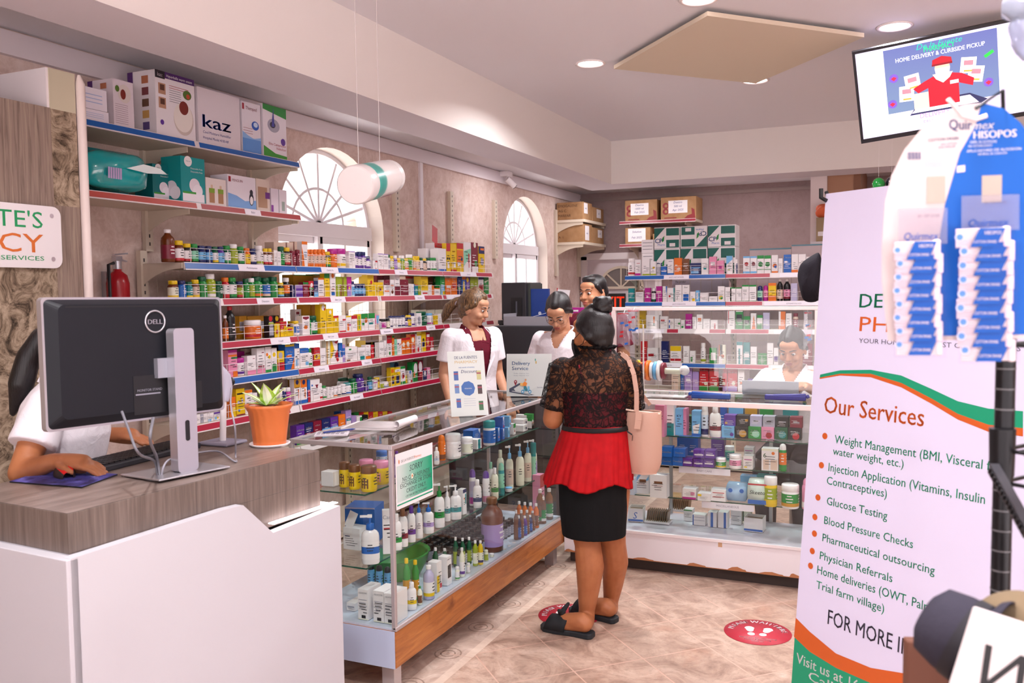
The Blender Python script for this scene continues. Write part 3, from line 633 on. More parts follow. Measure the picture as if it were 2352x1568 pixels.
def pack_meshes(kind, cap, body, lab, acc):
    """meshes of one design at unit size: 1 wide, 1 deep, 1 high"""
    key = (kind, cap, body, lab, acc)
    if key in _pk: return _pk[key]
    out = {}; B, C, Lb = MB(), MB(), MB(); P = PM(body, .22); n = 18; cm = PM(cap, .35); sy = 1.0
    def band(r, z0, z1, mat, e=.006, mb=Lb, s=None): mb.lathe([(r + e, z0), (r + e, z1)], mat, n, sy=s or sy, cap=False)
    def marks(r, z0, z1):
        for q in range(3):
            z = lerp(z0, z1, (q + .5) / 3); w = (.34, .42, .26)[q]
            for sgn in (-1, 1):
                a0 = -PI / 2 + (0.0 if sgn < 0 else PI / 2)
                pts = []
                for t in (-w, -w / 3, w / 3, w): a = a0 + t; pts.append((r * math.cos(a), r * math.sin(a) * sy))
                for (xa, ya), (xb, yb) in zip(pts, pts[1:]): Lb.quad((xa, ya, z), (xb, yb, z), (xb, yb, z + (z1 - z0) * .11), (xa, ya, z + (z1 - z0) * .11), PM('k' if lab in 'wyehcjvi' else 'w', .6))
    if kind == 'b':        # pill bottle
        B.lathe([(.44, 0), (.5, .03), (.5, .66), (.46, .73), (.36, .77), (.36, .80)], P, n)
        C.lathe([(.40, .79), (.42, .80), (.42, .97), (.38, 1.0), (0.01, 1.0)], cm, n)
        band(.5, .08, .63, PM(lab, .4)); marks(.512, .24, .6)
        if acc: band(.5, .08, .2, PM(acc, .4), .009)
    elif kind == 's':      # narrow-necked bottle
        B.lathe([(.46, 0), (.5, .02), (.5, .66), (.45, .74), (.26, .83), (.2, .87), (.2, .9)], P, n)
        C.lathe([(.24, .89), (.25, .90), (.25, .985), (.22, 1), (.01, 1)], cm, n)
        band(.5, .1, .52, PM(lab, .4)); marks(.512, .2, .5)
        if acc: band(.5, .1, .2, PM(acc, .4), .009)
    elif kind == 'j':      # wide jar
        B.lathe([(.46, 0), (.5, .03), (.5, .68), (.46, .72)], P, n)
        C.lathe([(.49, .72), (.5, .73), (.5, .96), (.46, 1), (.01, 1)], cm, n)
        band(.5, .1, .62, PM(lab, .4)); marks(.512, .22, .58)
        if acc in ('x', 'i') and lab == 'y':            # a small square label on one side
            for da in (-.5, 0): a0, a1 = -PI / 2 + da, -PI / 2 + da + .5; Lb.quad((.515 * math.cos(a0), .515 * math.sin(a0), .14), (.515 * math.cos(a1), .515 * math.sin(a1), .14), (.515 * math.cos(a1), .515 * math.sin(a1), .52), (.515 * math.cos(a0), .515 * math.sin(a0), .52), PM(acc, .4))
        elif acc: band(.5, .1, .24, PM(acc, .4), .009)
    elif kind == 't':      # spray can or tube with a domed cap
        B.lathe([(.47, 0), (.5, .02), (.5, .72), (.44, .78)], P, n)
        C.lathe([(.42, .77), (.44, .78), (.42, .90), (.32, .97), (.12, 1), (.01, 1)], cm, n)
        band(.5, .06, .68, PM(lab, .3)); marks(.512, .3, .62)
        if acc: band(.5, .06, .24, PM(acc, .4), .009)
    elif kind in 'lp':     # flat-sided lotion bottle, with or without a pump
        sy = .62; top = .80 if kind == 'l' else .70
        B.lathe([(.46, 0), (.5, .03), (.5, top * .80), (.47, top * .89), (.37, top * .96), (.22, top), (.2, top + .01)], P, n, sy=sy)
        if kind == 'l': C.lathe([(.22, top), (.26, top + .01), (.24, .985), (.2, 1), (.01, 1)], cm, n)
        else:
            C.lathe([(.22, top), (.24, top + .01), (.22, top + .12), (.1, top + .13), (.07, top + .14), (.07, .95)], cm, n)
            C.box((-.13, -.10, .945), (.12, .10, 1.0), PM('w', .3)); C.box((-.55, -.07, .95), (-.1, .07, .99), PM('w', .3))
        band(.5, .1, top * .66, PM(lab, .4), .008); marks(.514, .25, top * .6)
        if acc: band(.5, .22, .36, PM(acc, .4), .012)
    for nm, mb in (('body', B), ('cap', C), ('label', Lb)):
        o = mb.build(nm); out[nm] = o.data; bpy.data.objects.remove(o)
    _pk[key] = out; return out
KIND = dict(b='bottle', s='bottle', j='jar', t='can', l='bottle', p='bottle')
OBN = dict(b='pill_bottle', s='syrup_bottle', j='cosmetic_jar', t='spray_can', l='lotion_bottle', p='pump_bottle')
WORD = dict(b='bottle', s='slim-necked bottle', j='jar', t='domed can', l='flat bottle', p='pump bottle')
REG = []      # (object, description, row phrase, category, order, group)
def make_bottle(code):
    f = code.split(':'); k = f[0]; cap, body, lab = f[1], f[2], f[3]; acc = f[4] if len(f) > 4 and len(f[4]) == 1 else ''
    ms = pack_meshes(k, cap, body, lab, acc)
    r = bpy.data.objects.new(OBN[k], ms['body']); COL.objects.link(r)
    for nm in ('cap', 'label'):
        c = bpy.data.objects.new(nm, ms[nm]); COL.objects.link(c); c.parent = r
        if nm == 'cap' and cap != body: c['label'] = NAM[cap] + ' cap'
        if nm == 'label': c.name = 'paper_label'
    d = '%s-capped %s %s' % (NAM[cap], NAM[body], WORD[k])
    if lab != body: d += ' with %s label' % NAM[lab]
    return r, d, KIND[k]
def make_box(code, w, d, h):
    ops = code.split(' '); f = ops[0].split(':'); base = f[1]; ops = ops[1:]
    name, txt = 'medicine_box', None
    m = MB(); bm_ = PM(base, .38); side = bm_
    for o in ops:
        if o[0] == 'S': side = PM(o.split(':')[1], .38)
    x0, x1 = -w / 2, w / 2
    vs = [(x0, 0, 0), (x1, 0, 0), (x1, d, 0), (x0, d, 0), (x0, 0, h), (x1, 0, h), (x1, d, h), (x0, d, h)]
    m.add(vs, [(0, 1, 5, 4), (0, 3, 2, 1), (2, 3, 7, 6)], bm_); m.add(vs, [(1, 2, 6, 5), (3, 0, 4, 7), (4, 5, 6, 7)], side)
    lift = [.0004]
    def Q(c, ax, az, bx, bz):
        y = -lift[0]; lift[0] += .00025
        m.quad((x0 + ax * w, y, az * h), (x0 + bx * w, y, az * h), (x0 + bx * w, y, bz * h), (x0 + ax * w, y, bz * h), PM(c, .38))
    acc, plain, flap = [], True, None
    for o in ops:
        t = o.split(':'); k = t[0]
        if k == 'T':
            fr = float(t[2]); Q(t[1], 0, 1 - fr, 1, 1); acc.append(t[1])
            m.quad((x0, 0, h * (1 - fr)), (x0, 0, h), (x0, d, h), (x0, d, h * (1 - fr)), PM(t[1], .38)) if 0 else None
        elif k == 'B': Q(t[1], 0, 0, 1, float(t[2])); acc.append(t[1])
        elif k == 'R': Q(t[1], *map(float, t[2:6])); acc.append(t[1])
        elif k == 'D':
            y = -lift[0]; lift[0] += .00025; m.disc((x0 + float(t[2]) * w, y, float(t[3]) * h), (float(t[4]) * w, 0, 0), (0, 0, float(t[4]) * (float(t[5]) if len(t) > 5 else 1) * w), PM(t[1], .4), 14); acc.append(t[1])
        elif k == 'P':
            y = -lift[0]; lift[0] += .00025; q = [float(v) for v in t[2].split(',')]
            m.flat([(q[i] * w, q[i + 1] * h) for i in range(0, len(q), 2)], (x0, y, 0), (1, 0, 0), (0, 0, 1), PM(t[1], .4)); acc.append(t[1])
        elif k == 'X':
            y = -lift[0]; lift[0] += .00025; st = t[1].replace('_', ' '); hh = float(t[5]) * h; tw = text_geo(st, .02)[2] * hh
            m.text(st, (x0 + float(t[3]) * w, y, float(t[4]) * h), (1, 0, 0), (0, 0, 1), hh, PM(t[2], .5), width=min(tw, w * .92) , align='c', bold=.02); txt = st
        elif k == 'V':
            y = -lift[0]; lift[0] += .00025; st = t[1].replace('_', ' '); hh = float(t[4]) * w; tw = text_geo(st, .02)[2] * hh
            m.text(st, (x0 + float(t[3]) * w, y, h * .08), (0, 0, 1), (-1, 0, 0), hh, PM(t[2], .5), width=min(tw, h * .84), bold=.02); txt = st
        elif k == 'N': plain = False
        elif k == 'F': flap = t[1]
    if plain:
        rr = random.Random(int(w * 1e5) + len(code)); ink = PM('k' if base in 'wyehcjvis' else 'w', .6)
        z = rr.uniform(.5, .7)
        for q in range(4):
            y = -lift[0]; ww = rr.uniform(.3, .75); xx = rr.uniform(.08, .9 - ww)
            m.quad((x0 + xx * w, y, z * h), (x0 + (xx + ww) * w, y, z * h), (x0 + (xx + ww) * w, y, z * h + h * .022), (x0 + xx * w, y, z * h + h * .022), ink); z -= rr.uniform(.07, .13)
    r = m.build(name)
    if flap:
        q = MB(); q.bar((x0 + w * .2, d * .2, h), (x0 + w * .45, d * .45, h + w * .75), w * .5, .0015, PM(flap, .4), up=(0, 1, 0)); fl = q.build('flap', r); fl['label'] = NAM[flap] + ' top flap standing open'
    desc = NAM[base] + ' box'
    acc = [a for i, a in enumerate(acc) if a != base and a not in acc[:i]]
    if acc: desc += ' with ' + ' and '.join(NAM[a] for a in acc[:2]) + ' print'
    else: desc = 'plain ' + desc
    return r, desc, 'box'
def reg(o, desc, where, cat, order, group): REG.append((o, desc, where, cat, order, group))
def row(axis, front, z, T, items, where, group, gap=.03, dep=None):
    """packs along one shelf; each item: left, right and top edge as read off the photograph (T: origin and scale of that reading), and its design"""
    for x0, x1, yt, code in items:
        px0, px1, py = T[0] + x0 * T[2], T[0] + x1 * T[2], T[1] + yt * T[2]
        back = 0; zb = z
        if code[0] == '^': back = .10; code = code[1:]
        fr = front - gap - back if axis == 'x' else front + gap + back
        if axis == 'x': a, b, c = onx(px0, py, fr), onx(px1, py, fr), onx((px0 + px1) / 2, py, fr); lo, hi = a.y, b.y
        else: a, b, c = ony(px0, py, fr), ony(px1, py, fr), ony((px0 + px1) / 2, py, fr); lo, hi = a.x, b.x
        zb += .0015; h = max(.03, c.z - zb); w = (hi - lo) * .965; mid = (lo + hi) / 2
        if code[0] == 'k':
            d = dep or min(.085, max(.035, w * .6)); r, desc, cat = make_box(code, w, d, h); r.location = (fr, mid, zb) if axis == 'x' else (mid, fr, zb)
        else:
            r, desc, cat = make_bottle(code); sd = min(w, .085); r.scale = (w, sd, h); r.location = (fr - sd / 2, mid, zb) if axis == 'x' else (mid, fr + sd / 2, zb)
        if axis == 'x': r.rotation_euler.z = PI / 2
        reg(r, desc, where, cat, mid, group)
GC, GK = 'goods in the aisle display case', 'goods in the glass counter'
def place(items, z, where, group, rz=PI / 2, turn=None):
    """packs standing on one glass shelf: middle of the foot, width and top edge as read off the photograph, and the design"""
    for it in items:
        x, yb, w, yt, code = it[:5]; dd = it[5] if len(it) > 5 else None; ang = it[6] if len(it) > 6 else rz
        zz = z + .0015
        p = onz(x, yb, zz)
        if group == GK and p.y > 5.2: q = ony(x, yb, 5.2); p = Vector((q.x, 5.2, zz))
        if group == GC:
            if p.x < -2.28: q = onx(x, yb, -2.28); p = Vector((-2.28, q.y, zz))
            lim = -1.885 if z < .4 else -2.0
            if p.x > lim: q = onx(x, yb, lim); p = Vector((lim, q.y, zz))
            p.y = min(max(p.y, 2.965), 4.77)
        dep = (p - EYE).dot(FWD); w = w * dep / F * .97; h = at(x, yt, dep).z - zz
        if code[0] == 'k': r, desc, cat = make_box(code, w, dd or w * .7, h); r.location = p
        else:
            r, desc, cat = make_bottle(code); r.scale = (w, w, h); r.location = p
            if code[0] in 'lp' and ang == PI / 2: ang = .55
        r.rotation_euler.z = ang; reg(r, desc, where, cat, p.x + p.y, group)
Z1, Z2, Z3, Z4, Z5, Z6, Z7 = (370, 510, .1403), (650, 530, .1084), (850, 530, .1233), (500, 680, .1339), (740, 680, .1339), (400, 830, .1361), (680, 820, .1403)
R = lambda k: ROWZ[k]
G0 = 'packs on the wall rack'
w0 = "on wall rack's top shelf"
row('x', XS, R(0), Z1, [(95, 270, 115, 's:w:a:u'), (275, 410, 300, 'b:y:a:w:r'), (415, 530, 350, 'b:y:k:w:r'), (532, 640, 355, 'b:g:k:v:g'), (645, 768, 385, 'b:n:n:c:n'), (772, 868, 390, 'b:n:n:c:n'), (872, 962, 400, 'b:d:d:w:y'),
    (966, 1062, 400, 'b:n:p:c'), (1066, 1170, 385, 'b:g:d:w:g'), (1175, 1290, 360, 'b:w:l:l'), (1295, 1390, 400, 'b:g:d:w:g'), (1396, 1488, 425, 'b:o:o:y'), (1492, 1590, 435, 'b:n:n:w:n'), (1596, 1702, 385, 'b:w:w:w:l'),
    (1706, 1768, 430, 'b:y:a:w:r'), (1772, 1838, 430, 'b:y:a:w:r'), (1842, 1900, 460, 'k:w S:e'), (1902, 1960, 480, 'k:w'), (1964, 2045, 400, 'b:d:d:g'), (2050, 2146, 415, 'b:y:k:e:r'), (2152, 2230, 470, 'b:u:u:u'),
    (1840, 2050, 330, '^k:e N R:u:.96:0:1:1'), (2060, 2172, 330, '^k:e N R:u:.93:0:1:1'), (2182, 2300, 322, '^k:e N R:o:.9:0:1:1')], w0, G0)
row('x', XS, R(0), Z2, [(310, 388, 400, 'b:u:u:u'), (392, 515, 225, 'k:w P:o:0,0,.45,0,.3,.45,0,.8 D:j:.65:.5:.3 R:o:0:.88:1:1')] + [(520 + 82 * k, 520 + 82 * (k + 1), 390, 'b:o:o:e:o') for k in range(5)] + [(932, 1050, 440, 'b:y:k:y:g'), (1055, 1185, 380, 'j:m:o:o'),
    (1195, 1385, 375, 'j:m:w:w:y'), (1392, 1528, 430, 'k:w T:q:.06 X:Lubrex:s:.5:.75:.1'), (1536, 1612, 450, 'b:n:p:w:p'), (1616, 1698, 470, 'b:n:p:w:p'), (1702, 1786, 445, 'b:n:p:w:p'), (1790, 1890, 540, 'b:n:p:w:p'), (1640, 1740, 440, '^b:n:p:w:p'),
    (1905, 2000, 630, 'k:w R:r:.4:.8:1:1 R:r:.4:0:.8:.12'), (2005, 2120, 480, 'k:w T:q:.06 X:Lubrex:s:.5:.78:.1'), (2124, 2232, 490, 'k:w T:q:.06 X:Lubrex:s:.5:.78:.1')], w0, G0)
row('x', XS, R(0), Z3, [(345, 396, 440, 'b:d:w:s'), (400, 468, 465, 'b:y:y:h:l'), (470, 528, 460, 'b:w:p:q'), (530, 602, 510, 'b:y:y:h:s'), (605, 668, 460, 'b:w:g:l'), (670, 745, 515, 'b:y:w:e:o'), (748, 824, 440, 'b:w:l:g:l'), (828, 876, 520, 'b:y:e:e:o'), (880, 958, 470, 'b:y:y:e'),
    (960, 1004, 500, 'b:d:w:w:k'), (1008, 1088, 515, 'b:y:k:e'), (1090, 1138, 500, 'b:d:w:w:k'), (1142, 1192, 500, 'b:g:w:w:g'), (1196, 1262, 500, 'b:g:w:w:g'), (1040, 1190, 330, '^k:w'), (1270, 1415, 330, 'k:w B:b:.1'), (1195, 1400, 232, '^k:w T:r:.16 F:r X:Redoxon:w:.5:.88:.08'),
    (1418, 1492, 232, 'k:y T:r:.28 R:k:.1:.42:.4:.5 R:k:.55:.42:.9:.5 R:w:.2:.12:.7:.36'), (1496, 1606, 240, 'k:y R:w:.5:.15:.85:.35 B:r:.08 X:Apetil:r:.5:.7:.06'), (1610, 1734, 230, 'k:y T:o:.72 T:r:.22 R:y:0:.76:1:.8 R:w:.1:.2:.5:.34 D:n:.75:.45:.14'),
    (1740, 1880, 212, 'k:w P:v:0,.2,.9,.55,1,.8,0,.7 P:r:.6,.15,.72,.15,.78,.6,.6,.65'), (1888, 2008, 220, 'k:u D:h:.5:.92:.2 D:g:.65:.3:.24 B:w:.2'), (2018, 2130, 290, 'k:y T:n:.28 D:z:.6:.42:.28 R:o:.3:.85:.9:.93')], w0, G0)
w1 = "on wall rack's second shelf"
row('x', XS, R(1), Z1, [(187, 322, 955, 'b:y:a:h:y'), (328, 444, 955, 'b:n:b:b'), (448, 546, 975, 'b:d:t:t:y'), (550, 660, 940, 'b:y:a:e:y'), (665, 788, 890, 'b:d:g:g'), (792, 930, 845, 'b:w:l:l:w'), (936, 1040, 965, 'b:d:d:d'), (1044, 1146, 905, 'b:o:r:w:r'), (1150, 1274, 905, 'b:g:d:w:g'),
    (1278, 1382, 970, 'b:n:a:l:r'), (1386, 1466, 925, 'b:d:g:g'), (1470, 1562, 915, 'b:w:g:l'), (1566, 1698, 890, 'b:d:g:g:o'), (1702, 1826, 910, 'b:d:d:b:e'), (1830, 1946, 895, 'b:d:g:g'), (1950, 2040, 990, 'b:y:k:y:c'), (2044, 2130, 910, 'b:w:k:o:k')], w1, G0)
row('x', XS, R(1), Z2, [(182, 250, 1155, 'k:n'), (255, 418, 1155, 'k:q R:p:0:.55:1:.75 R:p:0:.05:1:.3 N'), (205, 640, 930, '^k:f T:g:.04'), (645, 865, 918, '^k:f T:g:.05'), (422, 535, 1090, 'k:u T:g:.12'), (540, 648, 1060, 'k:r D:w:.6:.75:.25'), (552, 646, 1200, 'k:r T:g:.2 B:w:.1'), (652, 738, 1060, 'k:n B:c:.3'),
    (742, 864, 995, 'k:w T:o:.1 R:k:.2:.6:.8:.65 B:o:.04'), (870, 984, 905, 'k:y T:g:.2'), (990, 1112, 900, 'k:w D:o:.5:.9:.25 R:b:.2:.05:.8:.2 R:o:.4:.28:.6:.35'), (1118, 1248, 970, 'k:l R:u:.7:.02:.9:.6'), (1252, 1348, 975, 'k:l R:u:.1:.02:.25:.95'), (1352, 1450, 975, 'k:m B:q:.35 D:y:.5:.42:.2'),
    (1468, 1540, 1065, 'b:n:j:c'), (1545, 1620, 1120, 'b:n:n:c:n'), (1624, 1696, 1120, 'b:n:n:c:n'), (1700, 1772, 1120, 'b:n:n:c:n'), (1690, 1780, 940, '^k:y'), (1785, 1920, 935, 'k:y D:r:.6:.65:.18 X:Pediasol:r:.5:.25:.05'), (1926, 2122, 1090, 'k:y R:u:.6:.4:.8:.55 X:Pedia:r:.4:.3:.1'), (1985, 2120, 945, '^k:u V:AMI:w:.7:.4'), (2125, 2262, 945, '^k:u V:JUM:w:.7:.4'), (2130, 2262, 1040, 'k:w T:u:.32 X:Complex:w:.5:.74:.1 R:o:.1:.25:.9:.35')], w1, G0)
row('x', XS, R(1), Z3, [(374, 448, 910, 'k:w D:a:.5:.25:.3 R:o:.1:.6:.9:.68'), (455, 552, 822, 'k:w B:u:.45 X:Baby:s:.5:.75:.07'), (557, 712, 905, 'k:u X:Hair:w:.65:.78:.06'), (716, 762, 985, 'k:w'), (766, 828, 990, 'k:w R:b:.8:0:1:1'), (832, 892, 1000, 'k:t T:r:.1'), (655, 798, 850, '^k:e T:r:.11'), (802, 942, 850, '^k:e T:r:.11'),
    (896, 942, 1010, 'k:l'), (946, 1078, 850, 'k:y B:w:.22 R:r:.2:.06:.9:.14'), (1084, 1148, 1005, 'k:w'), (1151, 1192, 1020, 'k:o'), (1195, 1300, 1065, 'k:w T:o:.15'), (1078, 1176, 860, '^k:x'), (1180, 1310, 850, '^k:g R:e:.1:.68:.9:.88'), (1304, 1392, 850, 'k:g R:c:.1:.02:.9:.55 R:y:.5:.02:.9:.2'),
    (1398, 1508, 880, 'k:o R:w:.2:.4:.9:.55 X:Vita:w:.5:.8:.1'), (1512, 1620, 880, 'k:o R:r:.15:.4:.8:.65 X:Vera:w:.5:.8:.1'), (1625, 1704, 880, 'k:n R:g:.1:.3:.9:.45 X:Day:w:.5:.8:.1'), (1710, 1782, 840, 'k:b P:y:.1,0,.9,0,.6,.75,.3,.7 T:o:.2'), (1785, 1858, 845, 'k:p D:y:.4:.8:.3'), (1866, 1938, 840, 'k:l'), (1940, 2010, 845, 'k:l'), (2016, 2114, 860, 'k:w T:n:.15 P:r:0,0,1,0,1,.55,.1,.55'), (2120, 2210, 850, 'k:g P:h:.1,.65,.9,.75,.9,.8,.1,.72')], w1, G0)
w2 = "on wall rack's third shelf"
row('x', XS, R(2), Z4, [(128, 200, 330, 's:w:a:o'), (206, 332, 175, 's:r:k:k'), (238, 360, 375, 'l:w:o:w:n'), (366, 495, 340, '^k:f R:s:.0:.35:.9:.75'), (500, 864, 340, '^k:f R:s:.05:.4:.9:.75'), (580, 805, 410, 'j:w:o:o:r'), (868, 960, 340, 'k:k D:r:.4:.88:.35 R:l:0:.6:1:.7 R:s:.1:.1:.9:.5'), (975, 1050, 330, '^k:k D:y:.5:.85:.4 R:s:.1:.1:.9:.5'), (972, 1066, 470, 'k:y D:r:.5:.4:.25'),
    (1062, 1128, 375, '^k:r'), (1072, 1132, 440, 'k:r R:y:0:0:1:.5'), (1136, 1182, 430, 'k:y T:r:.3'), (1186, 1300, 530, 'k:y R:r:.1:.6:.8:.85'), (1250, 1320, 425, '^b:y:r:w:r'), (1330, 1434, 425, 'b:y:w:b:w'), (1322, 1430, 225, '^k:w R:u:.2:.8:.7:.9 D:g:.75:.72:.12'), (1446, 1578, 335, 'k:w P:u:.1,.95,.9,.95,.9,.85,.5,.78,.1,.85 D:o:.45:.4:.25:.7'), (1580, 1618, 410, 'b:g:g:g'), (1622, 1750, 335, 'b:d:d:w:g'),
    (1452, 1592, 142, '^k:f'), (1600, 1744, 142, '^k:f'), (1752, 1862, 140, 'k:y D:w:.5:.88:.28 D:r:.7:.83:.12'), (1866, 1980, 215, 'k:y D:w:.55:.86:.18'), (1984, 2072, 335, 'k:y T:r:.13 D:w:.45:.75:.18')], w2, G0)
row('x', XS, R(2), Z5, [(280, 402, 330, 'k:w R:r:.55:.68:1:.78 B:r:.08'), (408, 496, 335, 'k:w T:y:.1 R:o:.2:.05:.55:.5 D:m:.75:.4:.15'), (500, 598, 330, 'k:w T:r:.22'), (604, 662, 312, 'k:y R:g:.35:.1:.6:.9'), (666, 786, 300, 'k:w T:g:.3 D:o:.7:.6:.22 R:g:.1:.28:.5:.45'), (790, 902, 290, 'k:w T:g:.32 R:t:.05:.3:.7:.44'), (906, 975, 320, 'k:i R:c:.3:.4:1:.95 B:e:.35'),
    (980, 1040, 430, 'b:w:s:s'), (1044, 1128, 390, 'j:k:w:m'), (1132, 1180, 360, 'b:k:k:h')] + [(1184 + 52 * k, 1184 + 52 * (k + 1), 338, 'b:n:w:w:n') for k in range(4)] + [(1205, 1300, 450, 'k:w'), (1396, 1438, 325, 'b:n:w:w:n'), (1440, 1490, 400, 'b:n:w:q:n'), (1492, 1548, 325, 'b:y:n:y'), (1550, 1612, 290, 'b:n:w:w:p'), (1618, 1702, 290, 'k:w D:s:.5:.4:.3:1.6'), (1706, 1840, 265, 'b:d:d:d'),
    (1850, 1928, 290, 'b:c:w:w:m'), (1930, 1984, 325, 'k:y'), (1986, 2050, 300, 'k:w'), (1655, 1790, 232, '^k:h'), (1795, 1930, 232, '^k:h'), (1935, 2080, 228, '^k:h')], w2, G0)
w3 = "on wall rack's fourth shelf"
row('x', XS, R(3), Z4, [(172, 330, 920, 'k:i T:m:.1 R:o:.0:.75:1:.82 R:g:.35:.66:1:.73 R:o:.5:.0:1:.2'), (338, 460, 950, '^k:m'), (350, 498, 1060, 'j:m:w:w:p'), (466, 560, 900, '^k:e R:u:.1:.8:.9:.83'), (565, 660, 900, '^k:e R:u:.1:.8:.9:.83'), (502, 652, 1020, 'k:w R:u:.65:.82:.9:.85 B:i:.22'), (668, 806, 890, 'k:w R:u:.6:.8:.9:.83 B:i:.18 R:u:.1:.2:.9:.3'),
    (812, 912, 870, 'k:w D:o:.3:.7:.2 B:g:.1 D:y:.7:.6:.22'), (916, 1012, 890, 'k:w D:y:.5:.72:.28 R:g:.1:.0:.9:.3'), (1022, 1140, 940, 'k:y B:r:.42 D:s:.45:.78:.3'), (1022, 1160, 830, '^k:n'), (1152, 1310, 830, 'k:b X:Bi_Flex:w:.5:.66:.1 T:y:.08 R:o:.1:.5:.7:.56 P:o:.6,0,1,0,1,.5'), (1314, 1400, 810, 'k:w T:b:.2 R:k:.2:.45:.4:.5 R:c:.2:.1:.7:.35'), (1406, 1562, 890, 'k:w T:b:.25 X:Osteocare:w:.5:.8:.09 R:k:.7:.55:.85:.62 R:c:.6:.1:.95:.3'),
    (1568, 1640, 900, 'b:g:w:w:g'), (1648, 1752, 880, 'k:r X:Aspirol:w:.5:.78:.09 R:y:0:.35:1:.62 D:a:.4:.5:.18'), (1756, 1850, 890, 'k:w'), (1858, 1922, 770, 'k:h R:f:.1:0:.35:1'), (1926, 2072, 765, 'k:w P:y:0,.2,0,1,.2,1,.5,.6,.2,.3 P:r:.45,.95,1,1,.75,.85 P:r:.5,.35,.85,.6,1,.1,.8,.05')], w3, G0)
row('x', XS, R(3), Z5, [(262, 345, 800, 'k:b V:Nature:w:.7:.3 B:w:.25'), (348, 388, 830, 'k:q R:b:0:.4:1:.8'), (392, 602, 870, 'k:w R:g:.3:.78:.5:.88 R:x:.1:.02:.4:.12'), (606, 740, 880, 'k:w R:t:.3:.0:.9:.3'), (742, 830, 835, 'k:w X:Artival:r:.4:.85:.08 B:o:.2'), (834, 888, 835, 'k:r'), (738, 968, 752, '^k:y T:w:.12 P:n:.7,.3,.9,.6,.8,.3'), (740, 848, 675, '^k:e'), (855, 968, 675, '^k:e'), (974, 1056, 790, 'k:w'), (1060, 1100, 760, 'k:w V:Seven:n:.6:.5'),
    (1106, 1192, 675, 'k:w T:r:.38 X:FERRO:w:.5:.82:.08 R:g:.4:.05:.7:.2'), (1196, 1234, 680, 'k:o T:g:.1'), (1236, 1280, 740, 'k:v'), (1284, 1356, 735, 'k:w R:n:.1:.65:.4:.75 R:o:.5:.6:.9:.7'), (1360, 1428, 720, 'k:o T:r:.14 D:h:.5:.6:.3 R:h:.1:.3:.9:.34'), (1432, 1508, 712, 'k:o T:r:.14 D:h:.5:.6:.3 R:h:.1:.3:.9:.34'), (1514, 1594, 655, 'k:o T:r:.12 D:h:.5:.7:.3 R:r:.1:.0:.9:.4'), (1622, 1696, 652, 'k:w T:y:.08 X:6G:s:.5:.72:.12 R:r:.1:.02:.5:.3'),
    (1700, 1778, 612, 'k:y R:n:.1:.25:.7:.5 D:k:.4:.6:.18'), (1782, 1846, 622, 'k:r R:w:.1:.75:.9:.9 D:y:.5:.45:.25'), (1850, 1908, 700, 'k:r B:w:.2')], w3, G0)
w4 = "on wall rack's fifth shelf"
row('x', XS, R(4), Z6, [(122, 240, 965, 'k:o R:e:0:.8:1:1'), (246, 328, 940, 'k:w R:n:.4:.0:1:.2'), (332, 440, 895, 'k:w'), (444, 490, 890, 'k:s'), (494, 556, 880, 'k:w'), (560, 664, 870, 'k:w R:c:.1:.0:.6:.3'), (668, 798, 850, 'k:w T:p:.3 R:y:.4:.15:.6:.4 R:c:.1:.1:.35:.4'), (802, 862, 850, 'k:y B:r:.12'), (930, 1036, 600, 'k:o R:y:.5:0:1:.5'), (1040, 1188, 458, 'k:y R:k:.1:.78:.9:.84 D:z:.25:.5:.13 D:z:.7:.55:.13 D:b:.3:.2:.12 B:u:.05'), (1190, 1318, 480, 'k:w T:o:.12 X:Cortal:k:.5:.62:.06'), (1322, 1400, 530, 'k:w'),
    (1782, 1850, 470, 'k:w R:n:.6:.3:1:.9'), (1852, 1910, 440, 'b:w:n:n'), (1914, 2000, 440, 'b:w:m:m'), (1822, 1918, 300, '^k:e'), (1922, 2026, 300, '^k:f D:n:.5:.85:.3'), (2020, 2126, 300, 'k:w T:f:.34 D:n:.5:.88:.25 B:b:.14 R:o:.6:.2:.75:.6'), (2130, 2238, 300, 'k:w T:o:.34 D:n:.5:.88:.25 B:b:.14 R:o:.6:.2:.75:.6')], w4, G0)
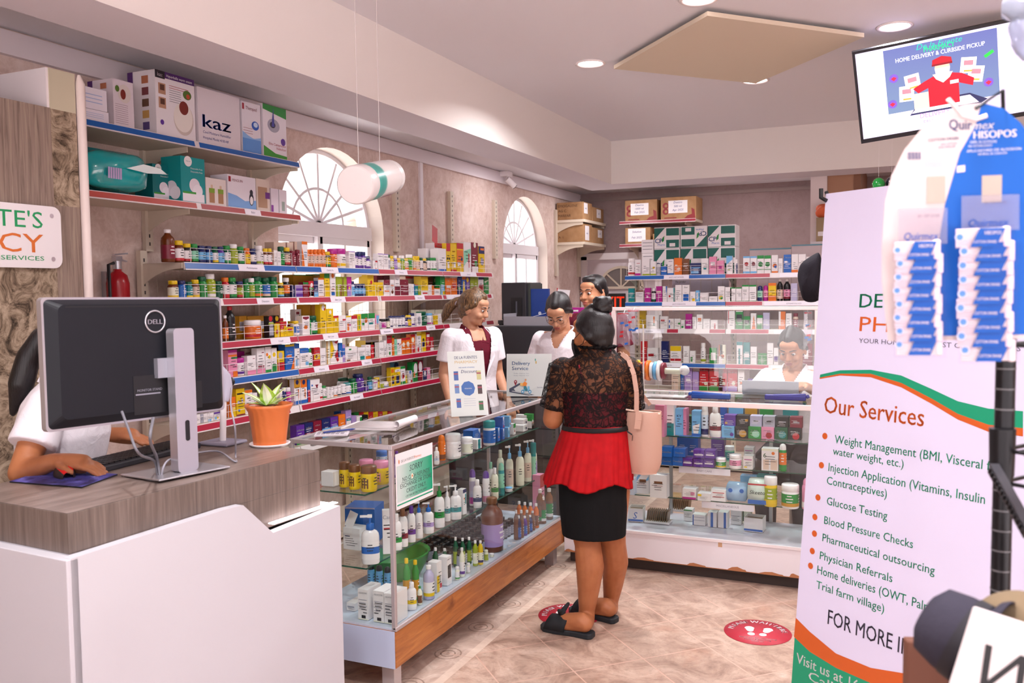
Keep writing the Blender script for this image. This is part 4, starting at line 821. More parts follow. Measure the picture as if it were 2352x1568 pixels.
row('x', XS, R(4), Z7, [(188, 226, 370, 'k:b B:r:.55'), (230, 388, 365, 'k:w P:u:.5,.75,.85,.75,.7,.55 R:b:.1:.7:.25:.78'), (392, 450, 430, 'b:w:w:w:r'), (454, 518, 470, 'b:g:w:w:g'), (522, 574, 490, 'b:w:w:w'), (578, 632, 500, 'b:w:w:w'), (636, 698, 480, 'b:w:w:w:o'), (702, 766, 470, 'b:w:w:w:k'), (770, 842, 440, 'b:w:w:w:n'), (790, 910, 340, '^b:d:w:w:b'), (846, 932, 420, 'b:t:w:w:b'), (936, 1028, 350, 'b:d:g:g'), (1004, 1084, 345, '^b:n:p:p'), (1034, 1150, 275, 'b:n:p:p'), (1153, 1208, 440, 'b:n:n:p'),
    (1212, 1262, 320, 'b:d:d:c'), (1266, 1328, 380, 'k:w R:m:0:.7:1:.8'), (1332, 1398, 335, 'b:y:a:y'), (1402, 1462, 420, 'b:w:l:l'), (1380, 1530, 315, '^j:w:w:w'), (1466, 1544, 400, 'b:w:w:w:b'), (1548, 1614, 170, 'k:y R:o:.1:.72:.8:.92 R:u:.3:.4:.8:.52 R:n:.3:.1:.8:.3'), (1618, 1704, 170, 'k:y R:w:.0:.75:1:.9 X:SUPER:r:.5:.78:.08 R:n:.2:.1:.8:.5'), (1464, 1538, 90, '^k:e R:u:0:.6:1:.63 R:u:0:.3:1:.33'), (1542, 1680, 95, '^k:c D:n:.7:.8:.3'), (1708, 1788, 150, 'k:w T:g:.14 B:g:.14 D:r:.5:.45:.3'), (1794, 1834, 300, 'b:y:l:y'), (1838, 1898, 222, 'k:w D:b:.5:.85:.28 R:r:.6:.0:1:.2'),
    (1902, 1988, 80, 'k:g D:w:.6:.68:.36:1.5 R:o:.2:.2:.5:.5'), (1992, 2074, 50, 'k:u D:w:.5:.68:.36:1.5 R:r:.3:.15:.9:.45'), (2078, 2138, 190, 'k:n D:w:.5:.6:.3 R:r:.2:.85:.9:1'), (2142, 2198, 170, 'k:i D:w:.5:.6:.3')], w4, G0)
w5 = "on wall rack's bottom deck"
row('x', XS, R(5), Z7, [(2, 138, 1115, 'k:p X:wellwoman:w:.5:.7:.1 B:g:.45'), (142, 278, 1078, 'k:n X:wellman:w:.5:.72:.1 B:u:.5'), (282, 418, 1045, 'k:u X:wellteen:w:.5:.74:.09'), (422, 556, 1010, 'k:n X:wellman:w:.5:.76:.09 B:c:.5'), (560, 688, 980, 'k:p X:wellwoman:w:.5:.78:.08 B:c:.5'), (695, 806, 940, 'k:o X:Immunace:w:.5:.75:.06'), (810, 904, 870, 'k:q R:w:.1:.3:.9:.6 R:t:.1:.5:.9:.62'), (700, 800, 882, '^k:b'), (908, 985, 960, 'k:q'), (990, 1080, 965, 'k:w R:g:.6:.6:1:.9'), (1085, 1180, 950, 'k:k')] +
    [(950 + 78 * k, 950 + 78 * (k + 1), 905 - 2 * k, '^k:%s' % 'gryryryrr'[k]) for k in range(8)], w5, G0, gap=.05)
# --- free-standing rack behind the glass counter
ZA, ZB_, ZCc, ZDd = (1420, 570, .1935), (1640, 570, .1935), (1400, 690, .279), (1640, 690, .279)
G1 = 'packs on the free-standing rack'
row('y', YS, GZ[0], ZA, [(105, 190, 120, 'b:w:w:w:r'), (197, 265, 135, 'k:w B:m:.15 R:r:.3:.75:.9:.78'), (280, 374, 125, 'k:w B:l:.1'), (380, 448, 155, 'k:w D:y:.6:.55:.2 B:l:.12'), (452, 500, 222, 'k:s'), (506, 578, 215, 'k:b R:w:.1:.4:.9:.5'), (582, 658, 130, 'k:w B:b:.12 R:n:.2:.85:.8:.88'), (662, 758, 115, 'k:o R:h:.1:.55:.4:.6 D:e:.6:.35:.2'), (764, 840, 125, 'k:x'),
    (850, 980, 175, 'k:n R:c:0:.55:1:.62 R:c:.1:.1:.8:.3'), (986, 1072, 120, 'k:w R:t:.3:.3:.7:.4'), (1078, 1166, 100, 'k:i R:w:.2:.5:.8:.7'), (1170, 1255, 145, 'k:i R:m:.3:.4:.7:.6')], "on far rack's top shelf", G1)
row('y', YS, GZ[0], ZB_, [(145, 220, 90, 'k:w P:c:0,.5,1,.8,1,1,0,1 R:l:.2:.2:.6:.26'), (240, 280, 130, 'k:w R:n:.6:0:1:.7'), (345, 426, 95, 'k:w D:r:.5:.55:.3 B:c:.12 T:c:.1'), (430, 508, 95, 'k:w D:u:.5:.55:.3 B:c:.12 T:c:.1'), (512, 594, 85, 'k:w T:g:.18 D:g:.5:.5:.38 R:g:0:.2:1:.23'), (597, 676, 85, 'k:w T:g:.18 D:g:.5:.5:.38 R:g:0:.2:1:.23'), (684, 760, 80, 'k:w D:o:.5:.4:.35 D:b:.6:.35:.22 B:o:.1'), (764, 816, 120, 'k:w'),
    (826, 915, 75, 'k:b X:Nicorol:w:.6:.8:.07 R:w:.1:.55:.5:.65'), (920, 1000, 70, 'k:w B:o:.15'), (1003, 1090, 70, 'k:w B:r:.12'), (1094, 1180, 100, 'k:w')], "on far rack's top shelf", G1)
row('y', YS, GZ[1], ZA, [(118, 190, 475, 'k:t B:g:.06'), (205, 300, 500, 'k:w T:x:.12'), (312, 384, 470, 'k:m D:w:.45:.35:.15'), (386, 444, 475, 'b:w:k:w:d'), (448, 522, 450, 'k:m R:e:.1:.6:.8:.7'), (526, 580, 450, 'k:w P:b:.7,1,1,1,.8,.3'), (583, 670, 470, 'k:w D:r:.3:.4:.15 R:t:.85:0:1:1'), (675, 754, 435, 'k:w V:Zival:s:.4:.25'), (757, 845, 435, 'k:w R:b:.15:.05:.9:.45 X:Zival:k:.5:.82:.08'), (850, 916, 515, 'k:w R:y:.4:.05:.9:.3'), (920, 965, 500, 'k:c R:w:.2:.2:.6:.8'), (970, 1070, 530, 'k:w R:r:0:.5:.2:.55'), (1075, 1176, 570, 'k:w'),
    (1182, 1264, 450, 'k:w D:y:.45:.25:.32 D:g:.55:.22:.2'), (1268, 1344, 460, 'k:w')], "on far rack's second shelf", G1)
row('y', YS, GZ[1], ZB_, [(190, 257, 465, 'k:w T:g:.08 B:g:.03'), (260, 328, 465, 'k:w T:g:.08 B:g:.03'), (332, 414, 435, 'k:w T:g:.1 B:g:.03'), (417, 503, 435, 'k:w T:g:.1 B:g:.03'), (510, 576, 445, 't:n:n:v:n'), (580, 640, 440, 't:m:m:i:m'), (645, 738, 412, 'k:y T:o:.15 B:o:.3'), (742, 816, 365, 's:w:k:e'), (820, 906, 365, 's:w:k:i:u'), (912, 990, 415, 'k:z')], "on far rack's second shelf", G1)
row('y', YS, GZ[2], ZCc, [(228, 298, 85, '^k:y'), (300, 408, 120, 'k:w R:o:.55:.4:.68:.9 R:d:.55:.2:.68:.4'), (415, 480, 130, 'k:w R:r:.1:.6:.6:.75'), (484, 530, 150, 'k:w R:b:.1:.6:.3:.9 R:b:.1:.05:.3:.35'), (533, 584, 150, 'k:w D:g:.8:.5:.2'), (587, 620, 160, 'k:w D:g:.4:.2:.3'), (625, 678, 110, 'k:m R:w:.1:.2:.9:.3'), (682, 714, 135, 'k:w'), (717, 765, 115, 'k:w R:o:.2:.5:.8:.75'), (770, 826, 150, 'k:w'), (832, 890, 160, 'k:w R:r:.5:0:.7:.6')], "on far rack's third shelf", G1)
row('y', YS, GZ[2], ZDd, [(110, 172, 85, 'k:w R:r:.1:.3:.2:1'), (178, 238, 85, 'k:g R:k:.1:.4:.9:.8 T:w:.05'), (243, 297, 130, 'k:g R:k:.1:.4:.9:.7'), (302, 348, 105, 'k:w P:o:.2,0,.9,0,.55,.9'), (354, 400, 120, 'k:g R:w:0:.4:1:.8'), (404, 458, 100, 'k:z'), (532, 588, 90, 'k:o R:w:0:.2:.3:1'), (591, 640, 105, 'k:w B:b:.12'), (646, 694, 105, 'b:u:e:u'), (742, 770, 110, 'k:w')], "on far rack's third shelf", G1)
row('y', YS, GZ[3], ZCc, [(256, 306, 335, 'k:r'), (309, 400, 390, 'k:w R:r:.1:.4:.6:.6'), (425, 486, 335, 'k:n'), (500, 590, 375, 'k:w T:y:.3 R:r:0:.1:1:.25'), (606, 656, 375, 'k:w'), (660, 706, 415, 'k:w R:g:.1:.1:.5:.5'), (745, 790, 350, 'b:w:w:w:l'), (822, 880, 390, 'k:g R:w:.2:.2:.9:.7'), (900, 930, 365, 'k:o R:w:0:0:1:.4')], "on far rack's fourth shelf", G1)
row('y', YS, GZ[3], ZDd, [(45, 95, 365, 'k:h D:o:.5:.4:.3'), (186, 236, 340, 'k:w T:t:.15 R:t:.3:0:.6:.7'), (241, 295, 345, 'k:t R:w:.1:.3:.9:.5'), (300, 352, 380, 'k:w'), (360, 434, 435, 'k:g'), (437, 488, 350, 'k:w R:k:0:.5:1:.52'), (491, 530, 390, 'k:w R:p:.1:.2:.9:.5'), (726, 810, 355, 'k:u R:w:.2:.3:.6:.7')], "on far rack's fourth shelf", G1)
row('y', YS, GZ[4], ZCc, [(510, 582, 560, 'k:e T:k:.1'), (585, 613, 590, 'k:b'), (616, 680, 555, 'k:q R:w:.2:.4:.8:.5'), (683, 735, 585, 'k:q'), (740, 816, 545, 'k:r B:g:.2 X:Nodrex:w:.5:.82:.08 D:h:.7:.3:.2'), (820, 898, 545, 'k:r B:g:.2 X:Nodrex:w:.5:.82:.08 D:h:.7:.3:.2'), (902, 932, 560, 'k:r B:q:.2')], "on far rack's fifth shelf", G1)
row('y', YS, GZ[4], ZDd, [(40, 108, 560, 'k:r B:q:.22 X:Nodrex:w:.5:.8:.08 D:h:.6:.35:.2'), (112, 192, 560, 'k:r B:q:.22 X:Nodrex:w:.5:.8:.08 D:h:.6:.35:.2'), (196, 250, 570, 'k:w D:o:.5:.4:.2'), (278, 324, 645, 'k:p'), (327, 368, 635, 'k:l'), (290, 390, 575, '^k:x')], "on far rack's fifth shelf", G1)
# --- goods inside the aisle display case
wA, wB, wD = "on aisle case's upper glass shelf", "on aisle case's lower glass shelf", "on aisle case's white deck"
A_, B_, D_ = .807, .502, .277
E_ = 0.0          # facing the near end of the case
place([(792, 1117, 26, 1060, 'j:x:y:y:x', None, E_), (815, 1122, 28, 1066, 'j:x:y:y:x', None, E_), (848, 1127, 38, 1068, 'j:x:y:y:x', None, E_), (842, 1104, 34, 1054, 'j:i:y:y:i', None, E_), (876, 1110, 36, 1057, 'j:i:y:y:i', None, E_),
    (877, 1066, 26, 1034, 'j:b:b:j', None, E_), (752, 1116, 34, 1083, 'k:w N', .05, E_), (912, 1096, 15, 1035, 'l:p:p:q')], A_, wA, GC)
place([(1003, 1066, 13, 1026, 'l:w:w:w:j'), (1015, 1056, 18, 998, 't:o:o:o:x'), (1041, 1051, 37, 995, 'j:w:w:w'), (1073, 1046, 27, 1003, 'j:w:w:h'), (1101, 1032, 24, 1008, 'k:w R:t:.25:0:.75:1', .05), (1124, 1021, 29, 965, 'j:t:w:b'),
    (1146, 1015, 13, 982, 'k:b P:w:.2,1,.8,1,.5,.6 D:r:.5:.3:.2', .06), (1157, 1010, 11, 984, 'k:b P:w:.2,1,.8,1,.5,.6', .06), (1169, 1004, 11, 981, 'k:c P:w:.2,1,.8,1,.5,.6', .06), (1182, 997, 13, 972, 'k:w T:g:.4 D:r:.5:.3:.2', .06), (1207, 991, 26, 975, 'k:w R:n:.55:.2:.8:.6', .07), (1228, 983, 14, 966, 'k:w R:o:.1:.7:.9:.8', .07), (1242, 977, 13, 950, 'k:g R:w:.2:.3:.6:.6', .05)], A_, wA, GC)
place([(1095, 1008, 40, 986, 'k:b P:w:.7,1,1,1,.9,.5', .06)], A_, wA, GC)
place([(1207, 975, 26, 962, 'k:w R:n:.55:.2:.8:.6', .07), (1226, 966, 14, 952, 'k:w R:o:.1:.7:.9:.8', .07)], A_ + .029, "in upper layer, aisle case's upper glass shelf", GC)
place([(1157, 988, 14, 957, 'k:b P:w:.2,1,.8,1,.5,.6 D:r:.5:.3:.2', .05), (1172, 980, 12, 955, 'k:c P:w:.2,1,.8,1,.5,.6 D:r:.5:.3:.2', .05)], A_ + .045, "in upper layer, aisle case's upper glass shelf", GC)
place([(852, 1299, 42, 1180, 'p:b:w:w:b', None, .5), (893, 1282, 26, 1170, 'k:w X:Care:s:.5:.8:.09 R:r:.1:.55:.7:.6', .03, .6), (808, 1262, 46, 1212, 'k:w R:n:.1:.6:.4:.64 F:w', .07, E_)], B_, wB, GC)
place([(828, 1248, 74, 1164, 'k:b X:FACE_MASK:w:.3:.25:.12 N T:z:.04 D:l:.3:.6:.05', .13, .25)], B_, wB, GC)
place([(911, 1270, 26, 1178, 'l:w:w:w:g'), (926, 1263, 24, 1166, 'l:x:w:w:u'), (946, 1250, 19, 1160, 'l:p:w:w:p'), (963, 1238, 18, 1150, 'p:b:w:w'), (985, 1231, 25, 1152, 'p:b:w:w:q'), (1010, 1210, 24, 1108, 'p:g:w:w:g'), (1028, 1196, 14, 1114, 'p:w:w:w:t'), (1047, 1196, 27, 1112, 'p:w:w:w:t'),
    (1068, 1180, 18, 1122, 'k:w T:n:.15 R:t:.6:.4:.9:.8 R:o:.2:.6:.5:.66', .03), (1097, 1172, 20, 1100, 'l:w:w:w:n'), (1086, 1160, 16, 1076, 't:p:w:z:m'), (1117, 1165, 17, 1080, 't:p:w:w:i'), (1137, 1156, 17, 1073, 'l:w:h:h:g'), (1152, 1149, 15, 1062, 't:v:t:v:t'), (1169, 1144, 17, 1118, 'j:c:w:w'),
    (1128, 1135, 15, 1060, 'l:v:w:h'), (1150, 1118, 17, 1032, 'l:h:h:h'), (1171, 1122, 18, 1022, 'p:c:h:e'), (1195, 1125, 20, 1018, 'p:c:h:h'), (1213, 1115, 17, 1010, 'p:c:h:e'), (1230, 1106, 18, 1008, 'p:q:h:z:q'), (1245, 1096, 14, 1015, 'j:t:t:v'), (1228, 1112, 12, 1090, 'j:n:p:z')], B_, wB, GC)
gl = 'k:w X:GLUCOSE:s:.5:.86:.05 B:h:.04 R:k:.35:.05:.75:.15 R:s:.1:.65:.9:.67 R:s:.1:.55:.8:.57 R:s:.1:.45:.9:.47 R:s:.1:.35:.7:.37'
place([(832, 1424, 28, 1352, gl, .10, E_), (863, 1433, 29, 1356, gl, .10, E_), (895, 1441, 29, 1362, gl, .10, E_), (806, 1402, 24, 1384, 'k:w R:s:.1:.4:.9:.6', .12, E_)], D_, wD, GC)
place([(853, 1350, 17, 1293, 't:k:c:c', None, E_), (872, 1354, 17, 1296, 't:k:c:c', None, E_), (891, 1358, 17, 1300, 't:k:c:c', None, E_), (935, 1382, 18, 1280, 's:y:g:f'), (955, 1376, 18, 1284, 's:y:g:f')], D_, wD, GC)
place([(947, 1419, 22, 1335, 'l:w:w:w:y'), (965, 1404, 12, 1345, 's:g:h:x'), (986, 1392, 26, 1296, 's:w:z:w:y'), (1010, 1378, 24, 1288, 'k:w V:Timazol:k:.75:.3 R:y:0:0:.5:.55 R:r:.6:.1:.95:.25', .045), (1033, 1362, 22, 1276, 'k:w R:k:.15:.25:.85:.7 X:TIMAZOL:s:.5:.88:.05', .045),
    (1001, 1322, 14, 1256, 's:w:d:g'), (1022, 1312, 14, 1258, 's:w:d:g'), (1051, 1342, 11, 1300, 'b:w:h:w:g'), (1062, 1335, 13, 1256, 's:w:h:w:p'), (1076, 1330, 10, 1292, 'b:w:h:w'), (1047, 1300, 12, 1232, 's:w:d:l'), (1063, 1296, 12, 1234, 's:w:d:l'), (1078, 1293, 12, 1232, 's:w:d:l'), (1092, 1298, 13, 1240, 's:w:l:h'), (1104, 1300, 13, 1240, 's:w:y:h:n'), (1117, 1306, 11, 1262, 'b:h:h:l'), (1130, 1302, 10, 1270, 'j:w:w:h')], D_, wD, GC)
place([(1131, 1262, 52, 1140, 's:x:a:q'), (1241, 1200, 18, 1122, 's:w:x:x:g'), (1262, 1196, 18, 1120, 's:w:x:g:w'), (1248, 1222, 15, 1140, 's:w:x:g:w'), (1193, 1210, 13, 1150, 's:w:o:x'), (1206, 1212, 13, 1152, 's:w:o:x'), (1219, 1214, 13, 1153, 's:w:o:x'), (1232, 1216, 13, 1155, 's:w:o:x'),
    (1186, 1238, 12, 1170, 's:w:x:x'), (1198, 1240, 12, 1170, 's:w:x:x'), (1211, 1242, 12, 1170, 's:w:x:x'), (1224, 1238, 12, 1172, 's:w:x:x'), (1192, 1262, 12, 1183, 's:w:n:b'), (1206, 1262, 12, 1184, 's:w:p:b'), (1218, 1254, 12, 1182, 's:w:n:b'), (1255, 1180, 26, 1088, 'k:i T:r:.3 R:w:.1:.1:.8:.5', .05)], D_, wD, GC)
place([(1158, 1290, 10, 1262, 'b:g:w:w:l'), (1170, 1286, 9, 1262, 'b:k:w:w'), (1181, 1280, 9, 1256, 'b:k:w:w'), (1192, 1274, 9, 1252, 'b:l:w:w:l')], D_, wD, GC)
first = None
for i in range(15):
    for j in range(5):
        y, x = 3.74 + i * .044 + (j % 2) * .012, -2.20 + j * .058
        r_, d_, c_ = make_bottle('b:k:k:s'); r_.scale = (.038, .038, .088); r_.location = (x, y, D_ + .0015); r_.rotation_euler.z = PI / 2; r_.name = 'syrup_vial'
        tag(r_, "small dark vial with black cap in tight rows on aisle case's white deck", 'bottle', 'dark vials in the aisle case')
# green plastic basin lying behind them
m = MB(); m.lathe([(.10, 0), (.13, .06), (.14, .10), (.145, .105), (.14, .11), (.125, .10), (.10, .01), (.01, .01)], M('#2f8f3a', .35), 24, sy=1.3)
o = m.build('basin', loc=(-2.185, 3.52, D_ + .002)); tag(o, "shallow green plastic basin on aisle case's white deck", 'basin')
# --- goods in the glass counter
k1, k2, k3, k4 = "on glass counter's upper shelf", "on glass counter's middle shelf", "on glass counter's lower shelf", "on glass counter's white floor"
def K(*L_): return [(a, b, c, d, e, (.07 if e[0] == 'k' else None), 0.0) for a, b, c, d, e in L_]
S1, S2, S3, S4 = .785, .619, .427, .234
place(K((1515, 1003, 22, 930, 'k:i D:m:.5:.6:.3'), (1538, 1000, 20, 925, 'k:w B:t:.38'), (1560, 999, 18, 938, 'k:c X:KY:n:.5:.68:.1'), (1572, 999, 9, 938, 'k:i'), (1599, 1001, 21, 943, 'k:c P:w:.1,.4,.9,.5,.7,.05,.2,.1 B:b:.1'), (1619, 1001, 17, 928, 't:w:w:j:n'), (1643, 1003, 27, 932, 'l:w:w:w:u'), (1583, 990, 12, 955, 'k:d'), (1660, 990, 12, 935, 'k:b')), S1, k1, GK)
rs = [('k:c T:c:.05 X:TROJAN:w:.5:.78:.12 D:p:.8:.3:.15', 1672), ('k:k D:f:.6:.4:.3 X:RUPER:w:.5:.6:.14', 1703), ('k:g D:v:.6:.4:.3 X:RUPER:w:.5:.6:.14', 1733), ('k:i D:r:.6:.3:.25 X:RUPER:w:.5:.6:.14', 1763), ('k:d D:t:.6:.4:.3 X:RUPER:w:.5:.6:.14', 1794), ('k:k D:r:.6:.3:.28 X:RUPER:w:.5:.6:.14', 1825)]
place(K(*[(x, 1005 + i * 1.0, 29, 978 + i * .8, c) for i, (c, x) in enumerate(rs)]), S1, k1, GK)
place(K(*[(x + 2, 979 + i * 1.0, 27, 953 + i * 1.0, c) for i, (c, x) in enumerate([('k:p D:f:.2:.3:.12', 1674), ('k:k R:f:.7:.5:.95:.7', 1704), ('k:z R:k:.3:.5:.7:.6', 1734), ('k:s R:k:.3:.5:.7:.6', 1764), ('k:k R:s:.2:.5:.8:.6', 1795), ('k:u R:s:.3:.5:.8:.6', 1826)])]), S1 + .062, "in upper layer, glass counter's top shelf", GK)
place(K((1690, 965, 34, 935, 'k:c'), (1725, 966, 28, 938, 'k:f R:w:.1:.3:.9:.5'), (1760, 967, 30, 940, 'k:g'), (1815, 970, 34, 938, 'k:t D:v:.5:.5:.3')), S1, k1, GK)
de = 'k:b X:Denclen:w:.5:.4:.22 N'
place(K((1531, 1068, 24, 1049, de), (1556, 1069, 24, 1049, de), (1579, 1070, 24, 1052, 'k:p R:w:.1:.35:.9:.5'), (1604, 1072, 24, 1053, 'k:p R:w:.1:.35:.9:.5'), (1628, 1073, 24, 1053, 'k:p R:w:.1:.35:.9:.5'), (1656, 1073, 24, 1050, 'j:w:w:g:y'), (1689, 1075, 28, 1042, 'j:w:w:i:w'), (1718, 1077, 22, 1047, 'k:w R:m:.1:.7:.9:.76 R:y:.1:.1:.4:.2'),
    (1768, 1081, 38, 1030, 'k:w T:h:.1 D:o:.7:.8:.1 X:6:g:.2:.6:.2 R:e:.1:.05:.45:.5 R:e:.55:.05:.95:.5'), (1798, 1081, 17, 1018, 't:w:g:o:g'), (1676, 1058, 22, 1023, 'j:w:v:t')), S2, k2, GK)
place(K((1531, 1049, 24, 1026, de), (1560, 1049, 28, 1030, de), (1605, 1052, 26, 1033, 'k:p R:w:.1:.35:.9:.5'), (1631, 1053, 24, 1034, 'k:p R:w:.1:.35:.9:.5')), S2 + .052, "in upper layer, glass counter's middle shelf", GK)
place(K((1568, 1040, 26, 1003, 'k:b'), (1592, 1042, 24, 1004, 'k:b R:w:.3:.2:.9:.3'), (1648, 1045, 30, 1006, 'k:p'), (1720, 1047, 22, 1027, 'k:w R:m:.1:.7:.9:.76')), S2, k2, GK)
place(K((1475, 1133, 32, 1086, 'k:w P:c:0,.7,.3,1,.5,1,0,.5 P:c:.7,.6,1,.9,1,.7 R:x:.3:.55:.8:.7 X:FISHERMENS:r:.5:.45:.05'), (1512, 1143, 40, 1090, 'k:w R:x:.25:.6:.75:.72 X:FISHERMENS:r:.5:.5:.05'), (1449, 1136, 16, 1098, 'k:j'), (1583, 1146, 32, 1122, 'k:w B:m:.2 R:i:.6:.4:.9:.7'), (1617, 1150, 30, 1133, 'k:w R:y:.0:.6:.3:.9'), (1650, 1151, 34, 1124, 'k:w R:r:.1:.7:.9:.76 R:r:.1:.35:.9:.4'),
    (1770, 1161, 30, 1092, 'j:w:y:l:y'), (1815, 1165, 40, 1110, 'j:w:w:g:f'), (1858, 1168, 32, 1096, 't:i:i:i:w')), S3, k3, GK)
for (x, yb, w_, yt, base, ink, lab) in ((1690, 1152, 46, 1112, '#a9c8ea', 'b', "clear pack of pale blue wipes on glass counter's lower shelf"), (1740, 1160, 46, 1102, '#d6e2d8', 'r', "clear pack marked Skeeto with a blue lower edge on glass counter's lower shelf")):
    p = onz(x, yb, S3 + .002); dep = (p - EYE).dot(FWD); w_ = w_ * dep / F; h = at(x, yt, dep).z - S3
    m = MB(); prof = []
    for k in range(7):
        t = k / 6; z = h * t; s_ = 1 - .12 * abs(2 * t - 1) ** 3; d_ = .05 * (1 - .5 * abs(2 * t - 1) ** 2)
        prof.append([(-w_ / 2 * s_, -d_, z), (0, -d_ * 1.15, z), (w_ / 2 * s_, -d_, z), (w_ / 2 * s_, d_, z), (0, d_ * 1.1, z), (-w_ / 2 * s_, d_, z)])
    vs = [v for r_ in prof for v in r_]; fs = [(i * 6 + k, i * 6 + (k + 1) % 6, i * 6 + 6 + (k + 1) % 6, i * 6 + 6 + k) for i in range(6) for k in range(6)] + [(5, 4, 3, 2, 1, 0), tuple(range(36, 42))]
    m.add(vs, fs, M(base, .2), True); o = m.build('wipes_pack', loc=p + Vector((0, .05, 0)))
    m = MB()
    if ink == 'b':
        for sx in (-.25, .3): m.disc((w_ * sx, -.062, h * .66), (.012, 0, 0), (0, 0, .012), PM('b'), 12)
    else:
        m.quad((-w_ * .46, -.0605, .008), (w_ * .46, -.0605, .008), (w_ * .46, -.0605, h * .22), (-w_ * .46, -.0605, h * .22), PM('b')); m.text('Skeeto', (0, -.063, h * .45), (1, 0, 0), (0, 0, 1), .022, PM('k'), align='c', shear=.2); m.quad((-w_ * .46, -.0602, h * .8), (w_ * .46, -.0602, h * .8), (w_ * .46, -.0602, h * .86), (-w_ * .46, -.0602, h * .86), PM('r'))
    m.build('printed_label', o); tag(o, lab, 'wipes', GK)
place(K((1720, 1125, 40, 1093, 'k:c'), (1758, 1118, 40, 1092, 'k:t')), S3, k3, GK)
stk = 'k:w R:s:.05:.75:.95:.8 R:s:.05:.45:.95:.5 R:b:.02:.0:.1:1 N'
place(K((1605, 1206, 30, 1182, stk), (1636, 1210, 20, 1176, 'k:w R:b:.3:.0:.6:1 N'), (1660, 1212, 22, 1176, 'k:w R:b:.6:.0:.85:1 N'), (1580, 1196, 20, 1170, 'k:w T:g:.1'), (1690, 1204, 24, 1172, 'k:w R:s:0:.6:1:.63 R:s:0:.3:1:.33'), (1715, 1198, 18, 1174, 'k:h R:d:0:.2:.15:1')), S4, k4, GK)
# open cartons and blister packs on the floor of the glass counter
for x, yb, w_, yt, lab, cyc in ((1460, 1199, 34, 1168, "open white carton with blue printed letters on glass counter's white floor", True), (1730, 1222, 42, 1190, "open white carton with a blue lower edge on glass counter's white floor", False)):
    p = onz(x, yb, S4); dep = (p - EYE).dot(FWD); w_ = w_ * dep / F; h = at(x, yt, dep).z - S4; d_ = .10; m = MB(); t_ = .003; Wm = PM('w')
    m.box((-w_ / 2, 0, 0), (w_ / 2, t_, h), Wm); m.box((-w_ / 2, d_ - t_, 0), (w_ / 2, d_, h), Wm); m.box((-w_ / 2, t_, 0), (-w_ / 2 + t_, d_ - t_, h), Wm); m.box((w_ / 2 - t_, t_, 0), (w_ / 2, d_ - t_, h), Wm)
    m.box((-w_ / 2 + t_, t_, 0), (w_ / 2 - t_, d_ - t_, h * .8), M('#7d5f4d', .7))
    m.quad((-w_ / 2, -.0005, h * .05), (w_ / 2, -.0005, h * .05), (w_ / 2, -.0005, h * .2), (-w_ / 2, -.0005, h * .2), PM('b'))
    if cyc: m.text('S', (-.002, -.0008, h * .25), (1, 0, 0), (0, 0, 1), h * .5, PM('b'), align='c', shear=.2)
    o = m.build('open_carton', loc=p + Vector((0, 0, .002)), rot=(0, 0, .12 if cyc else -.05)); tag(o, lab, 'carton', GK)
for x, yb, lab in ((1508, 1203, "row of brown blister cards in a white tray on glass counter's white floor"), (1558, 1176, "brown blister cards at the back of glass counter's white floor")):
    p = onz(x, yb, S4); m = MB(); Bm = M('#7a5a3a', .35)
    m.box((-.075, 0, 0), (.075, .09, .012), PM('w'))
    for i in range(11): xx = -.065 + i * .012; m.add([(xx, .005, .012), (xx + .008, .005, .075), (xx + .008, .085, .075), (xx, .085, .012), (xx + .004, .005, .012), (xx + .011, .005, .073), (xx + .011, .085, .073), (xx + .004, .085, .012)], [(0, 1, 2, 3), (7, 6, 5, 4), (0, 4, 5, 1), (1, 5, 6, 2), (2, 6, 7, 3)], Bm)
    o = m.build('blister_tray', loc=p + Vector((0, 0, .002))); tag(o, lab, 'blister packs', GK)
# --- cartons on the far shelves
KR = NT('brown_cardboard'); KR = KR.base(KR.ramp(KR.noise(KR.obj(), 12, 3), [(.3, '#9c7450'), (.7, '#ad8560')]), .8, .2)
def carton(lab, lo, hi, faces, grp):
    c = Vector(((lo[0] + hi[0]) / 2, (lo[1] + hi[1]) / 2, lo[2])); m = MB()
    m.box([lo[i] - c[i] for i in range(3)], [hi[i] - c[i] for i in range(3)], KR); o = m.build('cardboard_carton', loc=c, bevel=.004)
    for f in faces: f(o, Vector(lo) - c, Vector(hi) - c)
    tag(o, lab, 'carton', grp); return o
def note(ax, a, b, c_, d_, lines):
    def f(o, lo, hi):
        m = MB(); ink = M('#3a3a80', .6)
        if ax == 'y':
            P = lambda x, z, e=.0012: (lerp(lo.x, hi.x, x), lo.y - e, lerp(lo.z, hi.z, z)); u = (1, 0, 0)
        else:
            P = lambda x, z, e=.0012: (hi.x + e, lerp(lo.y, hi.y, x), lerp(lo.z, hi.z, z)); u = (0, 1, 0)
        m.quad(P(a, c_), P(b, c_), P(b, d_), P(a, d_), PM('w', .5))
        for i, t in enumerate(lines):
            zz = lerp(d_, c_, (i + .75) / (len(lines) + .3)); m.text(t, P((a + b) / 2, zz, .002), u, (0, 0, 1), .024, ink, align='c', shear=.2)
        m.build('handwritten_note', o)
    return f
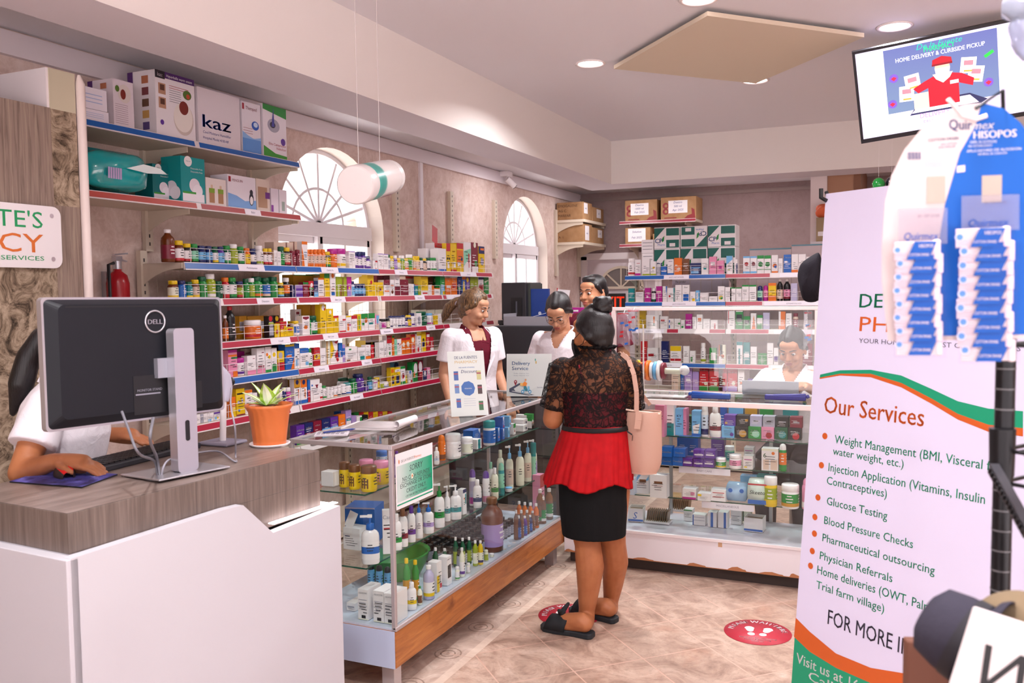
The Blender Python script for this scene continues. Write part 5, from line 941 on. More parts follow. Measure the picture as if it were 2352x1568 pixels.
def swirl(o, lo, hi):
    m = MB(); rd = M('#8a2a2e', .6); w, h = hi.x - lo.x, hi.z - lo.z; y = lo.y - .0009
    for zc in (.36, .62): m.disc((lo.x + w * .14, y, lo.z + h * zc), (.035, 0, 0), (0, 0, .036), rd, 16); m.disc((lo.x + w * .15, y - .0002, lo.z + h * zc), (.016, 0, 0), (0, 0, .017), KR, 12)
    m.flat([(0, 0), (.13, 0), (.12, .10), (.085, .12), (.09, .05), (.04, .035)], (lo.x + w * .66, y, lo.z + .004), (1, 0, 0), (0, 0, 1), rd); m.quad((lo.x + w * .1, y, lo.z + .012), (lo.x + w * .45, y, lo.z + .012), (lo.x + w * .45, y, lo.z + .024), (lo.x + w * .1, y, lo.z + .024), rd)
    m.build('print', o)
def side_print(lines):
    def f(o, lo, hi):
        m = MB(); ink = M('#5d3f2a', .7); u = (1, 0, 0)
        for i, t in enumerate(lines): m.text(t, (lo.x + .02, lo.y - .001, hi.z - .055 - i * .055), u, (0, 0, 1), .03, ink)
        m.build('lettering', o)
    return f
gq = 'brown cartons on the far shelves'
carton('brown carton printed in capitals with a white note, upper corner shelf, nearer', (-3.63, 9.44, 2.442), (-3.31, 9.76, 2.64), [side_print(['EMOGALENE', 'AG C', 'MARFAR']), note('x', .1, .5, .35, .95, ['note'])], gq)
carton('brown carton with a white note, upper corner shelf, pushed into the corner', (-3.63, 9.78, 2.442), (-3.31, 10.19, 2.61), [note('x', .35, .75, .3, .9, ['Lab'])], gq)
carton('brown carton with small shipping marks, lower corner shelf, nearer', (-3.63, 9.44, 2.187), (-3.31, 9.76, 2.395), [side_print(['o  t  o', '', 'A  i']), note('x', .2, .65, .1, .9, ['note'])], gq)
carton('brown carton with a white note, lower corner shelf, pushed into the corner', (-3.63, 9.78, 2.187), (-3.31, 10.19, 2.37), [note('x', .45, .85, .4, .9, ['Lab'])], gq)
carton('red-printed brown carton with taped note, upper back shelf, nearer the door', (-2.95, 9.89, 2.427), (-2.57, 10.24, 2.668), [swirl, note('y', .18, .74, .28, .84, ['Dextro', '1000 ml', 'Feb 2025'])], gq)
carton('red-printed brown carton with taped note, upper back shelf, farther from the door', (-2.525, 9.89, 2.427), (-2.12, 10.24, 2.68), [swirl, note('y', .22, .76, .28, .84, ['Dextro', '500 ml', 'Apr 2025'])], gq)
carton('brown carton with large white note on the lower back shelf', (-2.95, 9.89, 2.162), (-2.65, 10.24, 2.352), [note('y', .12, .82, .15, .95, ['Solution', 'Feb 2025'])], gq)
carton('brown carton on the lower back shelf mostly hidden by green boxes', (-2.62, 9.89, 2.162), (-2.14, 10.24, 2.27), [note('y', .2, .7, .55, .95, ['Stock'])], gq)
# green and white cartons stacked on the free-standing rack
def cp(x0, x1, z0, z1, lab, flip=False, hid=False):
    y0 = 7.90; m = MB(); G, Wh = M('#0d5f55', .4), PM('w'); w, h = x1 - x0, z1 - z0
    m.box((-w / 2, 0, 0), (w / 2, .20, h), Wh); o = m.build('medicine_carton', loc=((x0 + x1) / 2, y0, z0 + .001))
    m = MB(); fx = (lambda x: (x if not flip else 1 - x)); fz = (lambda z: (z if not flip else 1 - z))
    P = lambda x, z, e=.001: (-w / 2 + fx(x) * w, -e, fz(z) * h)
    m.add([P(.0, .42), P(.42, .97), P(.0, .97)], [(0, 1, 2)], G); m.quad(P(.47, .6), P(.97, .6), P(.97, .95), P(.47, .95), G); m.quad(P(.47, .03), P(.97, .03), P(.97, .40), P(.47, .40), G); m.quad(P(.6, .08, .0014), P(.82, .08, .0014), P(.82, .24, .0014), P(.6, .24, .0014), Wh)
    u = (1, 0, 0) if not flip else (-1, 0, 0); v = (0, 0, 1) if not flip else (0, 0, -1)
    m.text('CP', P(.03, .26, .0013), u, v, h * .22, PM('b'), bold=.03); m.text('Pharm', P(.14, .13, .0013), u, v, h * .1, PM('b')); m.add([P(.30, .28, .0014), P(.38, .36, .0014), P(.40, .6, .0014), P(.32, .5, .0014)], [(0, 1, 2, 3)], PM('g'))
    m.build('green_print', o); tag(o, lab, 'carton', 'green and white stacked cartons')
zs = [1.80, 2.008, 2.20]
row_lab = ['lower', 'upper']
X_ = [-2.082, -1.838, -1.590, -1.338]
cpl = [['%s green and white carton, end of stack over the blue strip', 'middle %s green and white carton of the stack', '%s green and white carton, end of stack over the red strip'][i] for i in range(3)]
for j in range(2):
    for i in range(3): cp(X_[i] + .004, X_[i + 1] - .004, (1.7585, 2.003)[j], (2.0, 2.195)[j], cpl[i] % row_lab[j], flip=(i == 1 and j == 1))
for x0, x1, z0, z1, lab in ((-2.20, -2.092, 1.7585, 1.965, 'tall white handwritten carton beside the green stacked cartons'), (-2.205, -2.092, 1.967, 2.09, 'small white handwritten carton on top of the tall white one')):
    m = MB(); m.box((x0, 7.92, z0), (x1, 8.1, z1), PM('w')); ink = M('#5a5a66', .6)
    for q in range(3): m.quad((x0 + .01, 7.9192, z1 - .03 - q * .03), (x1 - .01, 7.9192, z1 - .03 - q * .03), (x1 - .01, 7.9192, z1 - .026 - q * .03), (x0 + .01, 7.9192, z1 - .026 - q * .03), ink)
    tag(m.build('medicine_carton'), lab, 'carton')
m = MB(); m.box((-1.98, 8.18, 1.42), (-1.45, 8.186, 1.745), M('#d5cfe6', .5)); ink = M('#30304a', .6)
for q, t in enumerate(('To order', 'call supplier', 'x 2 boxes', 'Friday')): m.text(t, (-1.95, 8.178, 1.69 - q * .045), (1, 0, 0), (0, 0, 1), .02, ink, shear=.2)
tag(m.build('whiteboard'), 'white sheet with handwritten notes behind the free-standing rack', 'notice')
# --- boxes on the two high wall shelves (their long faces look into the shop)
def wbox(lab, y0, y1, z0, z1, dep, base, draw=None, side=None, xf=-3.315, name='product_box'):
    w, h = y1 - y0, z1 - z0; m = MB(); m.box((-w / 2, 0, 0), (w / 2, dep, h), M(base, .4)); o = m.build(name, loc=(xf, (y0 + y1) / 2, z0 + .0015), rot=(0, 0, PI / 2))
    if draw: q = MB(); draw(q, w, h); q.build('printed_front', o)
    if side: q = MB(); side(q, w, h, dep); q.build('printed_side', o)
    tag(o, lab, 'box', 'boxes on the high wall shelves'); return o
u_, v_ = (1, 0, 0), (0, 0, 1)
def rect(q, w, x0, z0, x1, z1, c, e=.001): q.quad((x0 - w / 2, -e, z0), (x1 - w / 2, -e, z0), (x1 - w / 2, -e, z1), (x0 - w / 2, -e, z1), M(c, .4) if isinstance(c, str) else c)
def YZ(x, y, X=-3.315): p = onx(x, y, X); return p.y, p.z
zt = 2.411
PUR = '#4c1f66'
def kettle(q, w, h):
    rect(q, w, 0, h * .90, w, h, PUR); rect(q, w, .0, h * .88, w * .24, h, '#2a2028', .0013); q.text('kaz', (-w / 2 + .015, -.0016, h * .91), u_, v_, h * .06, PM('w'), bold=.03); q.text('Hyperballe warm steam', (-w / 2 + w * .28, -.0016, h * .925), u_, v_, h * .045, PM('w'), width=w * .66)
    for k, (cx_, cz) in enumerate(((.16, .72), (.16, .5))): rect(q, w, w * (cx_ - .09), h * (cz - .08), w * (cx_ + .09), h * (cz + .09), '#b98a70'); rect(q, w, w * (cx_ - .05), h * (cz - .02), w * (cx_ + .06), h * (cz + .07), '#5a3528', .0013)
    for k in range(8): rect(q, w, w * .34, h * (.80 - k * .035), w * (.34 + (.5 if k < 2 else .3)), h * (.808 - k * .035), '#b03040' if k < 2 else '#77727c')
    q.disc((w * .19, -.0012, h * .32), (w * .26, 0, 0), (0, 0, h * .26), M('#cdbcb4', .4), 28); q.disc((w * .18, -.0016, h * .345), (w * .245, 0, 0), (0, 0, h * .235), M('#eadfd8', .4), 28); q.disc((w * .2, -.002, h * .5), (w * .12, 0, 0), (0, 0, h * .11), M('#7c2c22', .3), 20); q.disc((w * .3, -.0018, h * .72), (w * .11, 0, 0), (0, 0, h * .075), M('#55702a', .4), 18); q.disc((w * .32, -.0022, h * .70), (w * .05, 0, 0), (0, 0, h * .04), M('#b5472c', .4), 14); q.disc((-w * .36, -.0015, h * .2), (.012, 0, 0), (0, 0, .013), PM('p'), 12)
def kside(q, w, h, d):
    x = -w / 2 - .001; P = lambda a, z, e=0: (x - e, d * (1 - a), h * z)
    m_ = M(PUR, .4); q.quad(P(0, 0), P(.2, 0), P(.2, 1), P(0, 1), m_); q.text('Safety Light', (x - .0012, d * .80, h * .06), (0, 0, 1), (0, 1, 0), d * .12, PM('w'), width=h * .6, bold=.02)
    for k, c in enumerate(('#5a4a80', '#c89a5a', '#6b4a3a', '#7a3a40', '#b06a4a')): q.quad(P(.52, .08 + k * .18, .001), P(.76, .08 + k * .18, .001), P(.76, .2 + k * .18, .001), P(.52, .2 + k * .18, .001), M(c, .5))
a0 = YZ(378, 200); wbox('large white steam humidifier box with purple top band and kettle picture', YZ(360, 300)[0], YZ(450, 330)[0], zt, YZ(400, 172)[1], .18, '#e9dfe3', kettle, kside)
def kettle2(q, w, h):
    q.disc((w * .05, -.0012, h * .72), (w * .32, 0, 0), (0, 0, h * .2), M('#d8cac4', .4), 24); q.disc((-w * .02, -.0016, h * .70), (w * .13, 0, 0), (0, 0, h * .11), M('#7c2c22', .3), 18); q.disc((-w * .3, -.0016, h * .80), (w * .1, 0, 0), (0, 0, h * .07), M('#55702a', .4), 14)
    for k in range(10): rect(q, w, w * .08, h * (.06 + k * .045), w * .7, h * (.07 + k * .045), '#a08a94')
wbox('narrower humidifier box turned sideways behind the large one, purple spine', YZ(262, 280)[0], YZ(309, 295)[0], zt, YZ(282, 186)[1], .16, '#dccdd4', kettle2, kside)
def kaz(q, w, h):
    q.text('kaz', (-w * .40, -.0012, h * .30), u_, v_, h * .24, M('#1c3f8f', .4), width=w * .66, bold=.045); q.text('Cool Moisture Humidifier', (-w * .40, -.0012, h * .19), u_, v_, h * .05, M('#3a4a8a', .5), width=w * .66); q.text('Hospital Model 4100-HF', (-w * .40, -.0012, h * .09), u_, v_, h * .05, M('#3a4a8a', .5), width=w * .60)
wbox('plain white humidifier box with big blue kaz lettering', YZ(457, 330)[0], YZ(553, 345)[0], zt, YZ(500, 212)[1], .19, '#dfd2d8', kaz)
def mask(q, w, h):
    rect(q, w, 0, .004, w, h * .30, '#5f92d6'); q.flat([(0, 0), (w, 0), (w, h * .06), (w * .6, h * .015), (w * .3, h * .06), (0, h * .13)], (-w / 2, -.0013, h * .28), u_, v_, M('#8fb6e6', .4)); rect(q, w, w * .02, h * .84, w * .12, h * .96, '#9a2030'); q.text('Theraped', (-w * .3, -.0012, h * .85), u_, v_, h * .07, PM('u'), width=w * .6)
    q.disc((w * .2, -.0012, h * .56), (w * .2, 0, 0), (0, 0, h * .09), M('#2b58b8', .4), 18); q.disc((w * .22, -.0016, h * .58), (w * .12, 0, 0), (0, 0, h * .05), M('#c9d8f0', .4), 14)
    for k in range(3): rect(q, w, w * .05, h * (.38 + k * .05), w * .55, h * (.388 + k * .05), '#a05060')
wbox('white mask box with a blue wave, between kaz and nebulizer boxes', YZ(558, 345)[0], YZ(600, 350)[0], zt, YZ(580, 238)[1], .15, '#e6dce4', mask)
def neb(q, w, h):
    q.flat([(0, 0), (w, -h * .10), (w, h * .10), (0, h * .10)], (-w / 2, -.0012, h * .90), u_, v_, M('#2f8a3c', .4)); q.flat([(0, 0), (w, 0), (w, h * .06), (w * .5, h * .08), (0, h * .2)], (-w / 2, -.0012, .003), u_, v_, M('#3f9a34', .4))
    q.disc((-w * .06, -.0012, h * .62), (w * .26, 0, 0), (0, 0, h * .13), M('#a9a4b4', .4), 20); q.disc((-w * .1, -.0016, h * .63), (w * .12, 0, 0), (0, 0, h * .06), M('#3a3640', .4), 14); q.flat([(-.015, -.06), (.012, -.06), (.004, .05)], (-w * .08, -.0018, h * .8), u_, v_, M('#4a4a9c', .4)); q.disc((w * .34, -.0014, h * .34), (w * .1, 0, 0), (0, 0, h * .07), PM('p'), 16)
    q.text('Elite Compressor', (w * .47, -.0012, h * .24), u_, v_, h * .05, M('#b04a5c', .5), align='r', width=w * .75); q.text('Nebulizer', (w * .47, -.0012, h * .17), u_, v_, h * .05, M('#b04a5c', .5), align='r', width=w * .42)
wbox('white nebulizer box with green corners at the shelf end', YZ(606, 352)[0], YZ(659, 358)[0], zt, YZ(630, 245)[1], .15, '#ece2ea', neb)
def blu(q, w, h):
    for k in range(3): rect(q, w, w * .1, h * (.3 + k * .18), w * .8, h * (.34 + k * .18), '#a9b6dc')
z_m = YZ(240, 258)[1]
wbox('lower white flat box with faint blue print beside the stone panel', YZ(190, 265)[0], YZ(250, 280)[0], zt, z_m, .16, '#e9e0ea', blu)
wbox('upper white flat box with faint blue print beside the stone panel', YZ(190, 240)[0], YZ(246, 250)[0], z_m + .002, YZ(235, 208)[1], .16, '#ebe2ec', blu)
zt = 2.098
TEAL = '#0f8f92'
def teal(q, w, h, big=True):
    q.disc((-w * .2, -.0012, h * .90), (w * .16, 0, 0), (0, 0, w * .16), PM('w'), 18); q.text('NuLock', (-w * .28, -.0016, h * .89), u_, v_, h * .03, PM('t')); q.disc((w * .05, -.0012, h * .38), (w * .22, 0, 0), (0, 0, w * .22), M('#e8dde6', .5), 22); q.disc((w * .18, -.0014, h * .27), (w * .2, 0, 0), (0, 0, w * .2), M('#f0e8f0', .5), 22); rect(q, w, w * .05, .004, w * .95, h * .20, '#efe6ec'); rect(q, w, w * .06, h * .19, w * .6, h * .235, '#3f9a34', .0016)
    for k in range(2): q.text('Disposable Pads', (-w * .1, -.0012, h * (.74 - k * .07)), u_, v_, h * .035, PM('w'), width=w * .5)
wbox('tall teal carton of nursing pads with white discs, facing front', YZ(417, 450)[0], YZ(472, 455)[0], zt, YZ(440, 362)[1], .13, TEAL, teal, lambda q, w, h, d: [q.disc((-w / 2 - .001, d * .5, h * .3), (0, d * .3, 0), (0, 0, d * .3), M('#e8dde6', .5), 20), q.disc((-w / 2 - .0014, d * .3, h * .2), (0, d * .26, 0), (0, 0, d * .26), M('#f0e8f0', .5), 20)])
wbox('darker teal nursing pad carton set back beside the tall one', YZ(352, 445)[0] + .08, YZ(398, 450)[0] + .08, zt, YZ(375, 372)[1], .12, '#0b6f74', teal, xf=-3.40)
wbox('flat teal carton lying behind the shiny teal diaper pack', YZ(198, 420)[0], YZ(345, 440)[0], zt, YZ(270, 335)[1], .10, '#0c7f84', lambda q, w, h: rect(q, w, w * .28, .01, w * .30, h, '#d8e8e8'), xf=-3.46)
def bot2(q, w, h):
    for s_ in (-.22, .22): rect(q, w, w * (.5 + s_ - .13), h * .08, w * (.5 + s_ + .13), h * .45, '#a97a58'); rect(q, w, w * (.5 + s_ - .14), h * .45, w * (.5 + s_ + .14), h * .62, '#7c9a2c'); rect(q, w, w * (.5 + s_ - .05), h * .62, w * (.5 + s_ + .05), h * .75, '#d8b8a0')
wbox('cream box picturing two green-topped baby bottles', YZ(474, 460)[0], YZ(520, 465)[0], zt, YZ(490, 410)[1], .10, '#e6d8d4', bot2)
def peng(q, w, h):
    q.flat([(0, 0), (w, 0), (w, h * .28), (w * .6, h * .22), (w * .3, h * .36), (0, h * .42)], (-w / 2, -.0012, .003), u_, v_, M('#7fa8de', .4)); rect(q, w, w * .03, h * .78, w * .11, h * .94, '#9a2030'); q.text('PENGUIN', (-w * .34, -.0012, h * .80), u_, v_, h * .08, PM('u'))
    q.disc((w * .33, -.0014, h * .32), (w * .085, 0, 0), (0, 0, h * .2), M('#2c2836', .4), 18); q.disc((w * .33, -.0018, h * .28), (w * .06, 0, 0), (0, 0, h * .13), PM('w'), 16); q.disc((w * .33, -.0016, h * .53), (w * .06, 0, 0), (0, 0, h * .09), M('#2c2836', .4), 14)
wbox('white nebulizer box with a blue wave and penguin picture', YZ(524, 462)[0], YZ(588, 468)[0], zt, YZ(555, 405)[1], .12, '#e9dfe8', peng)
wbox('small beige baby box right of the penguin box', YZ(590, 470)[0], YZ(620, 472)[0], zt, YZ(602, 412)[1], .10, '#dcc8bc', lambda q, w, h: [rect(q, w, w * .1, h * .1, w * .8, h * .75, '#b08a70'), rect(q, w, w * .65, h * .4, w, h * .6, '#6a2a80', .0014)])
wbox('little white and violet box near the shelf end', YZ(623, 472)[0], YZ(640, 474)[0], zt, YZ(632, 434)[1], .09, '#e3d6e2', lambda q, w, h: rect(q, w, 0, 0, w * .3, h * .3, '#8a3a9a'))
wbox('little white box with bottle print, last on the red-edged shelf', YZ(642, 474)[0], YZ(659, 476)[0], zt, YZ(650, 437)[1], .09, '#e6dce4', lambda q, w, h: rect(q, w, w * .3, h * .1, w * .7, h * .5, '#9aa6a0'))
# shiny teal diaper pack: a stuffed bag with crimped ends
y0, y1 = YZ(202, 425)[0] - .02, YZ(345, 440)[0]; n1, n2 = 22, 12; vs, fs = [], []; L_, H_ = y1 - y0, .185; rr = random.Random(3)
for i in range(n1 + 1):
    t = i / n1; fat = (1 - abs(2 * t - 1) ** 3.2) * .97 + .03
    for j in range(n2):
        a = 2 * PI * j / n2; wr = 1 + .06 * math.sin(7 * a + 9 * t) * (1 + 2 * abs(2 * t - 1)) + rr.uniform(-.02, .02)
        vs.append((math.copysign(abs(math.cos(a)) ** .7, math.cos(a)) * .085 * fat * wr, y0 + L_ * t - .35 * 0, H_ * .5 + math.copysign(abs(math.sin(a)) ** .7, math.sin(a)) * H_ * .5 * (.55 + .45 * fat) * wr))
for i in range(n1):
    for j in range(n2): fs.append((i * n2 + j, i * n2 + (j + 1) % n2, (i + 1) * n2 + (j + 1) % n2, (i + 1) * n2 + j))
fs += [tuple(range(n2))[::-1], tuple(range(n1 * n2, n1 * n2 + n2))]
m = MB(); m.add(vs, fs, M('#0ea3a6', .16, 0, .6, coat=.6), True); zmin = min(v[2] for v in vs); o = m.build('diaper_pack', loc=(-3.335, 0, zt - zmin + .002)); sd = o.modifiers.new('round', 'SUBSURF'); sd.levels = sd.render_levels = 1
tag(o, 'shiny teal diaper pack lying at the stone-panel end of the red-edged shelf', 'diaper pack')
m = MB()
for k in range(6):
    ta, tb = .18 + k * .035, .208 + k * .035; m.quad((.092, y0 + L_ * ta, .045), (.092, y0 + L_ * tb, .045), (.094, y0 + L_ * tb, .095), (.094, y0 + L_ * ta, .095), M('#b9a6d0', .3))
m.flat([(0, 0), (.12, -.01), (.24, 0), (.2, .022), (.1, .03)], (.096, y0 + L_ * .45, .10), (0, 1, 0), (0, 0, 1), M('#e9f4f4', .3)); m.build('printed_front', o)
# ================================================================== OTHER THINGS IN THE SHOP
DARK = M('#1d1c22', .45); DARKM = M('#26252d', .6); SILV = M('#c4c1c8', .3, .75); BLK = M('#131217', .5)
def frame(o, u, v):
    """matrix whose x, y run along u, v from o and z along their normal"""
    u = Vector(u).normalized(); v = Vector(v); v = (v - u * v.dot(u)).normalized(); w = u.cross(v); o = Vector(o)
    return Matrix(((u.x, v.x, w.x, o.x), (u.y, v.y, w.y, o.y), (u.z, v.z, w.z, o.z), (0, 0, 0, 1)))
def rrect(x0, y0, x1, y1, r, n=5):
    pts = []
    for cx_, cy_, a in ((x1 - r, y1 - r, 0), (x0 + r, y1 - r, 1), (x0 + r, y0 + r, 2), (x1 - r, y0 + r, 3)):
        for k in range(n + 1): t = (a + k / n) * PI / 2; pts.append((cx_ + r * math.cos(t), cy_ + r * math.sin(t)))
    return pts
X_, Y_, Z_ = (1, 0, 0), (0, 1, 0), (0, 0, 1)
def at_frame(o, Mx): o.matrix_basis = Mx; return o
# --- panel with wood and stone wallpaper, white column end, shop sign
WOODW = NT('wood_plank_wallpaper'); o_ = WOODW.obj(); wd = WOODW.noise(WOODW.map(o_, scale=(20, 26, 1.3)), 3, 7, .6, .6)
WOODW = WOODW.base(WOODW.ramp(wd, [(.3, '#6d5b52'), (.5, '#8f7b70'), (.7, '#a3907f')]), .7, .2)
STONEW = NT('rough_stone_wallpaper'); st_ = STONEW.noise(STONEW.obj(), 11, 10, .75, 1.4)
STONEW = STONEW.base(STONEW.ramp(st_, [(.38, '#3d3228'), (.47, '#7d6a58'), (.56, '#a8947f'), (.7, '#c2ad97')]), .8, .2)
m = MB(); PX = -3.0
m.box((XL, -1.5, 1.76), (PX, 2.385, 2.352), WOODW); m.box((XL, -1.5, 0), (PX, 2.385, 1.76), STONEW); m.box((XL + .3, 2.385, 1.98), (PX, 2.50, 2.35), STONEW); m.box((XL + .3, 2.385, 0), (PX, 2.50, 1.98), WOODW); m.box((XL + .3, 2.385, 2.35), (PX, 2.50, 2.505), M('#c3b9a0', .7)); m.box((XL + .02, 2.375, 2.352), (PX - .005, 2.386, 2.505), WHITE)
o = m.build('wall_partition'); struct(o)
m = MB(); m.tube([(PX + .005, 2.52, 0), (PX + .005, 2.52, 2.47), (PX + .0, 2.52, 2.505)], [.018, .018, .006], M('#e9d8d2', .4), 10); struct(m.build('trim_4'))
e = empty('shop_sign', (PX, 2.0, 1.86)); Mx = frame((PX + .012, 1.55, 1.735), Y_, Z_); m = MB()
m.prism(rrect(0, 0, .845, .236, .035), (0, 0, 0), X_, Y_, (0, 0, .008), PM('w', .3)); at_frame(m.build('board', e), Matrix.Translation((-PX, -2.0, -1.86)) @ Mx)
m = MB(); GRN, ORG = M('#1f9a5c', .4), M('#d9702c', .4)
for t, y, h, c, w_ in (('DE LA FUENTE\'S', .150, .064, GRN, .78), ('PHARMACY', .058, .072, ORG, .74), ('HOMETOWN FIRST CLASS SERVICES', .028, .017, GRN, .70)): m.text(t, (.765, y, .009), X_, Y_, h, c, align='r', width=w_ if h < .03 else w_, bold=.0)
for x in (.805,):
    for y in (.035, .2): m.disc((x, y, .0092), (.009, 0, 0), (0, .009, 0), M('#d8ccd4', .3, .6), 12)
at_frame(m.build('lettering', e), Matrix.Translation((-PX, -2.0, -1.86)) @ Mx)
tag(e, 'white rounded shop sign with green and orange lettering on the wood and stone panel', 'sign')
m = MB(); m.lathe([(.001, .008), (.12, .008), (.12, 0)], PM('w', .3), 32); o = m.build('round_sign'); o.matrix_world = frame((PX + .008, 2.02, 2.12), Y_, Z_); tag(o, 'round white sign above the shop sign, cut off by the edge of the photo', 'sign')
# --- fire extinguisher on the wall
e = empty('fire_extinguisher', (-3.56, 3.17, 1.40)); rd = M('#a31420', .25)
m = MB(); m.lathe([(.045, 0), (.055, .01), (.055, .29), (.045, .33), (.02, .35), (.02, .37)], rd, 20); m.build('cylinder', e)
m = MB(); m.lathe([(.0555, .10), (.0555, .22)], M('#e9d9a8', .4), 20, cap=False); m.lathe([(.0558, .15), (.0558, .19)], M('#d8b020', .4), 20, cap=False); m.build('paper_label', e)
m = MB(); m.lathe([(.022, .36), (.022, .40)], SILV, 12); m.box((-.015, -.02, .40), (.015, .02, .425), SILV); m.bar((0, -.02, .43), (.0, .06, .44), .02, .008, SILV); m.bar((0, -.02, .415), (.0, .055, .40), .018, .007, SILV); m.tube([(0, -.02, .39), (.02, -.07, .38), (.03, -.075, .2)], .008, BLK, 8); m.build('valve', e)
m = MB(); m.box((-.09, -.02, .2), (-.055, .02, .35), SILV); m.build('bracket', e)
tag(e, 'red fire extinguisher hanging on the wall between stone panel and shelving rack', 'fire extinguisher')
# --- security camera under the ceiling, hanging promotional bottle
e = empty('security_camera', (XL + .05, 7.95, 2.80)); CWm = M('#e8dfe0', .4)
m = MB(); m.box((-.04, -.05, -.035), (.05, .07, .018), CWm); m.build('base', e, bevel=.004)
m = MB(); m.tube([(.02, 0, -.03), (.04, .0, -.07)], .012, CWm); m.build('arm', e)
m = MB(); m.tube([(.03, -.03, -.06), (.085, .035, -.13)], .03, CWm, 14); m.tube([(.085, .035, -.13), (.089, .039, -.135)], .027, BLK, 14); m.build('housing', e)
tag(e, 'white bullet security camera at the wall top between the arched windows', 'security camera')
c0, c1 = at(815, 425, 3.75), at(886, 408, 4.14); ax = (c1 - c0).normalized(); sd = ax.cross(Vector(Z_)).normalized(); R_ = 45 * 3.78 / F
e = empty('inflatable_bottle', (c0 + c1) / 2); Ti = e.matrix_world.inverted()
e.matrix_world = Matrix.Translation((c0 + c1) / 2)
Mx = frame(c0, sd, ax.cross(sd)); fl = -1 if Mx.to_3x3().col[2].dot(ax) < 0 else 1; L_ = (c1 - c0).length; T = Matrix.Translation(-(c0 + c1) / 2) @ Mx @ Matrix.Diagonal((1, 1, fl, 1))
PV = M('#f2e9e8', .25)
m = MB(); m.lathe([(.001, 0), (R_ * .93, .0)], PV, 36, T=T, smooth=False, cap=False); m.lathe([(R_ * .93, 0), (R_ * .98, .004), (R_, .012), (R_, .085), (R_ * .985, .09)], PV, 36, T=T, cap=False); m.build('cap', e)
TG = NT('teal_fade'); tx = TG.n('ShaderNodeVectorMath', i0=TG.obj(), i1=tuple(ax)); tx.operation = 'DOT_PRODUCT'; tr_ = TG.n('ShaderNodeMapRange', i0=tx.outputs['Value'], i1=.085 - L_ / 2, i2=.20 - L_ / 2); TG = TG.base(TG.ramp(tr_.outputs[0], [(0, '#3fb3a6'), (.4, '#2a9f96'), (.8, '#48a89e'), (1, '#e4e0de')]), .3, .5)
m = MB(); m.lathe([(R_ * .985, .09), (R_ * .985, .2)], TG, 36, T=T, cap=False); m.build('teal_band', e)
m = MB(); m.lathe([(R_ * .985, .2), (R_ * .98, L_ - .02), (R_ * .9, L_ + .01), (R_ * .86, L_ + .03), (R_ * .95, L_ + .05), (.001, L_ + .05)], PV, 36, T=T, cap=False)
m.build('body', e)
m = MB()
for i, ch in enumerate('Bennet'):
    a = math.radians(68 - i * 0); zz = .225 + i * .024
    d = Vector((math.cos(a), math.sin(a), 0)); p = T @ (d * R_ * 1.0 + Vector((0, 0, zz)))
    tang = (T.to_3x3() @ Vector((-math.sin(a), math.cos(a), 0))).normalized(); al = ax
    m.text(ch, p, al, tang if tang.z > 0 else -tang, .04, M('#a8486a', .4), bold=.02)
m.build('lettering', e)
m = MB()
for f_ in (.12, .8):
    p = (c0 + ax * (L_ * f_) + Vector((0, 0, R_))) - (c0 + c1) / 2; m.tube([p, (p.x, p.y, ZC - ((c0 + c1) / 2).z)], .0015, M('#e6dede', .4), 4)
m.build('hanging_string', e); tag(e, 'white inflatable promotional bottle with teal band hanging before the large window', 'inflatable')
# --- monitor on the reception counter
TL, TR_, BL = Vector((-2.026, 1.564, 1.617)), Vector((-1.929, 2.115, 1.611)), Vector((-2.019, 1.561, 1.264))
Mx = frame(BL, TR_ - TL, TL - BL); MW, MH = (TR_ - TL).length, (TL - BL).length      # z of this frame points to the shop floor
e = empty('computer_monitor', (-1.97, 1.84, 1.1)); E0 = Matrix.Translation((-1.97, 1.84, 1.1)).inverted(); T = E0 @ Matrix.Translation((0, 0, .006)) @ Mx
def loc(mb, nm, par=None, bevel=0):
    for i, v in enumerate(mb.v): mb.v[i] = tuple(T @ Vector(v))
    return mb.build(nm, par or e, bevel=bevel)
m = MB(); m.prism(rrect(0, 0, MW, MH, .012), (0, 0, -.035), X_, Y_, (0, 0, .022), SILV); loc(m, 'bezel')
m = MB(); m.box((.008, .008, -.0365), (MW - .008, MH - .008, -.0352), BLK); loc(m, 'screen')
m = MB(); a, b = rrect(.006, .006, MW - .006, MH - .006, .014), rrect(.03, .03, MW - .03, MH - .02, .02); n = len(a)
vs = [(x, y, -.013) for x, y in a] + [(x, y, .012) for x, y in b]; m.add(vs, [(i, (i + 1) % n, n + (i + 1) % n, n + i) for i in range(n)] + [tuple(range(n, 2 * n))], M('#15161d', .5, 0, .3)); back = loc(m, 'back_shell')
m = MB(); m.box((.05, MH - .028, .0118), (MW - .05, MH - .024, .0126), BLK); m.box((MW * .42, .02, .012), (MW * .62, .13, .0135), BLK); m.box((MW * .72, .02, .012), (MW * .82, .10, .0135), BLK)
m.text('MONITOR STAND', (MW * .44, .085, .0142), X_, Y_, .007, M('#8a8894', .5)); m.quad((MW * .43, .075, .0137), (MW * .57, .075, .0137), (MW * .57, .079, .0137), (MW * .43, .079, .0137), M('#8a8894', .5)); loc(m, 'port_recess', back)
m = MB(); pts = [(.031 * math.cos(2 * PI * k / 32), .031 * math.sin(2 * PI * k / 32)) for k in range(33)]; lc = (MW * .555, MH * .80)
m.tube([(lc[0] + x, lc[1] + y, .0135) for x, y in pts], .0028, SILV, 6, cap=False); m.text('DELL', (lc[0], lc[1] - .007, .0138), X_, Y_, .014, SILV, align='c', bold=.05, width=.046); loc(m, 'round_logo', back)
m = MB(); m.box((MW * .54, MH * .34, .012), (MW * .70, MH * .5, .03), M('#a9a8b2', .35, .6)); loc(m, 'mount_plate')
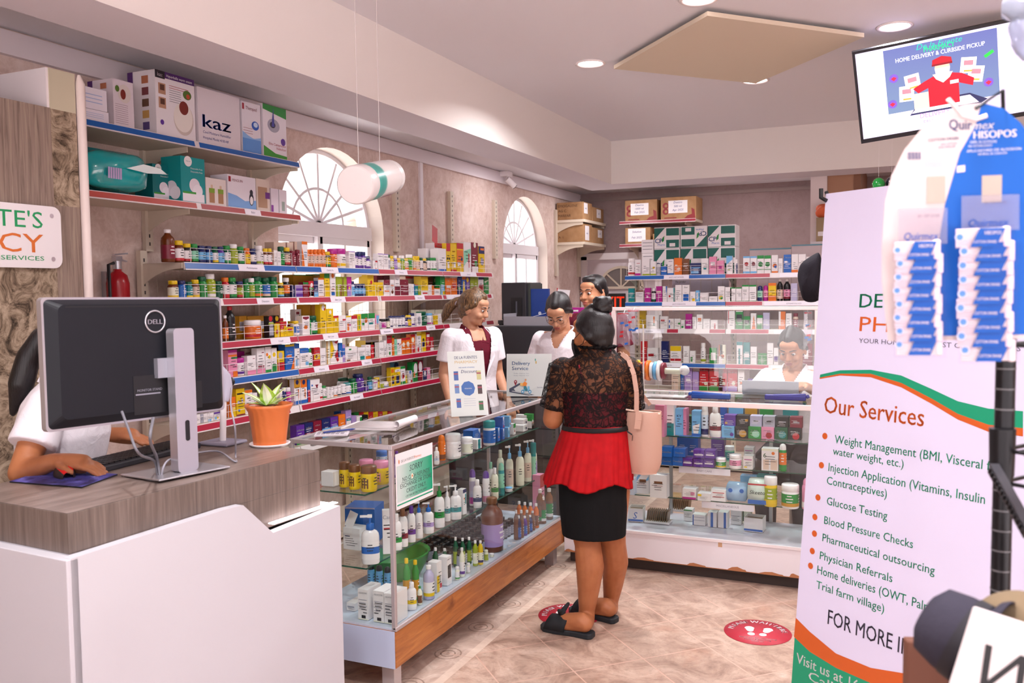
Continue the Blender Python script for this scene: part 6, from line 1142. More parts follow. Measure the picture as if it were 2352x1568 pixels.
m = MB(); cx_ = MW * .655; zb = -(1.264 - 1.108); m.prism(rrect(cx_ - .034, zb, cx_ + .034, MH * .74, .012), (0, 0, .03), X_, Y_, (0, 0, .035), SILV); col_ = loc(m, 'stand_column', bevel=.004)
m = MB(); m.prism(rrect(cx_ - .006, zb + .09, cx_ + .008, zb + .15, .006), (0, 0, .0652), X_, Y_, (0, 0, .001), BLK); loc(m, 'cable_slot', col_)
m = MB(); m.box((cx_ - .12, zb - .006, -.09), (cx_ + .12, zb, .10), SILV); loc(m, 'stand_base', bevel=.003)
tag(e, 'black computer monitor seen from behind on a silver stand, on the reception counter', 'monitor')
# --- keyboard, mouse, mouse mat, cable grommet and cables, scanner on its stand, plant
ZT = 1.1012
m = MB(); Mk = Matrix.Translation((-2.235, 2.05, ZT)) @ Matrix.Rotation(math.radians(4), 4, 'Z'); m.box((-.065, -.215, 0), (.065, .215, .018), DARKM, T=Mk); kb = m.build('keyboard', bevel=.004)
m = MB()
for i in range(6):
    for j in range(18): m.box((-.055 + i * .0185, -.2 + j * .0222, .018), (-.040 + i * .0185, -.182 + j * .0222, .023), BLK, T=Mk)
o = m.build('keys', kb); tag(kb, 'black computer keyboard lying behind the monitor stand', 'keyboard')
PAD = NT('violet_pattern_mat'); pc_ = PAD.ramp(PAD.noise(PAD.obj(), 9, 5, .6, 1.5), [(.35, '#241f4a'), (.5, '#4a4690'), (.62, '#6f6cc0'), (.7, '#c9c6ee')]); PAD = PAD.base(pc_, .6, .2)
P4 = [onz(x, y, ZT) for x, y in ((22, 1108), (188, 1121), (284, 1089), (112, 1080))]; m = MB(); u1 = (P4[1] - P4[0]); v1 = (P4[3] - P4[0])
m.prism([(0, 0), (1, 0), (1, 1), (0, 1)], P4[0], u1, v1, (0, 0, .004), PAD, BLK); tag(m.build('mouse_mat'), 'violet patterned mouse mat with black border under the red mouse', 'mouse mat')
mp = onz(148, 1092, ZT + .005); T = Matrix.Translation(mp) @ Matrix.Rotation(math.radians(62), 4, 'Z'); vs, fs = [], []; n1, n2 = 12, 14
for i in range(n1 + 1):
    t = i / n1; wv = .031 * math.sin(PI * (.06 + .88 * t)) ** .5 * (1 - .12 * math.sin(PI * t)); h_ = .036 * math.sin(PI * (.08 + .84 * t) ** .85) ** .7
    for j in range(n2 + 1): a = PI * j / n2; vs.append(T @ Vector((wv * math.cos(a), -.052 + .104 * t, h_ * math.sin(a) ** .8)))
for i in range(n1):
    for j in range(n2): fs.append((i * (n2 + 1) + j, i * (n2 + 1) + j + 1, (i + 1) * (n2 + 1) + j + 1, (i + 1) * (n2 + 1) + j))
m = MB(); sel = [f for k, f in enumerate(fs) if 2 < (k % n2) < n2 - 3]; sel2 = [f for k, f in enumerate(fs) if not 2 < (k % n2) < n2 - 3]
m.add(vs, sel2, M('#2a2022', .5), True); o = m.build('computer_mouse'); m = MB(); m.add(vs, sel, M('#d01418', .18, coat=.5), True); m.build('red_shell', o); m = MB(); m.tube([T @ Vector((0, .026, .027)), T @ Vector((0, .044, .021))], .005, BLK, 10); m.build('scroll_wheel', o)
tag(o, 'glossy red and black computer mouse on the violet mat', 'mouse')
gp = onz(362, 1099, ZT); m = MB(); m.lathe([(.032, 0), (.032, .004), (.026, .007), (.024, .004), (.001, .004)], M('#7d7a80', .5), 24); o = m.build('cable_grommet', loc=gp); tag(o, 'round grey cable grommet in the counter top before the monitor stand', 'grommet')
def cable(lab, pts, r, c, name='cable'):
    pts = [Vector(p) for p in pts]; P = [pts[0]] + pts + [pts[-1]]; out = []
    for i in range(1, len(P) - 2):
        for k in range(6):
            t = k / 6; p0_, p1_, p2_, p3_ = P[i - 1:i + 3]; out.append(.5 * ((2 * p1_) + (p2_ - p0_) * t + (2 * p0_ - 5 * p1_ + 4 * p2_ - p3_) * t * t + (3 * p1_ - p0_ - 3 * p2_ + p3_) * t ** 3))
    out.append(pts[-1]); m = MB(); m.tube(out, r, M(c, .5), 8); o = m.build(name); tag(o, lab, 'cable', 'cables on the reception counter'); return o
G_ = Vector(gp); cr = '#6a6870'
cable('grey monitor cable running from the black back shell down to the grommet', [at(280, 945, 2.28), at(295, 985, 2.24), at(318, 1040, 2.2), G_ + Vector((-.01, 0, .05)), G_ + Vector((0, .0, .006))], .0035, cr)
cable('second grey cable beside the stand column going into the grommet', [at(352, 960, 2.28), at(345, 1010, 2.22), G_ + Vector((.0, .0, .06)), G_ + Vector((.004, .004, .006))], .004, cr)
cable('long grey cable looping over the counter top from grommet to scanner', [G_ + Vector((.004, .01, .006)), G_ + Vector((.0, .04, .045)), onz(440, 1042, ZT + .03), onz(500, 1036, ZT + .012), onz(540, 1060, ZT + .004), onz(541, 1045, ZT + .004), at(540, 985, 2.72), at(530, 930, 2.72), at(532, 890, 2.72)], .003, '#9a96a0')
e = empty('barcode_scanner', onz(512, 1019, ZT)); m = MB(); m.box((-.065, -.055, 0), (.065, .055, .012), M('#8f8a9c', .4)); m.build('stand_base', e, bevel=.01)
m = MB(); m.tube([(0, 0, .01), (.0, .01, .16)], .011, PM('w', .3), 10); m.build('stand_neck', e); m = MB(); h0 = Vector((.004, .03, .13)); m.tube([(0, .012, .15), (.002, .026, .20), (.0, .02, .235), (-.004, -.006, .275)], [.016, .02, .021, .013], M('#b9b3c4', .35), 12); m.build('scanner_head', e)
m = MB(); m.ball((.002, .045, .215), .016, BLK, 8); m.build('trigger', e); m = MB(); m.ball((-.004, -.002, .278), .008, M('#e8a020', .4), 6); m.build('window', e); tag(e, 'pale grey barcode scanner standing on its holder beside the potted plant', 'barcode scanner')
pp = onz(620, 1022, ZT); r0 = 54 * (pp - EYE).dot(FWD) / F; e = empty('potted_plant', pp)
POT = NT('orange_plastic'); POT.bump(POT.n('ShaderNodeTexWave', Vector=POT.map(POT.obj(), scale=(14, 14, 42)), Scale=1.0, Distortion=2.0).outputs[1], .18, .004); POT = POT.base('#d2713c', .35, .4)
hh = at(620, 926, (pp - EYE).dot(FWD)).z - pp.z
m = MB(); m.lathe([(.001, 0), (r0 * .76, .0), (r0 * .86, .008), (r0 * .84, .010), (r0 * .7, .004)], PM('w', .3), 28); m.build('saucer', e)
m = MB(); m.lathe([(r0 * .68, .006), (r0 * .74, hh * .35), (r0 * .86, hh * .82), (r0 * .98, hh * .93), (r0 * 1.0, hh * .99), (r0 * .95, hh), (r0 * .86, hh * .9), (r0 * .8, hh * .8)], POT, 36, cap=False); m.build('pot', e)
m = MB(); m.lathe([(.001, hh * .86), (r0 * .84, hh * .84)], M('#4a372a', .9), 20); m.build('soil', e)
LEAF = NT('variegated_leaf'); lg = LEAF.n('ShaderNodeTexCoord'); gx = LEAF.n('ShaderNodeSeparateXYZ', Vector=lg.outputs['UV'])
LEAF = LEAF.base(LEAF.ramp(LEAF.noise(LEAF.obj(), 18, 3), [(.35, '#4f8a1e'), (.5, '#9cbf3a'), (.62, '#c9dd7c')]), .4, .4); CREAM = M('#eef2da', .4); GRL = M('#5d9a2a', .4)
def leaf(ang, el, L_, wd, mid=CREAM, curl=.3):
    L_ *= 1.25; wd *= 1.5; m = MB(); n = 8; d = Vector((math.cos(ang), math.sin(ang), 0)); s = Vector((-math.sin(ang), math.cos(ang), 0)); L2, Rr, C2 = [], [], []; p = Vector((0, 0, hh * .88)); a = el
    for i in range(n + 1):
        t = i / n; w = wd * math.sin(PI * (.1 + .9 * t) ** .8) * (1 - t * .2); up = -d * math.sin(a) + Vector((0, 0, math.cos(a)))
        C2.append(p.copy()); L2.append(p + s * w + up * w * .25); Rr.append(p - s * w + up * w * .25); p = p + (d * math.cos(a) + Vector((0, 0, math.sin(a)))) * (L_ / n); a -= curl / n * (1 + t)
    for i in range(n):
        for A, sg in ((L2, 1), (Rr, -1)):
            q = [C2[i].lerp(A[i], .55), C2[i + 1].lerp(A[i + 1], .55)]; m.quad(C2[i], C2[i + 1], q[1], q[0], mid); m.quad(q[0], q[1], A[i + 1], A[i], LEAF)
    o = m.build('leaf', e); so = o.modifiers.new('t', 'SOLIDIFY'); so.thickness = .0012
for ang, el, L_, wd in ((-1.2, 1.25, .085, .021), (.2, 1.0, .08, .013), (-2.6, .75, .085, .014), (.55, .62, .085, .010), (2.4, .9, .08, .015), (-.5, .45, .07, .013), (-1.9, .5, .065, .014), (1.4, 1.1, .085, .015), (3.0, .5, .075, .011), (-3.0, 1.1, .09, .010), (0, .75, .06, .012)): leaf(ang, el, L_, wd)
tag(e, 'succulent-like green and white plant in an orange pot on a white saucer', 'potted plant')
# --- on the aisle case: papers, calculator, pen, two acrylic stands; the SORRY notice on its front
ZK = 1.0205
def ptz(x, y, z=ZK): return onz(x, y, z)
q = [ptz(742, 976), ptz(905, 1003), ptz(938, 988), ptz(800, 955)]
m = MB(); u1, v1 = q[1] - q[0], q[3] - q[0]; Wp = PM('w', .6)
ang = math.atan2(u1.y, u1.x); m.box((0, 0, 0), (.26, .20, .008), Wp); o = m.build('paper_pad', loc=(-2.27, 3.20, ZK), rot=(0, 0, math.radians(12)))
m = MB(); n = 14; rr_ = .017; vs = []
for k in range(n + 1):
    a = -PI / 2 + 1.9 * PI * k / n; rad = rr_ * (1 - .25 * k / n); vs += [(.26 + rad * math.cos(a) * .9, 0, .010 + rr_ + rad * math.sin(a)), (.26 + rad * math.cos(a) * .9 + .02, .20, .010 + rr_ + rad * math.sin(a))]
vs = [(.02, 0, .0095), (.02, .2, .0095)] + vs
m.add(vs, [(2 * i, 2 * i + 2, 2 * i + 3, 2 * i + 1) for i in range(n + 1)], Wp, True); cl = m.build('curled_page', o); so = cl.modifiers.new('t', 'SOLIDIFY'); so.thickness = .001
tag(o, 'white paper pad with curled-back pages on top of the aisle case', 'paper pad')
m = MB(); m.box((-.07, -.045, 0), (.07, .045, .010), M('#ddd5dc', .5)); o = m.build('calculator', loc=(-2.215, 3.06, ZK), rot=(0, 0, .5), bevel=.003)
m = MB()
for i in range(6):
    for j in range(4): m.box((-.06 + i * .02, -.038 + j * .014, .010), (-.046 + i * .02, -.028 + j * .014, .013), M('#a9a2ac', .5))
m.build('keys', o); m = MB(); m.box((-.06, .022, .010), (.06, .04, .0108), M('#7f8a80', .3)); m.build('display', o); tag(o, 'pale desk calculator on the near end of the aisle case', 'calculator')
m = MB(); m.tube([(-2.23, 3.02, ZK + .0165), (-2.16, 3.13, ZK + .018), (-2.152, 3.142, ZK + .018)], [.004, .004, .0015], M('#35478f', .3), 8); o = m.build('pen'); tag(o, 'dark blue pen lying across the calculator', 'pen')
def acrylic(lab, o, u, w, h, lean, draw):
    """an upright sheet holder: printed card in clear plastic, leaning back, on a foot"""
    u = Vector(u).normalized(); nrm = u.cross(Vector(Z_)); v = (Vector(Z_) * math.cos(lean) - nrm * math.sin(lean)).normalized(); o = Vector(o); Mx = frame(o, u, v)
    e = empty('sheet_stand', o); Ti = Matrix.Translation(-o)
    def add(mb, nm, par=None):
        for i, x in enumerate(mb.v): mb.v[i] = tuple(Ti @ Mx @ Vector(x))
        return mb.build(nm, par or e)
    m = MB(); m.box((0, 0, -.0012), (w, h, 0), PM('w', .35)); card = add(m, 'card')
    m = MB(); draw(m, w, h); add(m, 'print', card)
    m = MB(); m.quad((0, 0, .0022), (w, 0, .0022), (w, h, .0022), (0, h, .0022), GLASS); m.quad((0, 0, -.0025), (w, 0, -.0025), (w, h, -.0025), (0, h, -.0025), GLASS); add(m, 'clear_sleeve')
    m = MB(); fz = math.cos(lean); a, b = o, o + u * w; bk = -nrm * (math.sin(lean) * h * .55 + .05)
    m.quad(a - o, b - o, b - o + bk, a - o + bk, GLASS); top = v * (h * .5); m.quad(a - o + bk, b - o + bk, b - o + top - nrm * .004, a - o + top - nrm * .004, GLASS); m.build('foot', e)
    tag(e, lab, 'sheet stand'); return e
BLU, NAV = M('#2a66b8', .4), M('#2a3670', .4)
def dr1(m, w, h):
    z = .0006; m.text("DE LA FUENTE'S", (w * .5, h * .88, z), X_, Y_, h * .045, NAV, align='c', width=w * .62); m.text('PHARMACY', (w * .5, h * .81, z), X_, Y_, h * .045, M('#e3b56a', .4), align='c', width=w * .62); m.text('WE HAVE VITAMINS', (w * .5, h * .735, z), X_, Y_, h * .02, BLU, align='c'); m.text('Discount', (w * .56, h * .66, z), X_, Y_, h * .05, NAV, align='c', shear=.2)
    m.disc((w * .5, h * .42, z), (w * .19, 0, 0), (0, w * .2, 0), BLU, 9); m.text('vitamins', (w * .5, h * .41, z * 2), X_, Y_, h * .025, PM('w'), align='c')
    for x, y, c in ((.2, .62, '#3a5fb0'), (.2, .42, '#6a8ac8'), (.22, .2, '#3a5fb0'), (.82, .62, '#d8c890'), (.82, .40, '#4a2a30'), (.82, .15, '#2a6a3c')): m.quad((w * (x - .06), h * (y - .07), z), (w * (x + .06), h * (y - .07), z), (w * (x + .06), h * (y + .07), z), (w * (x - .06), h * (y + .07), z), M(c, .4)); m.quad((w * (x - .06), h * (y + .02), z * 2), (w * (x + .06), h * (y + .02), z * 2), (w * (x + .06), h * (y + .04), z * 2), (w * (x - .06), h * (y + .04), z * 2), M('#b03a58', .4))
    for k in range(4): m.quad((w * .36, h * (.26 - k * .035), z), (w * .68, h * (.26 - k * .035), z), (w * .68, h * (.265 - k * .035), z), (w * .36, h * (.265 - k * .035), z), M('#b8b4cc', .5))
a, b = Vector((-1.955, 3.70, ZK)), Vector((-1.925, 3.885, ZK))
ub = Vector((.035, .185, 0)); acrylic('leaning white leaflet stand about vitamins on the aisle case', (-1.985, 3.715, ZK), (.16, .13, 0), .185, .325, math.radians(17), dr1)
def dr2(m, w, h):
    z = .0006; m.text('Delivery', (w * .12, h * .74, z), X_, Y_, h * .085, M('#2f5f9e', .4), bold=.02, width=w * .40); m.text('Service', (w * .12, h * .62, z), X_, Y_, h * .085, M('#2f5f9e', .4), bold=.02, width=w * .36)
    for k in range(2): m.text('Monday - Friday 8 am - 8 pm', (w * .16, h * (.53 - k * .05), z), X_, Y_, h * .022, M('#9a9ab0', .4), width=w * .34)
    m.disc((w * .64, h * .86, z), (w * .012, 0, 0), (0, w * .03, 0), M('#2fa090', .4), 10); m.disc((w * .655, h * .80, z), (w * .014, 0, 0), (0, w * .035, 0), M('#e0b04a', .4), 10)
    RDm = M('#4a4a66', .5); m.flat([(.06, .10), (.5, .02), (.62, .04), (.2, .12), (.16, .18), (.34, .30), (.28, .31), (.06, .18)], (0, 0, z), (w, 0, 0), (0, h, 0), RDm); m.flat([(.11, .12), (.52, .035), (.55, .04), (.14, .13)], (0, 0, z * 2), (w, 0, 0), (0, h, 0), PM('w'))
    m.disc((w * .2, h * .34, z), (w * .035, 0, 0), (0, h * .045, 0), M('#b8203c', .4), 16); m.add([(w * .166, h * .33, z), (w * .234, h * .33, z), (w * .2, h * .24, z)], [(0, 1, 2)], M('#b8203c', .4)); m.disc((w * .2, h * .345, z * 2), (w * .013, 0, 0), (0, h * .017, 0), PM('w'), 12)
    for x in (.36, .52): m.disc((w * x, h * .11, z * 3), (w * .035, 0, 0), (0, h * .045, 0), M('#5fb0e0', .4), 14); m.disc((w * x, h * .11, z * 4), (w * .015, 0, 0), (0, h * .02, 0), PM('w'), 10)
    m.flat([(.34, .13), (.52, .12), (.51, .24), (.47, .24), (.46, .16), (.38, .17)], (0, 0, z * 3), (w, 0, 0), (0, h, 0), M('#7cc4ee', .4)); m.flat([(.38, .18), (.44, .12), (.47, .14), (.44, .25), (.39, .26)], (0, 0, z * 4), (w, 0, 0), (0, h, 0), M('#2a7a8c', .4)); m.flat([(.36, .25), (.44, .24), (.46, .31), (.41, .35), (.37, .32)], (0, 0, z * 5), (w, 0, 0), (0, h, 0), M('#e8862a', .4)); m.disc((w * .425, h * .385, z * 5), (w * .022, 0, 0), (0, h * .03, 0), M('#d8a078', .4), 12); m.flat([(.30, .25), (.37, .24), (.38, .31), (.31, .32)], (0, 0, z * 4), (w, 0, 0), (0, h, 0), M('#e6b86a', .4))
    m.text('Services', (w * .68, h * .2, z), X_, Y_, h * .03, NAV)
acrylic('white Delivery Service sign with a scooter picture, standing on the aisle case', (-2.075, 4.56, ZK), (.25, .07, 0), .262, .245, math.radians(6), dr2)
e = empty('paper_notice', (-1.822, 3.09, .87)); Mx = frame((-1.829, 2.942, .757), Y_, Z_); w_, h_ = .30, .225; T = Matrix.Translation((1.822, -3.09, -.87)) @ Mx
m = MB(); m.box((0, 0, 0), (w_, h_, .0015), PM('w', .4)); bd = loc(m, 'sheet', e)
GR = NT('notice_green'); gy = GR.n('ShaderNodeSeparateXYZ', Vector=GR.obj()); mr = GR.n('ShaderNodeMapRange', i0=gy.outputs['Y'], i1=-.15, i2=.14); GR = GR.base(GR.ramp(mr.outputs[0], [(.1, '#c9d6d2'), (.55, '#6fb59c'), (1, '#159a72')]), .4, .3)
m = MB(); m.quad((.006, .028, .0019), (w_ - .006, .028, .0019), (w_ - .006, h_ - .05, .0019), (.006, h_ - .05, .0019), GR); m.quad((.006, .014, .0019), (w_ - .006, .014, .0019), (w_ - .006, .02, .0019), (.006, .02, .0019), M('#159a72', .4)); INKD = M('#3a4a48', .5)
m.text("DE LA FUENTE'S", (.04, h_ - .04, .0022), X_, Y_, .011, M('#8a9a98', .5)); m.text('Pharmacy', (.145, h_ - .04, .0022), X_, Y_, .011, M('#e0906a', .5)); m.disc((.025, h_ - .034, .0022), (.004, 0, 0), (0, .009, 0), M('#d9803c', .5), 10)
for t, y, s, sh in (('SORRY', .138, .026, .2), ('NO CASH REFUNDS', .106, .018, 0), ('EXCHANGE OR STORE', .080, .018, 0), ('CREDIT ONLY.', .054, .018, 0), ('CERTAIN RESTRICTIONS APPLY', .036, .009, 0)): m.text(t, (w_ * .53, y, .0022), X_, Y_, s, INKD, align='c', shear=sh, width=min(.26, text_geo(t)[2] * s))
m.quad((.04, .101, .0022), (.27, .101, .0022), (.27, .1025, .0022), (.04, .1025, .0022), INKD); m.disc((.125, .115, .0026), (.009, 0, 0), (0, .011, 0), PM('h'), 16); m.disc((.125, .116, .003), (.004, 0, 0), (0, .005, 0), PM('o'), 12); loc(m, 'print', bd)
tag(e, "green and white SORRY NO CASH REFUNDS notice on the aisle case's front glass", 'notice')
# --- floor stickers
def sticker(lab, c, turn):
    T = Matrix.Translation(c) @ Matrix.Rotation(turn, 4, 'Z'); m = MB(); R_ = .155
    m.lathe([(.001, .0012), (R_, .0012), (R_, 0)], M('#b52a3c', .45), 48); o = m.build('floor_sticker'); o.matrix_world = T; m = MB(); z = .0018; Wm = PM('w', .5)
    t = 'PLEASE WAIT HERE'; widths = [text_geo(ch, .05)[2] + .28 if ch != ' ' else .5 for ch in t]; tot = sum(widths); span = math.radians(168); acc = 0
    for ch, wd in zip(t, widths):
        a = PI / 2 + span / 2 - span * (acc + wd / 2) / tot; acc += wd
        if ch == ' ': continue
        ra = R_ * .72; p = Vector((ra * math.cos(a), ra * math.sin(a), z)); up = Vector((math.cos(a), math.sin(a), 0)); rt = Vector((math.sin(a), -math.cos(a), 0)); gw = text_geo(ch, .05)[2] * .028; m.text(ch, p - rt * gw / 2, rt, up, .028, Wm, bold=.05)
    for sx, a in ((-.033, .12), (.035, -.35)):
        u = Vector((math.cos(a), math.sin(a), 0)); v = Vector((-math.sin(a), math.cos(a), 0)); c2 = Vector((sx, 0, z))
        m.flat([(.025 * math.cos(q * .393) * (1 if math.sin(q * .393) > 0 else .72), .028 + .034 * math.sin(q * .393)) for q in range(16)], c2, u, v, Wm); m.flat([(.017 * math.cos(q * .393), -.032 + .018 * math.sin(q * .393)) for q in range(16)], c2, u, v, Wm)
    for k, (s, w_) in enumerate((('Thank you for maintaining', .17), ('social distancing', .12), ('with us', .055))): m.text(s, (0, -.082 - k * .019, z), X_, Y_, .012, Wm, align='c', width=w_, bold=.02)
    m.build('print', o); tag(o, lab, 'floor sticker', 'round floor stickers')
sticker('round red PLEASE WAIT HERE floor sticker under the customer’s sandals'.replace('’', "'"), (-1.50, 4.02, .0012), math.radians(33)); sticker('round red PLEASE WAIT HERE floor sticker beside the white banner', (-.60, 4.15, .0012), math.radians(8))
# --- on the glass counter: ribbon rolls, pens and tools, laptop, hung bags
ZG = 1.0
e = empty('ribbon_stand', (-1.28, 5.0, ZG)); m = MB(); Wm = PM('w', .3)
for x in (-.16, .12): m.bar((x, 0, 0), (x, 0, .16), .012, .03, GLASS if x > 0 else Wm)
m.box((-.18, -.05, 0), (.15, .05, .006), Wm); m.build('stand', e); m = MB(); m.tube([(-.2, 0, .15), (.13, 0, .15)], .018, PM('h', .4), 12); m.ball((.14, 0, .155), .03, Wm, 8); m.build('spindle', e)
for k, c in enumerate('ohyorowcwu'):
    m = MB(); x = -.185 + k * .0225; T = Matrix.Translation((x, 0, .15)) @ Matrix.Rotation(PI / 2, 4, 'Y'); r_ = .048 + .006 * (k % 3); m.lathe([(.02, -.009), (r_, -.009), (r_, .009), (.02, .009)], PM(c, .35), 24, T=T); m.build('ribbon_roll', e)['label'] = NAM[c] + ' ribbon roll'
tag(e, 'stand of coloured sticker and ribbon rolls on the glass counter', 'ribbon stand')
for x, y, L_, c, lab, sc in ((-.98, 4.96, .22, '#1b4aa0', 'blue hand stapler lying on the glass counter below the red boxes', 1), (-.58, 5.02, .22, '#241a8c', 'violet-blue hole punch lying on the glass counter by the banner', -1)):
    m = MB(); m.bar((-L_ / 2, 0, .016), (L_ / 2, .0, .016), .035, .03, M(c, .3)); m.bar((-L_ / 2 * sc, 0, .034), (L_ / 2 * sc * .6, 0, .026), .03, .014, M(c, .3)); m.bar((-L_ / 2 * sc, 0, .02), (-L_ / 2 * sc * 1.15, 0, .03), .02, .02, M(c, .3)); o = m.build('stapler', loc=(x, y, ZG), bevel=.006); tag(o, lab, 'stapler')
for k, (x, y, a) in enumerate(((-1.44, 4.95, .2), (-1.38, 4.97, -.3))): m = MB(); m.box((-.06, -.04, 0), (.06, .04, .004), PM('w', .5)); o = m.build('paper_slip', loc=(x, y, ZG + .001), rot=(0, 0, a)); tag(o, ['paper slip at the screen post end of the glass counter', 'paper slip beside the ribbon rolls on the glass counter'][k], 'paper')
e = empty('laptop', (-.69, 5.24, ZG)); m = MB(); m.box((-.16, -.0, 0), (.16, .22, .016), M('#9a98a0', .35, .5)); m.build('keyboard_base', e, bevel=.003); m = MB(); m.box((-.16, -.012, .012), (.16, -.004, .085), M('#8d8b94', .4, .4)); m.build('lid', e, bevel=.003); tag(e, 'grey laptop open in front of the seated clerk behind the glass screen', 'laptop')
m = MB()
def zip_bag(lab, x0, x1, z0, z1, y, seed):
    rr = random.Random(seed); n1, n2 = 10, 8; vs = []
    for sgn in (-1, 1):
        for i in range(n1 + 1):
            for j in range(n2 + 1):
                s, t = i / n1, j / n2; puff = .018 * math.sin(PI * s) * (math.sin(PI * min(1, (1 - t) * 1.2)) ** .5 if t > 0 else .3) * (1 + .5 * rr.uniform(-1, 1))
                vs.append((lerp(x0, x1, s + .10 * t * math.sin(3 * s)), y + sgn * (puff + .0008), lerp(z0 + .03 * math.sin(PI * s * 1.0 + seed) , z1, t)))
    N = (n1 + 1) * (n2 + 1); fs = [(g * N + i * (n2 + 1) + j, g * N + (i + 1) * (n2 + 1) + j, g * N + (i + 1) * (n2 + 1) + j + 1, g * N + i * (n2 + 1) + j + 1) for g in (0, 1) for i in range(n1) for j in range(n2)]
    m = MB(); m.add(vs, fs, PLASTIC, True); o = m.build('plastic_bag'); m = MB()
    for k in range(5): a = rr.uniform(.15, .7); b = rr.uniform(.1, .75); xx, zz = lerp(x0, x1, a), lerp(z0, z1, b); c = 'rbbrb'[k]; m.quad((xx, y - .021, zz), (xx + .02, y - .021, zz + .004), (xx + .02, y - .021, zz + .016), (xx, y - .021, zz + .012), PM(c, .4))
    m.quad((x0 + .005, y - .004, z1 - .012), (x1 - .005, y - .004, z1 - .012), (x1 - .005, y - .004, z1 - .006), (x0 + .005, y - .004, z1 - .006), PM('r', .4)); m.build('print', o)
    m = MB(); m.tube([((x0 + x1) / 2, y, z1 - .01), ((x0 + x1) / 2, KY0 + .0, z1 + .012)], .002, WIREW, 5); m.build('hook', o); tag(o, lab, 'plastic bag', 'clear zip bags hung on the screen')
zip_bag('clear zip bag with blue and red print hung inside the glass screen by the post', -1.475, -1.40, 1.29, 1.50, KY0 - .03, 1); zip_bag('second clear zip bag hanging in front of the first at the glass screen', -1.415, -1.345, 1.34, 1.515, KY0 - .03, 2); zip_bag('clear bag hanging at the banner end of the glass screen', -.47, -.425, 1.32, 1.50, KY0 + .045, 5)
# --- desk with computers at the far end of the aisle
e = empty('desk', (-2.75, 6.9, 0)); m = MB(); DK = M('#1c1a1e', .45); m.box((-3.05, 6.55, 1.36), (-2.15, 7.05, 1.39), DK); m.build('shelf_top', e); m = MB()
for x in (-3.05, -2.62, -2.18): m.box((x, 6.57, 0), (x + .03, 7.05, 1.36), DK)
m.box((-3.05, 7.03, 0), (-2.15, 7.05, 1.36), DK); m.build('side_panel', e); m = MB(); m.box((-3.05, 6.57, 1.2), (-2.15, 7.03, 1.22), DK); m.box((-3.05, 6.5, .86), (-2.15, 7.03, .9), DK); m.build('shelf', e); child_fix(e); tag(e, 'black computer desk with a raised shelf behind the two clerks', 'desk')
for nm, lab, lo, hi in (('printer', 'black printer or receipt machine standing behind the clerks, papers on top', (-2.86, 6.04, .90), (-2.34, 6.42, 1.365)), ('computer_tower', 'dark computer tower standing at the end of the wall rack', (-3.02, 6.56, 1.392), (-2.80, 6.9, 1.70))):
    m = MB(); c = Vector(((lo[0] + hi[0]) / 2, (lo[1] + hi[1]) / 2, lo[2])); m.box([lo[i] - c[i] for i in range(3)], [hi[i] - c[i] for i in range(3)], M('#29272c', .5)); o = m.build(nm, loc=c, bevel=.008); m = MB(); h = hi[2] - lo[2]; w = hi[0] - lo[0]
    if nm == 'printer': m.box((-w * .42, -.205, h * .15), (w * .42, -.2005, h * .3), BLK); m.box((w * .2, -.206, h * .55), (w * .42, -.2005, h * .9), M('#3a383e', .5))
    else: m.box((-w * .1, -.176, h * .1), (w * .35, -.1705, h * .6), BLK); m.box((w * .1, -.18, h * .15), (w * .16, -.1765, h * .5), M('#4a4c58', .3))
    m.build('front_panel', o); tag(o, lab, 'computer')
    if nm == 'printer': m = MB(); m.box((c.x - .27, 6.0, 0), (c.x + .27, 6.46, .898), DK); tag(m.build('cabinet'), 'black cabinet under the printer behind the clerks', 'cabinet')
for k, (lo, hi, a, lab) in enumerate((((-.15, -.10, 0), (.15, .10, .10), .05, 'grey paper tray full of sheets on top of the printer'),)):
    e = empty('paper_tray', (-2.58, 6.2, 1.366)); Gt = M('#8d8990', .5); m = MB(); m.box((-.2, -.12, 0), (.2, .12, .006), Gt); m.box((-.2, -.125, 0), (.2, -.12, .07), Gt); m.box((-.205, -.12, 0), (-.2, .12, .09), Gt); m.box((.2, -.12, 0), (.205, .12, .05), Gt); m.build('tray', e); m = MB(); m.box((-.16, -.11, .006), (.18, .11, .03), PM('w', .6)); m.build('paper_stack', e); m = MB(); m.quad((-.1, -.1, .035), (.12, -.08, .09), (.1, .1, .10), (-.1, .09, .05), PM('w', .6)); m.build('loose_sheet', e); tag(e, lab, 'paper tray')
e = empty('file_holder', (-2.70, 6.75, 1.391)); m = MB(); m.box((-.10, -.14, 0), (-.08, .12, .30), M('#4a4c48', .5)); m.box((.08, -.1, 0), (.10, .12, .17), BLK); m.build('holder', e); m = MB(); m.box((-.078, -.135, .002), (.078, -.105, .255), M('#1d3f8c', .4)); m.build('blue_folder', e); m = MB(); m.disc((0, -.1362, .055), (.014, 0, 0), (0, 0, .014), M('#c9cfe0', .4), 12); m.build('folder_ring', e); tag(e, 'desk file holder with a blue folder on the black desk shelf', 'file holder')
e = empty('pen_cup', (-2.555, 6.7, 1.391)); m = MB(); m.lathe([(.04, 0), (.05, .13), (.045, .13), (.038, .01)], M('#3fae9c', .4), 16); m.build('cup', e); m = MB(); m.quad((-.03, 0, .05), (.05, .01, .06), (.09, .0, .24), (-.02, .0, .25), PM('w', .6)); m.build('paper', e); m = MB(); m.tube([(-.02, .01, .02), (-.03, .02, .26)], .005, PM('r'), 6); m.build('pen', e); tag(e, 'teal cup holding papers and a pen on the black desk shelf', 'pen cup')
